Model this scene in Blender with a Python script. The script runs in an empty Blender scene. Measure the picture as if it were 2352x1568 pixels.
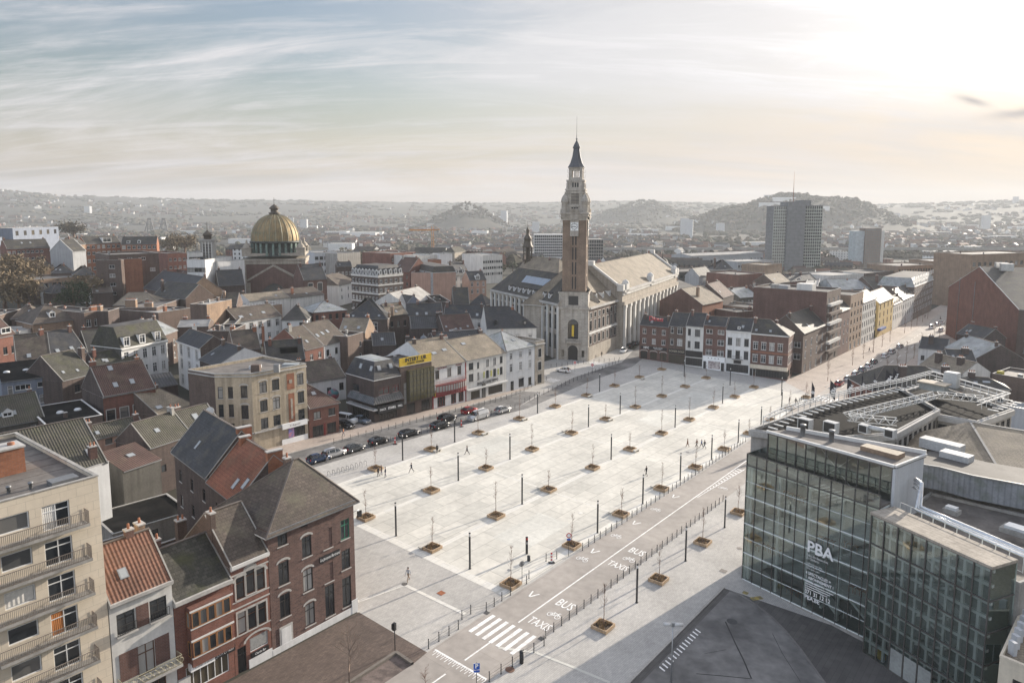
import bpy, math, random
from math import radians as rad, sin, cos, tan, atan2, pi, sqrt, hypot
from mathutils import Vector, Matrix, noise as mnoise
R = random.Random(7)
S = bpy.context.scene
COL = S.collection
# ------------------------------------------------------------------ camera
F_PX, W_PX, PPX, PPY, HORIZON = 1641.0, 2352.0, 1176.0, 690.0, 485.0   # calibrated lens, in pixels of a 2352 wide frame
CAM_H = 48.0
PITCH = math.atan((PPY - HORIZON) / F_PX)
cam = bpy.data.cameras.new('camera')
cam.sensor_width = 36.0
cam.lens = F_PX / W_PX * 36.0
cam.shift_y = (PPY - 784.0) / W_PX
cam.clip_start, cam.clip_end = 1.0, 30000.0
cam_o = bpy.data.objects.new('camera', cam)
cam_o.location = (0, 0, CAM_H)
cam_o.rotation_euler = (pi / 2 - PITCH, 0, 0)
COL.objects.link(cam_o)
S.camera = cam_o
# ------------------------------------------------------------------ light
SUN_AZ = rad(43.0)          # from +X towards +Y
SUN_EL = rad(14.0)
SUN_DIR = Vector((cos(SUN_AZ) * cos(SUN_EL), sin(SUN_AZ) * cos(SUN_EL), sin(SUN_EL)))
sun = bpy.data.lights.new('sun', 'SUN')
sun.energy = 4.2
sun.angle = rad(0.6)
sun.color = (1.0, 0.90, 0.77)
sun_o = bpy.data.objects.new('sun', sun)
sun_o.rotation_euler = SUN_DIR.to_track_quat('Z', 'Y').to_euler()
sun_o.location = (0, 0, 300)
COL.objects.link(sun_o)
S.view_settings.view_transform = 'Standard'
S.view_settings.look = 'None'
S.view_settings.exposure = 1.25
S.view_settings.gamma = 1.0
try:
 S.cycles.volume_bounces = 0
 S.cycles.max_bounces = 6
 S.cycles.diffuse_bounces = 3
 S.cycles.glossy_bounces = 3
 S.cycles.transparent_max_bounces = 12
 S.cycles.caustics_reflective = False
 S.cycles.caustics_refractive = False
except Exception:
 pass
wd = bpy.data.worlds.new('World')
S.world = wd
wd.use_nodes = True
def build_world():
 nt = wd.node_tree; N = nt.nodes; L = nt.links
 N.clear()
 def n(t, **k):
  x = N.new(t)
  for a, b in k.items(): setattr(x, a, b)
  return x
 def val(sock, v):
  if hasattr(v, 'links'): L.new(v, sock)
  else: sock.default_value = v
 def m(op, a, b=0.0, c=0.0, clamp=False):
  x = n('ShaderNodeMath', operation=op, use_clamp=clamp)
  val(x.inputs[0], a); val(x.inputs[1], b); val(x.inputs[2], c)
  return x.outputs[0]
 def mix(f, a, b, t='MIX'):
  x = n('ShaderNodeMix', data_type='RGBA', blend_type=t)
  val(x.inputs[0], f); val(x.inputs[6], a); val(x.inputs[7], b)
  return x.outputs[2]
 def smooth(x, lo, hi, a=0.0, b=1.0):
  q = n('ShaderNodeMapRange', interpolation_type='SMOOTHSTEP')
  val(q.inputs[0], x); val(q.inputs[1], lo); val(q.inputs[2], hi); val(q.inputs[3], a); val(q.inputs[4], b)
  return q.outputs[0]
 sky = n('ShaderNodeTexSky', sky_type='NISHITA', sun_disc=False, sun_elevation=SUN_EL, sun_rotation=pi / 2 - SUN_AZ)
 sky.air_density = 1.4; sky.dust_density = 2.2; sky.ozone_density = 1.2
 base = mix(1.0, sky.outputs[0], (0.053, 0.055, 0.067, 1), 'MULTIPLY')
 tc = n('ShaderNodeTexCoord')
 d = tc.outputs['Generated']
 sep = n('ShaderNodeSeparateXYZ'); L.new(d, sep.inputs[0])
 z = m('MAXIMUM', sep.outputs[2], 0.0)
 dz = m('ADD', z, 0.19)
 cx = m('DIVIDE', sep.outputs[0], dz); cy = m('DIVIDE', sep.outputs[1], dz)
 comb = n('ShaderNodeCombineXYZ'); L.new(cx, comb.inputs[0]); L.new(cy, comb.inputs[1])
 def nz(rot, sx, sy, scale, det, rough, dist, off):
  mp = n('ShaderNodeMapping'); mp.inputs['Rotation'].default_value = (0, 0, rot)
  mp.inputs['Scale'].default_value = (sx, sy, 1); mp.inputs['Location'].default_value = off
  L.new(comb.outputs[0], mp.inputs[0])
  t = n('ShaderNodeTexNoise'); L.new(mp.outputs[0], t.inputs[0])
  t.inputs['Scale'].default_value = scale; t.inputs['Detail'].default_value = det
  t.inputs['Roughness'].default_value = rough; t.inputs['Distortion'].default_value = dist
  return t.outputs[0]
 n1 = nz(rad(38), 0.55, 1.2, 0.85, 9, 0.62, 0.9, (3.1, 1.2, 0))
 n2 = nz(rad(40), 0.45, 2.2, 2.2, 10, 0.68, 1.2, (0.4, 7.7, 2))
 n3 = nz(rad(-8), 0.22, 1.3, 2.2, 8, 0.6, 0.3, (5.5, 2.2, 5))
 veil = smooth(n1, 0.42, 0.62)
 streak = smooth(n2, 0.46, 0.66)
 band = smooth(n3, 0.42, 0.66)
 # broad glow of the veiled sun
 dot = n('ShaderNodeVectorMath', operation='DOT_PRODUCT'); L.new(d, dot.inputs[0])
 dot.inputs[1].default_value = Vector((cos(SUN_AZ) * cos(rad(21)), sin(SUN_AZ) * cos(rad(21)), sin(rad(21))))
 dp = m('MAXIMUM', dot.outputs['Value'], 0.0)
 glow = m('ADD', m('MULTIPLY', m('POWER', dp, 10.0), 0.36), m('MULTIPLY', m('POWER', dp, 50.0), 1.9))
 base = mix(smooth(dp, 0.45, 0.95, 0.0, 0.85), base, (0.25, 0.242, 0.245, 1))      # the veil greys the sky round the sun
 # cirrus cover over the clear sky
 cover = m('MULTIPLY_ADD', streak, 0.42, m('MULTIPLY', veil, 0.62), clamp=True)
 c1 = mix(cover, base, (0.335, 0.33, 0.34, 1))
 low = smooth(z, 0.0, 0.17, 1.0, 0.0)
 c2 = mix(m('MULTIPLY', low, 0.72), c1, mix(band, (0.325, 0.285, 0.265, 1), (0.235, 0.226, 0.232, 1)))
 # warm horizon towards the sun
 warm = m('MULTIPLY', smooth(dp, 0.80, 0.99), smooth(z, 0.0, 0.16, 1.0, 0.0))
 c3 = mix(m('MULTIPLY', warm, 0.7), c2, (0.36, 0.295, 0.205, 1))
 gm = m('MULTIPLY', glow, smooth(z, 0.08, 0.20, 0.03, 1.0))
 gm = m('MULTIPLY', gm, m('MULTIPLY_ADD', band, -0.40, 1.10)); gm = m('MULTIPLY', gm, m('MULTIPLY_ADD', streak, 0.40, 0.78))
 gcol = mix(1.0, (1.0, 0.95, 0.88, 1), (1, 1, 1, 1), 'MULTIPLY')
 back = smooth(dot.outputs['Value'], 0.1, -0.6, 1.0, 2.1)          # added fill: sky opposite the sun brightened to light the camera-facing facades
 hi = m('MULTIPLY', back, smooth(z, 0.32, 0.62, 1.0, 1.55))          # unseen sky overhead brightened too, added to make up the ambient light
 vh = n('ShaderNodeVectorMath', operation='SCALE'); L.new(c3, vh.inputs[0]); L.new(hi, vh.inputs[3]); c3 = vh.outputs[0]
 vs = n('ShaderNodeVectorMath', operation='SCALE'); L.new(gcol, vs.inputs[0]); L.new(gm, vs.inputs[3])
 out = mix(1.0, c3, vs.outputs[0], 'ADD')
 # two dark wisps of cloud low on the right
 ta = m('DIVIDE', sep.outputs[0], m('MAXIMUM', sep.outputs[1], 0.05)); te = m('DIVIDE', sep.outputs[2], m('MAXIMUM', sep.outputs[1], 0.05))
 for a0, e0, wa, we, sl in ((0.70, 0.133, 0.050, 0.0060, 0.10), (0.628, 0.149, 0.022, 0.0045, -0.25)):
  da = m('SUBTRACT', ta, a0); q1 = m('DIVIDE', da, wa); q2 = m('DIVIDE', m('SUBTRACT', m('SUBTRACT', te, e0), m('MULTIPLY', da, sl)), m('MULTIPLY_ADD', n2, we * 2.4, 0.0005))
  g_ = m('POWER', 2.718, m('MULTIPLY', m('ADD', m('MULTIPLY', q1, q1), m('MULTIPLY', q2, q2)), -1.0))
  out = mix(m('MULTIPLY', g_, 0.8), out, (0.19, 0.18, 0.18, 1))
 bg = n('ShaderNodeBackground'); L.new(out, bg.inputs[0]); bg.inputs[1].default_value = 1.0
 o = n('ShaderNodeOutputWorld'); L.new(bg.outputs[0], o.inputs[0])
build_world()
# ------------------------------------------------------------------ the lie of the land: the square slopes gently
GX, GY = -0.041, 0.0137
def gz(x, y): return GX * x + GY * y
K = 900 / 2352 * 2352 / 2500
CROPS = {'S': (0, 0, 1.0), 'A': (0, 450, K), 'B': (800, 300, K), 'C': (1600, 400, K), 'D': (0, 850, K), 'E': (0, 1150, K),
         'F': (800, 850, K), 'G': (1700, 900, 800 / 1635 * .9408), 'H': (800, 1250, K)}
CP, SP = cos(PITCH), sin(PITCH)
def px(c, x, y):
 o = CROPS[c]
 return (o[0] * (.9408 if c != 'S' else 1) + x * o[2], o[1] * (.9408 if c != 'S' else 1) + y * o[2])
def at(c, x, y, h=0.0):
 """survey: the point h metres above the sloping ground plane that the photograph shows at (x, y)"""
 X, Y = px(c, x, y)
 u, v = (X - PPX) / F_PX, (Y - PPY) / F_PX
 d = Vector((u, CP - v * SP, -SP - v * CP))
 t = (CAM_H - h) / (GX * d.x + GY * d.y - d.z)
 return Vector((0, 0, CAM_H)) + t * d
def base(c, x, y, h):
 """foot of the vertical whose point at height h is seen at (x, y)"""
 p = at(c, x, y, h)
 return Vector((p.x, p.y, gz(p.x, p.y)))
def proj(P):
 x, y, z = P[0], P[1], P[2] - CAM_H
 Z = y * CP - z * SP; Y = -(y * SP + z * CP)
 return PPX + F_PX * x / Z, PPY + F_PX * Y / Z
def hgt(P, c, x, y):
 Y = px(c, x, y)[1]
 lo, hi = -60.0, 220.0
 for _ in range(50):
  mm = (lo + hi) / 2
  if proj((P[0], P[1], P[2] + mm))[1] > Y: lo = mm
  else: hi = mm
 return lo
def cut(A, B, c, x, h=0.0):
 """point of ground line A-B under the spot that the photograph shows, at height h, in pixel column x"""
 X = px(c, x, 0)[0]
 lo, hi = -3.0, 6.0
 s = 1 if proj(B)[0] > proj(A)[0] else -1
 for _ in range(60):
  mm = (lo + hi) / 2
  P = A.lerp(B, mm)
  q = P + Vector((0, 0, h))
  if q.y < 5: lo = mm; continue
  if (proj(q)[0] - X) * s < 0: lo = mm
  else: hi = mm
 P = A.lerp(B, lo)
 return Vector((P.x, P.y, gz(P.x, P.y)))
GA, GB = Vector((8.605, 10.898)), Vector((-10.866, 8.607))        # the square's planting grid
AX, BX = GA.normalized(), GB.normalized()
ANG = atan2(GA.y, GA.x)
def gp(a, b, dz=0.0):
 p = Vector((-0.163, 85.026)) + GA * a + GB * b
 return Vector((p.x, p.y, gz(p.x, p.y) + dz))
# ------------------------------------------------------------------ materials
MATS = {}
def mat(name, col, rough=0.85, kind='plain', var=0.18, scale=1.0, metal=0.0, col2=None, spec=0.4, streak=0.0, p=None):
 if name in MATS: return MATS[name]
 m = bpy.data.materials.new(name); MATS[name] = m
 m.use_nodes = True
 nt = m.node_tree; N = nt.nodes; L = nt.links
 b = N['Principled BSDF']
 b.inputs['Roughness'].default_value = rough
 b.inputs['Metallic'].default_value = metal
 b.inputs['Specular IOR Level'].default_value = spec
 c4 = (col[0], col[1], col[2], 1)
 def noise(sc, det=4, src='Object', sv=None):
  t = N.new('ShaderNodeTexNoise'); t.inputs['Scale'].default_value = sc; t.inputs['Detail'].default_value = det
  tc = N.new('ShaderNodeTexCoord')
  if sv:
   mp = N.new('ShaderNodeMapping'); mp.inputs['Scale'].default_value = sv
   L.new(tc.outputs[src], mp.inputs[0]); L.new(mp.outputs[0], t.inputs[0])
  else: L.new(tc.outputs[src], t.inputs[0])
  return t.outputs[0]
 def rng(s, a, b_, lo=0.0, hi=1.0):
  q = N.new('ShaderNodeMapRange'); L.new(s, q.inputs[0])
  q.inputs[1].default_value = a; q.inputs[2].default_value = b_; q.inputs[3].default_value = lo; q.inputs[4].default_value = hi
  return q.outputs[0]
 def mix(f, a, b_, t='MIX'):
  x = N.new('ShaderNodeMix'); x.data_type = 'RGBA'; x.blend_type = t
  for i, v in ((0, f), (6, a), (7, b_)):
   if hasattr(v, 'links'): L.new(v, x.inputs[i])
   else: x.inputs[i].default_value = v
  return x.outputs[2]
 def grey(s):
  c = N.new('ShaderNodeCombineColor')
  for i in range(3): L.new(s, c.inputs[i])
  return c.outputs[0]
 def uvmap(sx, sy):
  tc = N.new('ShaderNodeTexCoord'); mp = N.new('ShaderNodeMapping')
  mp.inputs['Scale'].default_value = (sx, sy, 1); L.new(tc.outputs['UV'], mp.inputs[0])
  return mp.outputs[0]
 def bump(s, dist, st=0.6):
  bm = N.new('ShaderNodeBump'); bm.inputs['Distance'].default_value = dist; bm.inputs['Strength'].default_value = st
  L.new(s, bm.inputs['Height']); L.new(bm.outputs[0], b.inputs['Normal'])
 # broad weathering + fine grain shared by all
 big = rng(noise(0.35 * scale, 5), 0.3, 0.7, 1 - var, 1 + var)
 fine = rng(noise(3.5 * scale, 6), 0.3, 0.7, 1 - var * .7, 1 + var * .7)
 mm = N.new('ShaderNodeMath'); mm.operation = 'MULTIPLY'; L.new(big, mm.inputs[0]); L.new(fine, mm.inputs[1])
 wv = mm.outputs[0]
 if streak:
  st = rng(noise(1.0, 4, sv=(1.4, 1.4, 0.09)), 0.42, 0.72, 1.0, 1 - streak)
  m2 = N.new('ShaderNodeMath'); m2.operation = 'MULTIPLY'; L.new(wv, m2.inputs[0]); L.new(st, m2.inputs[1]); wv = m2.outputs[0]
 cc = c4
 c2 = col2 or tuple(x * .6 for x in col)
 c24 = (c2[0], c2[1], c2[2], 1)
 if kind == 'brick':
  t = N.new('ShaderNodeTexBrick'); L.new(uvmap(1, 1), t.inputs[0])
  t.inputs['Scale'].default_value = 1.0; t.inputs['Brick Width'].default_value = 0.44; t.inputs['Row Height'].default_value = 0.15
  t.inputs['Mortar Size'].default_value = 0.018; t.inputs['Bias'].default_value = -0.1
  t.inputs['Color1'].default_value = c4; t.inputs['Color2'].default_value = c24
  t.inputs['Mortar'].default_value = tuple(min(1, .55 * x + .07) for x in col) + (1,)
  cc = t.outputs[0]
  bump(t.outputs['Fac'], -0.02, 0.4)
 elif kind == 'slab':
  sx, sy, mo = p or (2.0, 1.0, 0.012)
  t = N.new('ShaderNodeTexBrick'); L.new(uvmap(1, 1), t.inputs[0])
  t.inputs['Scale'].default_value = 1.0; t.inputs['Brick Width'].default_value = sx; t.inputs['Row Height'].default_value = sy
  t.inputs['Mortar Size'].default_value = mo; t.inputs['Mortar Smooth'].default_value = 0.3
  t.inputs['Color1'].default_value = c4; t.inputs['Color2'].default_value = c24
  t.inputs['Mortar'].default_value = tuple(.62 * x for x in col) + (1,)
  cc = t.outputs[0]
 elif kind in ('tile', 'slate', 'seam'):
  if kind == 'slate':
   t = N.new('ShaderNodeTexBrick'); L.new(uvmap(1, 1), t.inputs[0])
   t.inputs['Scale'].default_value = 1.0; t.inputs['Brick Width'].default_value = 0.5; t.inputs['Row Height'].default_value = 0.36
   t.inputs['Mortar Size'].default_value = 0.03; t.inputs['Mortar Smooth'].default_value = 0.6
   t.inputs['Color1'].default_value = c4; t.inputs['Color2'].default_value = c24
   t.inputs['Mortar'].default_value = tuple(.45 * x for x in col) + (1,)
   cc = t.outputs[0]; bump(t.outputs['Fac'], -0.03, 0.5)
  else:
   w = N.new('ShaderNodeTexWave'); w.wave_type = 'BANDS'; w.bands_direction = 'X'; w.wave_profile = 'SIN'
   L.new(uvmap(1 / .34 if kind == 'tile' else 1 / .6, 1), w.inputs[0]); w.inputs['Scale'].default_value = 0.318
   w.inputs['Distortion'].default_value = 0.25 if kind == 'tile' else 0
   f = rng(w.outputs[1], 0.05, 0.75 if kind == 'tile' else .3)
   cc = mix(f, c24, c4)
   if kind == 'tile':
    w2 = N.new('ShaderNodeTexWave'); w2.wave_type = 'BANDS'; w2.bands_direction = 'Y'; w2.wave_profile = 'SAW'
    L.new(uvmap(1, 1 / .42), w2.inputs[0]); w2.inputs['Scale'].default_value = 0.318; w2.inputs['Distortion'].default_value = 0.3
    cc = mix(rng(w2.outputs[1], 0, 0.5, 0.5, 0.0), cc, (c24[0] * .7, c24[1] * .7, c24[2] * .7, 1))
   bump(w.outputs[1], 0.05, 0.7)
  # moss and soot, in patches of their own
  ms = rng(noise(0.55, 7), 0.50, 0.72)
  cc = mix(ms, cc, p or (c2[0] * .8, c2[1] * .85, c2[2] * .7, 1))
 elif kind == 'mottle':
  cc = mix(rng(noise(0.8 * scale, 8), 0.42, 0.62), c4, c24)
 if cc is c4:
  col_out = mix(1.0, c4, grey(wv), 'MULTIPLY')
 else:
  col_out = mix(1.0, cc, grey(wv), 'MULTIPLY')
 L.new(col_out, b.inputs['Base Color'])
 return m
def glass_mat(name, dark, pale, share, rough=0.06):
 """window glass: what stands behind each pane differs, a curtain here, a dark room there"""
 if name in MATS: return MATS[name]
 m = bpy.data.materials.new(name); MATS[name] = m
 m.use_nodes = True
 N = m.node_tree.nodes; L = m.node_tree.links; b = N['Principled BSDF']
 oi = N.new('ShaderNodeObjectInfo')
 r = N.new('ShaderNodeValToRGB'); L.new(oi.outputs['Random'], r.inputs[0])
 e = r.color_ramp.elements
 e[0].position = 0.0; e[0].color = dark + (1,)
 e[1].position = 1.0; e[1].color = pale + (1,)
 a = e.new(max(.02, 1 - share - .12)); a.color = tuple(x * 1.7 for x in dark) + (1,)
 a2 = e.new(min(.98, 1 - share)); a2.color = tuple(x * .45 for x in pale) + (1,)
 L.new(r.outputs[0], b.inputs['Base Color'])
 b.inputs['Roughness'].default_value = rough
 b.inputs['Specular IOR Level'].default_value = 0.7
 return m
# ------------------------------------------------------------------ mesh builder
class MB:
 def __init__(s): s.v = []; s.f = []; s.mi = []; s.m = []; s.uv = []; s.sm = []
 def _m(s, m):
  if m not in s.m: s.m.append(m)
  return s.m.index(m)
 def face(s, pts, m, smooth=False, uv=None):
  i = len(s.v); pts = [Vector(q) for q in pts]
  s.v += [tuple(q) for q in pts]; s.f.append(tuple(range(i, i + len(pts)))); s.mi.append(s._m(m)); s.sm.append(smooth)
  if uv is None:
   n = Vector((0, 0, 0)); k = len(pts)
   for a in range(k): n += pts[a].cross(pts[(a + 1) % k])
   if n.length < 1e-12: n = Vector((0, 0, 1))
   n.normalize()
   t = Vector((1, 0, 0)) if abs(n.z) > .97 else Vector((0, 0, 1)).cross(n).normalized()
   bb = n.cross(t)
   uv = [(q.dot(t), q.dot(bb)) for q in pts]
  s.uv += uv
 def box(s, x0, x1, y0, y1, z0, z1, m, M=None, skip=''):
  c = [(x0, y0, z0), (x1, y0, z0), (x1, y1, z0), (x0, y1, z0), (x0, y0, z1), (x1, y0, z1), (x1, y1, z1), (x0, y1, z1)]
  if M is not None: c = [M @ Vector(q) for q in c]
  for k, ids in (('b', (3, 2, 1, 0)), ('t', (4, 5, 6, 7)), ('f', (0, 1, 5, 4)), ('r', (1, 2, 6, 5)), ('k', (2, 3, 7, 6)), ('l', (3, 0, 4, 7))):
   if k not in skip: s.face([c[i] for i in ids], m)
 def prism(s, poly, z0, z1, m, mt=None, bottom=True):
  k = len(poly)
  for a in range(k):
   p, q = poly[a], poly[(a + 1) % k]
   s.face([(p[0], p[1], z0), (q[0], q[1], z0), (q[0], q[1], z1), (p[0], p[1], z1)], m)
  s.face([(q[0], q[1], z1) for q in poly], mt or m)
  if bottom: s.face([(q[0], q[1], z0) for q in reversed(poly)], m)
 def lathe(s, prof, m, n=16, c=(0, 0), rot=0.0, smooth=True, a0=0.0, a1=2 * pi, sq=None):
  full = abs(a1 - a0 - 2 * pi) < 1e-6
  st = n if full else n + 1
  def P(r, z, i):
   a = rot + a0 + (a1 - a0) * i / n
   return (c[0] + r * cos(a), c[1] + r * sin(a), z)
  for (r0, z0), (r1, z1) in zip(prof, prof[1:]):
   for i in range(n):
    q = [P(r0, z0, i), P(r0, z0, i + 1), P(r1, z1, i + 1), P(r1, z1, i)]
    if r0 < 1e-6: q = [q[0], q[2], q[3]]
    elif r1 < 1e-6: q = [q[0], q[1], q[2]]
    s.face(q, m, smooth)
  if full and prof[-1][0] > 1e-6: s.face([P(prof[-1][0], prof[-1][1], i) for i in range(n)], m)
 def tube(s, pts, r, m, n=6, r1=None, cap=True):
  pts = [Vector(q) for q in pts]; k = len(pts); rings = []
  for i, q in enumerate(pts):
   d = (pts[min(i + 1, k - 1)] - pts[max(i - 1, 0)]).normalized()
   a = d.cross(Vector((0, 0, 1)))
   if a.length < 1e-3: a = d.cross(Vector((1, 0, 0)))
   a.normalize(); bb = d.cross(a)
   rr = r + ((r1 if r1 is not None else r) - r) * i / max(1, k - 1)
   rings.append([q + (a * cos(2 * pi * j / n) + bb * sin(2 * pi * j / n)) * rr for j in range(n)])
  for i in range(k - 1):
   for j in range(n):
    s.face([rings[i][j], rings[i + 1][j], rings[i + 1][(j + 1) % n], rings[i][(j + 1) % n]], m, n > 4)
  if cap:
   s.face(rings[0], m); s.face(list(reversed(rings[-1])), m)
 def bar(s, a, b, w, h, m):
  """rectangular bar from a to b"""
  a, b = Vector(a), Vector(b); d = (b - a)
  L = d.length; d.normalize()
  x = d.cross(Vector((0, 0, 1)))
  if x.length < 1e-3: x = Vector((1, 0, 0))
  x.normalize(); u = x.cross(d)
  M = Matrix((x, d, u)).transposed().to_4x4(); M.translation = a
  s.box(-w / 2, w / 2, 0, L, -h / 2, h / 2, m, M)
 def mesh(s, name):
  me = bpy.data.meshes.new(name)
  me.from_pydata(s.v, [], s.f)
  for m in s.m: me.materials.append(m)
  me.polygons.foreach_set('material_index', s.mi)
  me.polygons.foreach_set('use_smooth', s.sm)
  u = me.uv_layers.new(name='UVMap')
  u.data.foreach_set('uv', [c for q in s.uv for c in q])
  if any(s.sm):
   import bmesh
   bm = bmesh.new(); bm.from_mesh(me); bmesh.ops.remove_doubles(bm, verts=bm.verts, dist=1e-4); bm.to_mesh(me); bm.free()
  me.update()
  return me
 def build(s, name, parent=None, loc=(0, 0, 0), rz=0.0):
  o = bpy.data.objects.new(name, s.mesh(name))
  o.location = loc; o.rotation_euler = (0, 0, rz)
  COL.objects.link(o); o.parent = parent
  return o
def link(name, me, parent=None, loc=(0, 0, 0), rz=0.0):
 o = bpy.data.objects.new(name, me); o.location = loc; o.rotation_euler = (0, 0, rz)
 COL.objects.link(o); o.parent = parent
 return o
def tag(o, label, cat, group=None, kind=None):
 if label: o['label'] = label
 if cat: o['category'] = cat
 if group: o['group'] = group
 if kind: o['kind'] = kind
 return o
def thing(name, label, cat, loc=(0, 0, 0), rz=0.0, group=None):
 o = bpy.data.objects.new(name, None); o.location = loc; o.rotation_euler = (0, 0, rz); o.empty_display_size = .5
 COL.objects.link(o)
 return tag(o, label, cat, group)
def copy_tree(o, parent=None):
 c = o.copy(); COL.objects.link(c); c.parent = parent
 for ch in o.children: copy_tree(ch, c)
 return c
def struct(name, mb): return tag(mb.build(name), None, None, None, 'structure')
def text_part(name, body, size, m, parent, loc, rot=(pi / 2, 0, 0), ext=0.015, align='CENTER', sx=1.0, shear=0.0, bold=0.0):
 cu = bpy.data.curves.new(name, 'FONT'); cu.body = body; cu.size = size; cu.extrude = ext
 cu.align_x = align; cu.align_y = 'CENTER'; cu.shear = shear; cu.offset = bold; cu.resolution_u = 2
 t = bpy.data.objects.new(name, cu); COL.objects.link(t)
 bpy.context.view_layer.update()
 me = bpy.data.meshes.new_from_object(t.evaluated_get(bpy.context.evaluated_depsgraph_get()))
 bpy.data.objects.remove(t); bpy.data.curves.remove(cu)
 me.materials.clear(); me.materials.append(m)
 o = bpy.data.objects.new(name, me); o.location = loc; o.rotation_euler = rot; o.scale = (sx, 1, 1)
 COL.objects.link(o); o.parent = parent
 return o
# ------------------------------------------------------------------ terrain
RIDGE = [(-900, 442), (0, 446), (110, 452), (150, 457), (210, 456), (320, 459), (500, 463), (700, 464), (900, 467), (1040, 468), (1200, 468), (1350, 465), (1450, 463), (1560, 466), (1700, 470), (1990, 474), (2100, 471), (2352, 466), (3300, 455)]
def ridge(X):
 if X <= RIDGE[0][0]: return RIDGE[0][1]
 for (a, ya), (b, yb) in zip(RIDGE, RIDGE[1:]):
  if X <= b: return ya + (yb - ya) * (X - a) / (b - a)
 return RIDGE[-1][1]
def sstep(a, b, x):
 t = max(0.0, min(1.0, (x - a) / (b - a))); return t * t * (3 - 2 * t)
TERRILS = []   # x, y, height, radius
def add_terril(X, Ytop, dist, halfw, p=1.0):
 TERRILS.append(((X - PPX) / F_PX * dist, dist, CAM_H + (HORIZON - Ytop) / F_PX * dist, halfw / F_PX * dist, p))
add_terril(1072, 462, 2500, 80)
add_terril(1477, 457, 3200, 95)
add_terril(1810, 447, 2300, 175, 1.5)
add_terril(1915, 456, 2350, 120, 1.4)
add_terril(1705, 476, 2250, 120, 1.3)
def ground_z(x, y):
 zp = gz(x, y)
 r = hypot(x, y - 140)
 k = sstep(300, 760, r)
 if k <= 0: return zp
 f = max(y, 50.0)
 X = PPX + F_PX * x / f if y > 0 else (3300 if x > 0 else -900)
 zr = CAM_H + (HORIZON - ridge(X)) / F_PX * 5000
 n = mnoise.noise(Vector((x / 900, y / 900, 3.1))) * 14 + mnoise.noise(Vector((x / 260, y / 260, 7.7))) * 5
 rr = hypot(x, y)
 # the town drops to the river, then the far slopes rise step by step
 zv = -14 + 6 * sstep(-100, -600, x) + n * sstep(700, 1300, rr) * .5
 far = sstep(2200, 5000, rr) ** 1.15
 z = zp * (1 - k) + k * (zv + far * (zr - zv) + n * (far * .9) * (1 - sstep(4200, 5000, rr) * .8))
 for tx, ty, th, tr, tp in TERRILS:
  d = hypot(x - tx, y - ty) / tr
  if d < 1.6:
   s = max(0.0, 1 - (d / 1.35) ** tp) if tp <= 1 else math.exp(-(d ** 2) * 1.25)
   top = th + 3 * mnoise.noise(Vector((x / 40, y / 40, 1)))
   z = max(z, z + (top - z) * s)
 return z
def build_terrain():
 mb = MB()
 rs = [0]; r = 40.0
 while r < 5600:
  rs.append(r); r *= 1.055 if r > 500 else 1.12
 rs.append(5900)
 na = 360; V = []; Fs = []
 # denser in front of the lens, coarse behind it
 angs = []
 for i in range(na):
  t = i / na
  angs.append(pi / 2 + (rad(180) * (2 * t - 1)) * (0.28 + 0.72 * abs(2 * t - 1) ** 1.6))
 angs = sorted(angs)[1:]
 na = len(angs)
 V.append((0, 0, ground_z(0, 0)))
 for r in rs[1:]:
  for a in angs:
   x, y = r * cos(a), r * sin(a); V.append((x, y, ground_z(x, y)))
 def I(k, i): return 1 + (k - 1) * na + i % na
 for i in range(na): Fs.append((0, I(1, i), I(1, i + 1)))
 for k in range(1, len(rs) - 1):
  for i in range(na): Fs.append((I(k, i), I(k + 1, i), I(k + 1, i + 1), I(k, i + 1)))
 me = bpy.data.meshes.new('ground'); me.from_pydata(V, [], Fs)
 me.polygons.foreach_set('use_smooth', [hypot(*V[f[0]][:2]) > 450 for f in Fs])
 m = mat('earth', (.056, .052, .038), .95, 'mottle', .3, .02, col2=(.036, .035, .026))
 me.materials.append(m)
 tag(link('ground', me), None, None, None, 'structure')
build_terrain()
def sheet(name, poly, m, lvl, ab=True, kind='structure'):
 """a paved surface lying lvl*4 mm above the ground; poly in grid units (a, b) or metres"""
 P = [gp(a, b) if ab else Vector((a, b, gz(a, b))) for a, b in poly]
 mb = MB()
 pts = [p + Vector((0, 0, .004 * lvl)) for p in P]
 uv = [(p.x * AX.x + p.y * AX.y, p.x * BX.x + p.y * BX.y) for p in pts]
 mb.face(pts, m, uv=uv)
 o = mb.build(name); tag(o, None, None, None, kind)
 return o
M_pav = mat('small_pavers', (.445, .425, .39), .8, 'slab', .12, .5, col2=(.39, .372, .345), p=(.6, .2, .014), streak=0)
M_sq = mat('square_slabs', (.585, .557, .49), .75, 'slab', .14, .3, col2=(.50, .48, .425), p=(5.2, 2.6, .055))
M_sq2 = mat('square_bands', (.65, .62, .55), .75, 'slab', .06, .4, col2=(.62, .60, .55), p=(2.6, .9, .02))
M_sqo = mat('square_old_slabs', (.565, .55, .495), .8, 'slab', .12, .4, col2=(.53, .515, .46), p=(2.6, 2.6, .02))
M_road = mat('bus_road', (.335, .302, .268), .85, 'slab', .16, .25, col2=(.30, .272, .243), p=(9, 3.4, .016))
M_tar = mat('tarmac', (.105, .098, .092), .9, 'slab', .22, .25, col2=(.085, .080, .076), p=(4.5, .6, .02))
M_tar2 = mat('worn_tarmac', (.19, .182, .172), .9, 'mottle', .25, .3, col2=(.125, .12, .115))
M_brp = mat('brown_brick_paving', (.135, .100, .082), .9, 'slab', .22, .7, col2=(.10, .075, .062), p=(.5, .16, .02))
M_tan = mat('tan_paving', (.40, .335, .285), .85, 'slab', .12, .5, col2=(.36, .30, .255), p=(1.2, .6, .02))
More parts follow.
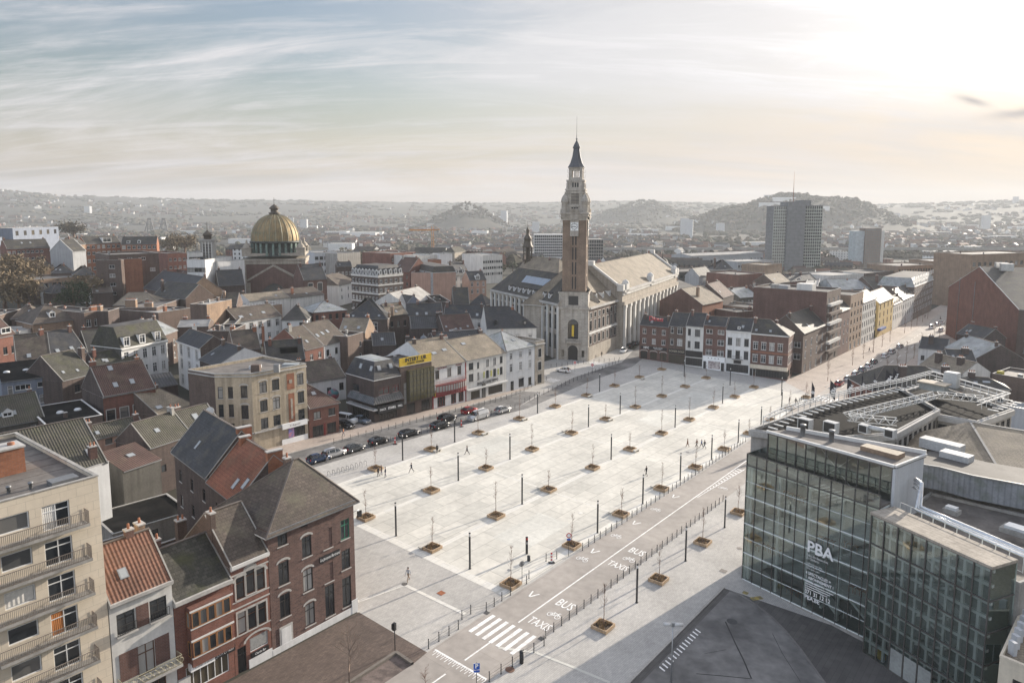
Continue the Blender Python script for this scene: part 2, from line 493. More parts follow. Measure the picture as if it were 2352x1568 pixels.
M_kerb = mat('kerb_stone', (.36, .34, .31), .85)
M_white = mat('road_paint', (.82, .81, .78), .7, 'mottle', .08, 3, col2=(.66, .64, .61))
sheet('paving', [(-3.2, -5.5), (10.4, -5.5), (10.4, 5.2), (7.2, 5.2), (5, 4.6), (-.4, 4.95), (-1.2, 3.2), (-1.2, .67), (-3.2, .67)], M_pav, 1)
sheet('square', [(-.185, -.085), (1.3, -.085), (9.2, -.085), (9.2, 2.97), (-.185, 2.97)], M_sq, 2)
for i, b in enumerate((-.03, .985, 1.98, 2.945)):
 sheet('square_band', [(-.18, b - .03), (9.19, b - .03), (9.19, b + .03), (-.18, b + .03)], M_sq2, 3)
sheet('square_band', [(-.18, .03 ), (-.09, .03), (-.09, .945), (-.18, .945)], M_sq2, 3)
sheet('square_band', [(-.18, 1.025), (-.09, 1.025), (-.09, 1.94), (-.18, 1.94)], M_sq2, 3)
for a, b in ((2.35, 2.3), (.6, .3), (5.3, 1.2), (7.0, 1.3)):
 sheet('square_patch', [(a, b), (a + .82, b), (a + .82, b + .42), (a, b + .42)], M_sqo, 3)
for a in (2.0, 4.0, 6.0, 8.0):
 for b in (.03, 1.025, 2.02):
  sheet('square_band', [(a - .015, b), (a + .015, b), (a + .015, b + .90), (a - .015, b + .90)], M_sq2, 4)
sheet('bus_road', [(-3.2, -.69), (5.5, -.70), (9.6, -.78), (46, -.75), (46, -.10), (10, .0), (5.5, -.12), (1.2, -.115), (0, -.115), (-3.2, -.135)], M_road, 2)
sheet('boulevard_paving', [(10.0, .72), (9.2, -.084), (46, -.08), (46, .2), (22, .42)], M_tan, 3)
sheet('boulevard_pavement', [(9.2, -.79), (46, -.76), (46, -1.5), (9.2, -1.6)], M_tan, 3)
sheet('street', [(-.5, 3.75), (.2, 3.72), (4.45, 3.43), (7.0, 3.95), (9.0, 3.98), (10.4, 4.45), (14, 5.6), (14, 5.2), (10.5, 4.05), (8.8, 3.6), (7, 3.55), (4.6, 3.28), (2.7, 3.50), (-.5, 3.66)][::-1], M_tar2, 2)
sheet('side_street', [(-.5, 3.72), (.2, 3.7), (4.45, 3.42), (5.6, 3.74), (5.4, 4.0), (2.8, 4.12), (-.5, 4.3)], M_tar2, 3)
sheet('sidewalk', [(-.6, 4.3), (2.8, 4.14), (5.6, 4.05), (6.4, 4.24), (6.4, 4.5), (5, 4.55), (-.6, 4.95)], M_tan, 4)
sheet('brick_terrace', [(-1.19, .68), (-1.19, -.125), (-1.36, -.145), (-3.2, -.145), (-3.2, .68)], M_brp, 3)
# forecourt of the glass theatre: dark tarmac with a worn inner part edged by a curved kerb
sheet('forecourt', [(1.30, -1.49), (-3.2, -1.47), (-3.2, -5), (1.5, -5)], M_tar, 2)
curve = [(1.29, -1.55), (1.28, -1.67), (1.22, -1.82), (1.12, -1.99), (.99, -2.15), (.82, -2.32), (.67, -2.45), (.52, -2.58), (.3, -2.75), (-.3, -3.15)]
sheet('forecourt_drive', [(-3.2, -1.53)] + curve + [(-3.2, -4.4)], M_tar2, 3)
def kerb_line(name, pts, w, h, m):
 mb = MB()
 P = [gp(a, b) for a, b in pts]
 for p, q in zip(P, P[1:]):
  d = (q - p); d.z = 0; d.normalize(); s = Vector((-d.y, d.x, 0)) * w / 2
  z = Vector((0, 0, h)); dn = Vector((0, 0, -.1))
  mb.face([p - s + z, q - s + z, q + s + z, p + s + z], m)
  mb.face([p - s + dn, q - s + dn, q - s + z, p - s + z], m); mb.face([q + s + dn, p + s + dn, p + s + z, q + s + z], m)
 tag(mb.build(name), None, None, None, 'structure')
kerb_line('kerb', curve, .22, .08, mat('dark_kerb', (.17, .16, .15), .9))
kerb_line('kerb', [(1.30, -1.485), (.6, -1.48), (-3.2, -1.46)], .28, .13, M_kerb)
kerb_line('kerb', [(-.6, 4.30), (2.8, 4.13), (5.6, 4.03)], .22, .10, M_kerb)
for pts in ([(10.2, -.03), (46, -.09)], [(9.8, -.785), (46, -.755)]):
 kerb_line('kerb', pts, .3, .12, M_kerb)
def seam(name, pts, w, m, lv=5):
 P = [at(*q) for q in pts]; mb = MB(); U = lambda q: Vector((q.x, q.y, gz(q.x, q.y) + .004 * lv))
 for p, q in zip(P, P[1:]):
  d = q - p; d.z = 0; d.normalize(); s = Vector((-d.y, d.x, 0)) * w / 2; mb.face([U(p - s), U(q - s), U(q + s), U(p + s)], m)
 tag(mb.build(name), None, None, None, 'structure')
M_seam = mat('tar_seam', (.045, .043, .042), .9); M_dy = mat('faded_yellow', (.38, .30, .09), .9, 'mottle', col2=(.2, .17, .1), scale=3)
seam('tar_seam', [('G', 145, 1260), ('G', 195, 1370), ('G', 235, 1450), ('G', 275, 1545)], .16, M_seam); seam('tar_seam', [('G', 0, 1520), ('G', 120, 1530), ('G', 270, 1545)], .12, M_seam); seam('tar_seam', [('G', 380, 1320), ('G', 430, 1420), ('G', 520, 1560)], .06, M_seam); seam('tar_seam', [('G', 40, 1420), ('G', 150, 1400)], .05, M_seam)
seam('faded_mark', [('G', 232, 1112), ('G', 258, 1122)], .7, M_dy); seam('faded_mark', [('G', 275, 1148), ('G', 328, 1140)], .7, M_dy)
seam('paving_band', [('H', 190, 570), ('H', 490, 462), ('H', 880, 650)], .5, M_sq2); seam('paving_band', [('H', 1090, 862), ('H', 1330, 895), ('H', 1560, 985), ('H', 1800, 1085)], .35, M_sqo)
# low planted bed by the brick terrace
kerb_line('kerb', [(-1.37, -.15), (-1.36, .04), (-1.8, .03), (-3.2, .02)], .35, .30, mat('old_kerb', (.16, .14, .12), .9))
sheet('terrace_bed', [(-1.385, -.145), (-1.375, .03), (-3.2, .01), (-3.2, -.145)], mat('bed_soil', (.16, .125, .11), .95, 'mottle', .2, 1.5), 4)
# ------------------------------------------------------------------ painted markings
def marks():
 mb = MB(); LV = .024
 def q(*ab): mb.face([gp(a, b, LV) for a, b in ab], M_white)
 def rect(a0, a1, b0, b1): q((a0, b0), (a1, b0), (a1, b1), (a0, b1))
 w = .0065
 rect(-.41, 6.4, -.407 - w, -.407 + w)
 rect(-1.07, -.77, -.405 - w, -.405 + w); rect(-1.62, -1.28, -.405 - w, -.405 + w)
 for i in range(7):
  b = -.175 - i * .0715
  rect(-.775, -.465, b - .034, b)
 rect(-1.135, -1.117, -.67, -.145)                      # give-way comb
 for i in range(26):
  b = -.155 - i * .0205
  rect(-1.117 - .022 - (.05 if i % 2 else .02), -1.134, b - .006, b + .000)
 for a, b in ((.02, -.245), (1.08, -.225), (1.95, -.22), (2.93, -.22)):      # direction arrows in the left lane
  s = .045
  for k in (-1, 1):
   q((a - s * 1.2, b + k * .004), (a - s * 1.2, b + k * .004 + .014), (a + s * .9, b + k * .036 + .008), (a + s * .9, b + k * .036 - .008))
 for i in range(15):                                     # hatched nose and dashed edges by the theatre
  a = 3.2 + i * .082; hw = .012 + .005 * i
  q((a, -.43 - hw), (a + .03, -.43 - hw), (a + .055, -.43), (a + .025, -.43))
 q((3.1, -.425), (3.1, -.435), (4.45, -.52), (4.45, -.505))
 for i in range(9):                                      # zebra of the boulevard
  rect(9.0, 9.4, -.16 - i * .066, -.125 - i * .066)
 for i in range(36):                                     # boulevard lane dashes
  rect(10.4 + i * .9, 10.75 + i * .9, -.52, -.508)
 for i in range(30):
  rect(10.4 + i * .45, 10.62 + i * .45, -.295, -.285)
 for i in range(8): rect(8.35 + i * .0, 8.6, 4.1 + .05 * i, 4.125 + .05 * i)
 for i in range(5): rect(6.35, 6.62, 4.0 + .05 * i, 4.028 + .05 * i)
 # forecourt comb marking
 for i in range(14):
  a = .50 - i * .05; q((a, -1.56), (a + .016, -1.56), (a - .004, -1.615), (a - .02, -1.615))
 tag(mb.build('road_markings'), None, None, None, 'structure')
 # lettering BUS / TAXIS and the cycle symbols
 yaw = ANG - pi / 2
 def word(t, a, b, size, sx, sh=0):
  p = gp(a, b, .024)
  o = text_part('road_lettering', t, size, M_white, None, p, (0, 0, 0), .001, sx=1, bold=.02)
  o.scale = (sx, 1.0, 1)
  # lie on the slope of the ground
  nrm = Vector((-GX, -GY, 1)).normalized()
  xa = Vector((cos(yaw), sin(yaw), 0)); xa.z = GX * xa.x + GY * xa.y; xa.normalize()
  ya = nrm.cross(xa)
  o.rotation_euler = Matrix((xa, ya, nrm)).transposed().to_euler()
  tag(o, None, None, None, 'structure')
  return o
 for a, b in ((-.13, -.55), (1.16, -.55)):
  word('BUS', a + .20, b, 2.3, .58); word('TAXIS', a - .18, b, 2.0, .55)
 mb = MB()
 def bike(a, b, s=1.0):
  c = gp(a, b, .026)
  X = Vector((BX.x * -1, BX.y * -1, 0)); Y = Vector((AX.x, AX.y, 0))
  def P(u, v):
   p = c + X * u * s + Y * v * s * 1.3; p.z = gz(p.x, p.y) + .026; return p
  def ringf(cx_, cy_, r):
   for i in range(14):
    a0, a1 = 2 * pi * i / 14, 2 * pi * (i + 1) / 14
    mb.face([P(cx_ + r * cos(a0), cy_ + r * sin(a0)), P(cx_ + r * cos(a1), cy_ + r * sin(a1)), P(cx_ + (r - .09) * cos(a1), cy_ + (r - .09) * sin(a1)), P(cx_ + (r - .09) * cos(a0), cy_ + (r - .09) * sin(a0))], M_white)
  def ln(u0, v0, u1, v1, w=.045):
   d = Vector((u1 - u0, v1 - v0)).normalized(); nx, ny = -d.y * w, d.x * w
   mb.face([P(u0 - nx, v0 - ny), P(u1 - nx, v1 - ny), P(u1 + nx, v1 + ny), P(u0 + nx, v0 + ny)], M_white)
  ringf(-.55, -.1, .36); ringf(.55, -.1, .36)
  ln(-.55, -.1, -.2, .35); ln(-.2, .35, .38, .35); ln(.55, -.1, .33, .55); ln(-.02, -.1, .38, .35); ln(-.02, -.1, -.2, .35); ln(-.55, -.1, -.02, -.1); ln(.33, .55, .58, .55); ln(-.34, .44, -.1, .44)
 for a, b, s in ((-.12, -.567, .95), (1.17, -.567, .95), (.86, -.22, .95), (1.52, -.22, .9), (2.42, -.22, .9), (3.6, -.55, .9)):
  bike(a, b, s)
 tag(mb.build('road_markings'), None, None, None, 'structure')
marks()
for i, (c, x, y, r, m_) in enumerate((('H', 725, 515, .42, (.30, .10, .04)), ('H', 1163, 1003, .5, (.16, .09, .06)), ('F', 1615, 1050, .35, (.7, .68, .62)), ('H', 490, 458, .38, (.13, .12, .11)), ('H', 1016, 641, .30, (.06, .06, .06)), ('H', 1362, 805, .30, (.06, .06, .06)), ('H', 1158, 368, .25, (.2, .2, .2)), ('F', 2297, 663, .35, (.2, .19, .18)), ('G', 135, 1008, .45, (.2, .18, .16)), ('G', 215, 895, .4, (.22, .2, .18)), ('G', 178, 1260, .62, (.07, .07, .07)))):
 p = at(c, x, y)
 mb = MB()
 mm_ = mat('cover_%d' % i, m_, .8)
 if i in (0, 4, 5, 8):
  a = Vector((AX.x, AX.y, 0)) * r; b = Vector((BX.x, BX.y, 0)) * r
  pts = [p - a - b, p + a - b, p + a + b, p - a + b]
 else: pts = [p + Vector((r * cos(k * pi / 8), r * sin(k * pi / 8), 0)) for k in range(16)]
 mb.face([Vector((q.x, q.y, gz(q.x, q.y) + .034)) for q in pts], mm_)
 tag(mb.build('manhole_cover'), ('rusty square steel manhole cover in the grey paving left of the bus road', 'rusty round manhole cover on the right pavement near the comb marking', 'pale round cover in the middle of the light square', 'dark round cover in the paving at the feet of the walking man', 'small black drain at the left end of the zebra crossing', 'small black drain at the right end of the zebra crossing', 'small grey cover behind the two tall posts by the bus road', 'grey round cover in the square below the brown-coated walker', 'brown square cover on the pavement by the theatre corner', 'brown round cover on the pavement left of the theatre glass', 'black round manhole cover in the theatre forecourt')[i], 'manhole cover')
# ------------------------------------------------------------------ haze: one box of thin air round everything
def haze():
 mb = MB(); m = bpy.data.materials.new('haze'); m.use_nodes = True
 nt = m.node_tree; nt.nodes.clear()
 o = nt.nodes.new('ShaderNodeOutputMaterial'); v = nt.nodes.new('ShaderNodeVolumePrincipled')
 v.inputs['Color'].default_value = (.66, .69, .72, 1)
 v.inputs['Density'].default_value = 0.00017
 v.inputs['Anisotropy'].default_value = 0.15
 nt.links.new(v.outputs[0], o.inputs['Volume'])
 mb.box(-6000, 6000, -6000, 6000, -75, 215, m)
 tag(mb.build('haze'), None, None, None, 'stuff')
haze()
# ------------------------------------------------------------------ furniture of the square
def nth(n):
 return '%d%s' % (n, 'th' if 10 <= n % 100 <= 20 else {1: 'st', 2: 'nd', 3: 'rd'}.get(n % 10, 'th'))
WORDN = ['first', 'second', 'third', 'fourth', 'fifth', 'sixth', 'seventh', 'eighth', 'ninth', 'tenth', 'eleventh', 'twelfth']
ROWN = {0: 'bus road row', 1: 'second row from the bus road', 2: 'third row from the bus road', 3: 'row nearest the cars', -1: 'right pavement row'}
M_wood = mat('planter_timber', (.42, .30, .19), .8, var=.2, scale=3)
M_soil = mat('soil', (.085, .062, .045), .95, 'mottle', .25, 4)
M_dry = mat('dry_grass', (.34, .235, .12), .9, 'mottle', .25, 5, col2=(.20, .125, .06))
M_bark = mat('sapling_bark', (.20, .125, .09), .9)
M_post = mat('dark_steel', (.028, .03, .033), .45, var=.1, metal=.3)
M_conc = mat('concrete', (.42, .40, .365), .85, var=.15)
M_black = mat('black_paint', (.018, .018, .02), .5)
M_wht = mat('white_enamel', (.80, .80, .79), .5, var=.04)
M_red = mat('red_enamel', (.52, .035, .03), .45, var=.05)
M_blue = mat('blue_enamel', (.02, .09, .42), .45, var=.05)
M_steel = mat('galvanised', (.36, .37, .38), .42, metal=.75, var=.1)
def planter_meshes():
 fr = MB(); s, t = 1.02, .11
 for z0 in (.05, .27):
  for k in range(4):
   M = Matrix.Rotation(k * pi / 2, 4, 'Z')
   fr.box(-s, s - t, -s, -s + t, z0, z0 + .17, M_wood, M)
 for k in range(4):
  M = Matrix.Rotation(k * pi / 2, 4, 'Z'); fr.box(-s + t, -s + t + .12, -s + t, -s + t + .12, 0, .43, M_wood, M)
 so = MB(); n = 8; q = s - t
 hh = [[.24 + R.uniform(-.05, .07) for _ in range(n + 1)] for _ in range(n + 1)]
 for i in range(n):
  for j in range(n):
   f = lambda a, b: (-q + 2 * q * a / n, -q + 2 * q * b / n, hh[a][b])
   so.face([f(i, j), f(i + 1, j), f(i + 1, j + 1), f(i, j + 1)], M_soil, True)
 gs = []
 for v in range(4):
  g = MB()
  for _ in range(330):
   x, y = R.uniform(-.85, .85), R.uniform(-.85, .85)
   if mnoise.noise(Vector((x * 1.7 + v * 9, y * 1.7, .3))) < -.12: continue
   a = R.uniform(0, 2 * pi); h = R.uniform(.18, .62) * (1.25 if v == 1 else 1); w = R.uniform(.02, .05); le = R.uniform(.05, .28)
   b_ = Vector((x, y, .2)); tp = b_ + Vector((cos(a) * le, sin(a) * le, h)); sd = Vector((-sin(a) * w, cos(a) * w, 0))
   g.face([b_ - sd, b_ + sd, tp], M_dry)
  gs.append(g.mesh('grasses'))
 return fr.mesh('frame'), so.mesh('soil'), gs
PL_F, PL_S, PL_G = planter_meshes()
def sapling_mesh(h):
 tk = MB(); cr = MB()
 pts = []; x = y = 0
 for i in range(8):
  pts.append((x, y, .2 + (h - .2) * i / 7)); x += R.uniform(-.05, .05); y += R.uniform(-.05, .05)
 tk.tube(pts, .058, M_bark, 6, .014)
 for _ in range(26):
  t = R.uniform(.38, .97); z = .2 + (h - .2) * t; i = min(6, int(t * 7)); f = t * 7 - i
  p = Vector(pts[i]).lerp(Vector(pts[i + 1]), f)
  a = R.uniform(0, 2 * pi); L = R.uniform(.35, .95) * (1.15 - t * .7) ; up = R.uniform(.8, 1.7)
  e = p + Vector((cos(a) * L * .6, sin(a) * L * .6, L * up * .7)); mid = p.lerp(e, .5) + Vector((cos(a) * .06, sin(a) * .06, -.03))
  cr.tube([p, mid, e], .016, M_bark, 3, .006, False)
  for k in range(2):
   q = mid.lerp(e, R.random()); d = Vector((R.uniform(-.2, .2), R.uniform(-.2, .2), R.uniform(.1, .3)))
   cr.tube([q, q + d], .009, M_bark, 3, .004, False)
 return tk.mesh('trunk'), cr.mesh('crown')
SAPS = [sapling_mesh(h) for h in (4.2, 4.9, 5.3, 4.6, 3.6)]
def planter(a, b, name, tree=True):
 p = gp(a, b, .02)
 t = thing('tree_planter', 'grassy timber planter, ' + name, 'planter', p, ANG, 'timber tree planters on the square')
 link('frame', PL_F, t); link('soil', PL_S, t); link('grasses', R.choice(PL_G), t, rz=R.choice((0, pi / 2, pi)))
 if tree:
  k = R.choice(SAPS)
  s = thing('young_tree', 'bare young tree, ' + name, 'tree', p + Vector((R.uniform(-.05, .05), R.uniform(-.05, .05), 0)), R.uniform(0, 6), 'bare young trees in the planters')
  s.scale = [R.uniform(.93, 1.08)] * 3
  link('trunk', k[0], s); link('crown', k[1], s)
for b, lo, hi in ((0, 0, 9), (1, 0, 9), (2, 0, 9), (3, 1, 9), (-1, 0, 3)):
 for i, a in enumerate(range(lo, hi + 1)):
  bb = b + (0 if b >= 0 else .025)
  planter(a, bb, '%s from near end in %s' % (WORDN[i], ROWN[b]))
def lamp_meshes():
 p = MB(); p.box(-.09, .09, -.09, .09, 0, 4.45, M_post); p.box(-.16, .16, -.16, .16, 0, .02, M_post)
 h = MB(); m = mat('lamp_glass', (.62, .62, .60), .25, var=.02); h.box(-.075, .075, -.075, .075, 4.45, 4.82, m)
 c = MB(); c.box(-.095, .095, -.095, .095, 4.82, 4.96, M_post)
 return p.mesh('post'), h.mesh('lamp_head'), c.mesh('cap')
LM = lamp_meshes()
LAMPS = {0: [1.45, 2.46, 3.47, 4.47, 5.47, 6.45], 1: [1.47, 3.48, 5.47, 7.41], 2: [1.47, 2.5, 4.48, 5.47], 3: [1.47, 2.48, 4.49, 6.45], -1: [.53, 1.53, 2.53]}
def lamp(a, b, name):
 t = thing('street_lamp', 'dark lamp column, ' + name, 'street lamp', gp(a, b, .02), ANG, 'lamp columns of the square')
 link('post', LM[0], t); link('lamp_head', LM[1], t); link('cap', LM[2], t)
for b, al in LAMPS.items():
 for i, a in enumerate(al): lamp(a, b - (.03 if b == 0 else 0), '%s from near end in %s' % (WORDN[i], ROWN[b]))
for a, b, nm in ((-.03, .47, 'on the near edge of the light slabs, nearer the bus road'), (-.05, 1.47, 'on the near edge of the light slabs, nearer the brick corner house'),
                 (8.82, 2.4, 'at the far end in front of the white painted house'), (8.83, 1.42, 'at the far end in front of the brick and white shops'), (8.84, .41, 'at the far end by the boulevard corner'), (7.82, .08, 'by the boulevard crossing, one row nearer than the corner')):
 lamp(a, b, nm)
def bollard_mesh():
 b = MB(); b.lathe([(.085, 0), (.085, .03), (.052, .06), (.048, 1.02), (.062, 1.03), (.062, 1.10), (.0, 1.13)], M_post, 8)
 return b.mesh('post')
BO = bollard_mesh()
def bollards(pts, row, wires=True, grp='bollards'):
 n = len(pts)
 for i, p in enumerate(pts):
  t = thing('bollard', 'black bollard, %s from the near end %s' % (nth(i + 1), row), 'bollard', p, 0, grp)
  link('post', BO, t)
  if wires and i < n - 1 and (pts[i + 1] - p).length < 2.6:
   d = pts[i + 1] - p; w = MB()
   for z in (.42, .74): w.tube([Vector((0, 0, z)), d * .5 + Vector((0, 0, z - .02)), d + Vector((0, 0, z))], .014, M_post, 3, None, False)
   w.build('wire', t)
def run(a0, a1, b0, b1, st=.115):
 n = int(round(abs(a1 - a0) / st)); return [gp(a0 + (a1 - a0) * i / n, b0 + (b1 - b0) * i / n, .02) for i in range(n + 1)]
bollards([gp(a, b, .02) for a, b in ((-1.15, -.1), (-1.03, -.095), (-.92, -.1), (-.81, -.1), (-.69, -.03), (-.58, -.03), (-.46, -.1), (-.36, -.105), (-.25, -.1), (-.13, -.1), (.12, -.09), (.21, -.05))], 'left of the zebra crossing')
bollards([gp(.58, .02, .02), gp(.69, -.03, .02)] + run(1.01, 5.6, -.125, -.095), 'along the left edge of the bus road')
bollards(run(-1.13, -.52, -.70, -.75) + run(-.43, 3.2, -.70, -.71), 'on the right edge of the bus road')
LA, LB = at('F', 97, 680), at('F', 1195, 385)
nn = 30
bollards([LA.lerp(LB, i / nn) + Vector((0, 0, .02)) for i in range(nn + 1)], 'between the parked cars and the square')
LA, LB = at('F', 1258, 345), at('F', 1855, 92)
bollards([LA.lerp(LB, i / 24) + Vector((0, 0, .02)) for i in range(25)], 'along the far left edge of the square')
LA, LB = at('F', 40, 610), at('F', 1140, 325)
bollards([LA.lerp(LB, i / 26) + Vector((0, 0, .02)) for i in range(27)], 'along the pavement of the left shop row')
LA, LB = at('F', 1175, 310), at('F', 1395, 205)
bollards([LA.lerp(LB, i / 9) + Vector((0, 0, .02)) for i in range(10)], 'by the grey and white corner house')
LA, LB = at('F', 1425, 120), at('F', 1860, 78)
bollards([LA.lerp(LB, i / 13) + Vector((0, 0, .02)) for i in range(14)], 'in front of the tower entrance')
bollards([gp(9.35 - i * .16, .05 - i * .012, .02) for i in range(10)], 'at the boulevard end of the square')
# benches: pale slabs beside some planters
def bench(c, x, y, label):
 p = at(c, x, y)
 t = thing('bench', label, 'bench', p + Vector((0, 0, .02)), ANG, 'pale benches beside the planters')
 s = MB(); s.box(-.95, .95, -.28, .28, .36, .46, mat('bench_slab', (.58, .55, .48), .8)); s.build('seat', t)
 l = MB()
 l.box(-.75, -.6, -.22, .22, 0, .36, M_conc); l.build('leg', t)
 l = MB(); l.box(.6, .75, -.22, .22, 0, .36, M_conc); l.build('leg', t)
for c, x, y, w in (('F', 622, 900, 'third row planter in front of the lone lamp'), ('F', 615, 1272, 'nearest planter on the slab edge by the striding man'), ('F', 1362, 893, 'planter in the middle of the square'), ('F', 2080, 885, 'roadside planter under the tall lamp'),
                     ('F', 1815, 1050, 'roadside planter below the man in black'), ('F', 1258, 460, 'planter near the silver van'), ('F', 1005, 552, 'planter near the row of black cars'), ('F', 1805, 463, 'planter in the far middle of the square'),
                     ('F', 1675, 312, 'planter on the far left side'), ('F', 1513, 533, 'planter beside the dark old slabs'), ('F', 1970, 660, 'planter left of the group of walkers'), ('F', 2010, 200, 'planter near the chicken restaurant'), ('F', 1940, 372, 'planter in the shaded far half'), ('F', 700, 660, 'planter where a woman stands')):
 bench(c, x, y, 'pale stone slab bench beside the ' + w)
# bicycle stands
def rack(p, i, n):
 t = MB(); m = M_post
 pts = [(-.38, 0, 0), (-.38, 0, .62)] + [(-.38 + .38 * (1 - cos(k * pi / 8)), 0, .62 + .22 * sin(k * pi / 8)) for k in range(1, 8)] + [(.38, 0, .62), (.38, 0, 0)]
 t.tube(pts, .032, m, 6)
 o = t.build('bicycle_stand', None, p, ANG + pi / 2 - .1)
 tag(o, 'dark steel hoop bicycle stand, %s from the left in the row beside the square' % WORDN[i], 'bicycle stand', 'hoop stands beside the square')
ra, rb = at('F', 8, 815), at('F', 240, 745)
for i in range(9): rack(ra.lerp(rb, i / 8) + Vector((0, 0, .02)), i, 9)
# signs and small posts
def disc(mb, r, y0, y1, z, m, n=24, rin=0):
 P = lambda q, a, y: (q * cos(a), y, z + q * sin(a))
 for i in range(n):
  a0, a1 = 2 * pi * i / n, 2 * pi * (i + 1) / n
  mb.face([P(r, a0, y0), P(r, a1, y0), P(rin, a1, y0), P(rin, a0, y0)] if rin else [(0, y0, z), P(r, a0, y0), P(r, a1, y0)], m)
  mb.face([P(r, a0, y0), P(r, a0, y1), P(r, a1, y1), P(r, a1, y0)], m)
  mb.face([P(r, a1, y1), P(r, a0, y1), (0, y1, z)], m)
def sign_post(p, rz, label, cat, h=3.0, r=.035):
 t = thing('road_sign' if cat == 'road sign' else cat.replace(' ', '_'), label, cat, p, rz)
 b = MB(); b.tube([(0, 0, 0), (0, 0, h)], r, M_post, 8); b.build('post', t)
 return t
FR = 0.0                                    # signs face the lens side of the square (towards -Y)
t = sign_post(at('F', 1537, 1325) + Vector((0, 0, .02)), .10, 'round red rimmed no vehicles sign with small blue plate on black post', 'road sign', 3.1)
b = MB(); disc(b, .36, -.06, -.045, 3.0, M_red); b.build('disc', t); b = MB(); disc(b, .25, -.075, -.06, 3.0, M_wht); b.build('disc_centre', t)
b = MB(); b.box(-.27, .27, -.06, -.045, 2.3, 2.56, M_blue); b.build('plate', t)
t = sign_post(at('F', 1240, 1497) + Vector((0, 0, .02)), .5, 'round grey traffic sign seen from behind on a tall dark post', 'road sign', 2.7)
b = MB(); disc(b, .38, .05, .065, 2.55, M_steel); b.build('disc', t)
t = sign_post(at('H', 951, 1150) + Vector((0, 0, .02)), .15, 'blue parking sign on a post at the bottom of the picture', 'road sign', 3.2)
b = MB(); b.box(-.33, .33, -.06, -.045, 2.45, 3.15, M_wht); b.build('border', t); b = MB(); b.box(-.30, .30, -.075, -.06, 2.48, 3.12, M_blue); b.build('panel', t)
text_part('letter', 'P', .62, M_wht, t, (0, -.082, 2.84), bold=.02); b = MB(); b.box(-.30, .30, -.06, -.045, 2.18, 2.40, M_blue); b.build('plate', t)
for c, x, y, lab in (('F', 1577, 150, 'no entry sign on a post in front of the tower'), ('F', 1688, 165, 'no entry sign on a post nearer the shaded end of the square')):
 t = sign_post(at(c, x, y) + Vector((0, 0, .02)), 0, lab, 'road sign', 3.0)
 b = MB(); b.box(-.42, .42, -.06, -.045, 2.1, 3.1, M_wht); b.build('panel', t)
 b = MB(); disc(b, .38, -.08, -.06, 2.68, M_red); b.build('disc', t); b = MB(); b.box(-.26, .26, -.095, -.08, 2.62, 2.74, M_wht); b.build('bar', t)
# the red topped signal column
p = at('F', 1270, 1310) + Vector((0, 0, .02))
t = thing('signal_column', 'dark traffic signal column with a red light, standing alone on the light square', 'traffic light', p, .3)
b = MB(); b.box(-.14, .14, -.12, .12, 0, 2.45, M_black); b.build('post', t)
b = MB(); b.box(-.10, .10, -.145, -.12, 2.05, 2.32, M_red); b.build('lamp', t); b = MB(); b.box(-.12, .12, -.14, -.12, 1.45, 1.75, M_steel); b.build('panel', t)
for c, x, y, lab in (('F', 1283, 1355, 'short black bin beside the signal column'), ('H', 1237, 962, 'tall black litter bin at the right end of the zebra crossing')):
 t = thing('litter_bin', lab, 'litter bin', at(c, x, y) + Vector((0, 0, .02)))
 hh_ = .7 if c == 'F' else 1.35
 b = MB(); b.lathe([(.2, 0), (.22, .05), (.22, hh_ - .1), (.2, hh_ - .1)], M_black, 14); b.build('drum', t)
 b = MB(); b.lathe([(.2, hh_ - .1), (.24, hh_ - .08), (.23, hh_), (.0, hh_ + .03)], M_post, 14); b.build('lid', t)
# striped road works posts
for c, x, y, lab in (('F', 1428, 1368, 'red and white striped warning post on a black foot by the bus road'), ('F', 430, 612, 'red striped warning post between two black parked cars'), ('F', 853, 500, 'red warning disc post near the black cars'), ('F', 933, 462, 'orange and white warning post in front of the silver van')):
 t = thing('warning_post', lab, 'warning post', at(c, x, y) + Vector((0, 0, .02)), .2)
 b = MB(); b.box(-.42, .42, -.22, .22, 0, .1, M_black); b.build('foot', t)
 b = MB()
 for k in range(6): b.box(-.12, .12, -.03, .03, .12 + k * .22, .34 + k * .22 - .004, M_red if (k % 2 or y < 1000) and not (k == 3 and y < 1000) else M_wht)
 b.build('board', t)
# signal lamp seen at the near left, on the brick terrace
t = thing('traffic_light', 'pedestrian traffic light on a black post at the brick terrace edge', 'traffic light', at('H', 430, 888) + Vector((0, 0, .02)), -.5)
b = MB(); b.tube([(0, 0, 0), (0, 0, 3.0)], .05, M_post, 8); b.build('post', t)
b = MB(); b.box(-.16, .16, -.2, .12, 2.45, 3.25, M_black); b.build('signal_head', t); b = MB(); b.box(-.30, -.17, -.16, .1, 2.5, 3.1, M_black); b.build('visor', t)
# ------------------------------------------------------------------ twin headed lamp on the forecourt
t = thing('street_lamp', 'tall grey lamp with two cylindrical heads at the theatre forecourt', 'street lamp', at('H', 2190, 1150) + Vector((0, 0, .02)), .06)
lamp_h = hgt(at('H', 2190, 1150), 'H', 2197, 715)
b = MB(); b.tube([(0, 0, 0), (0, 0, lamp_h * .5), (0, 0, lamp_h)], .10, M_steel, 10, .055); b.build('pole', t)
hd = MB(); hd.tube([(0.12, 0, lamp_h), (1.0, 0, lamp_h - .06)], .17, mat('lamp_cover', (.55, .54, .52), .4), 12)
hm = hd.build('lamp_head', t)
hd = MB(); hd.tube([(-0.12, 0, lamp_h), (-1.0, 0, lamp_h + .06)], .17, MATS['lamp_cover'], 12); hd.build('lamp_head', t)
b = MB(); b.box(-.14, .14, -.14, .14, lamp_h - .2, lamp_h + .2, M_steel); b.build('bracket', t)
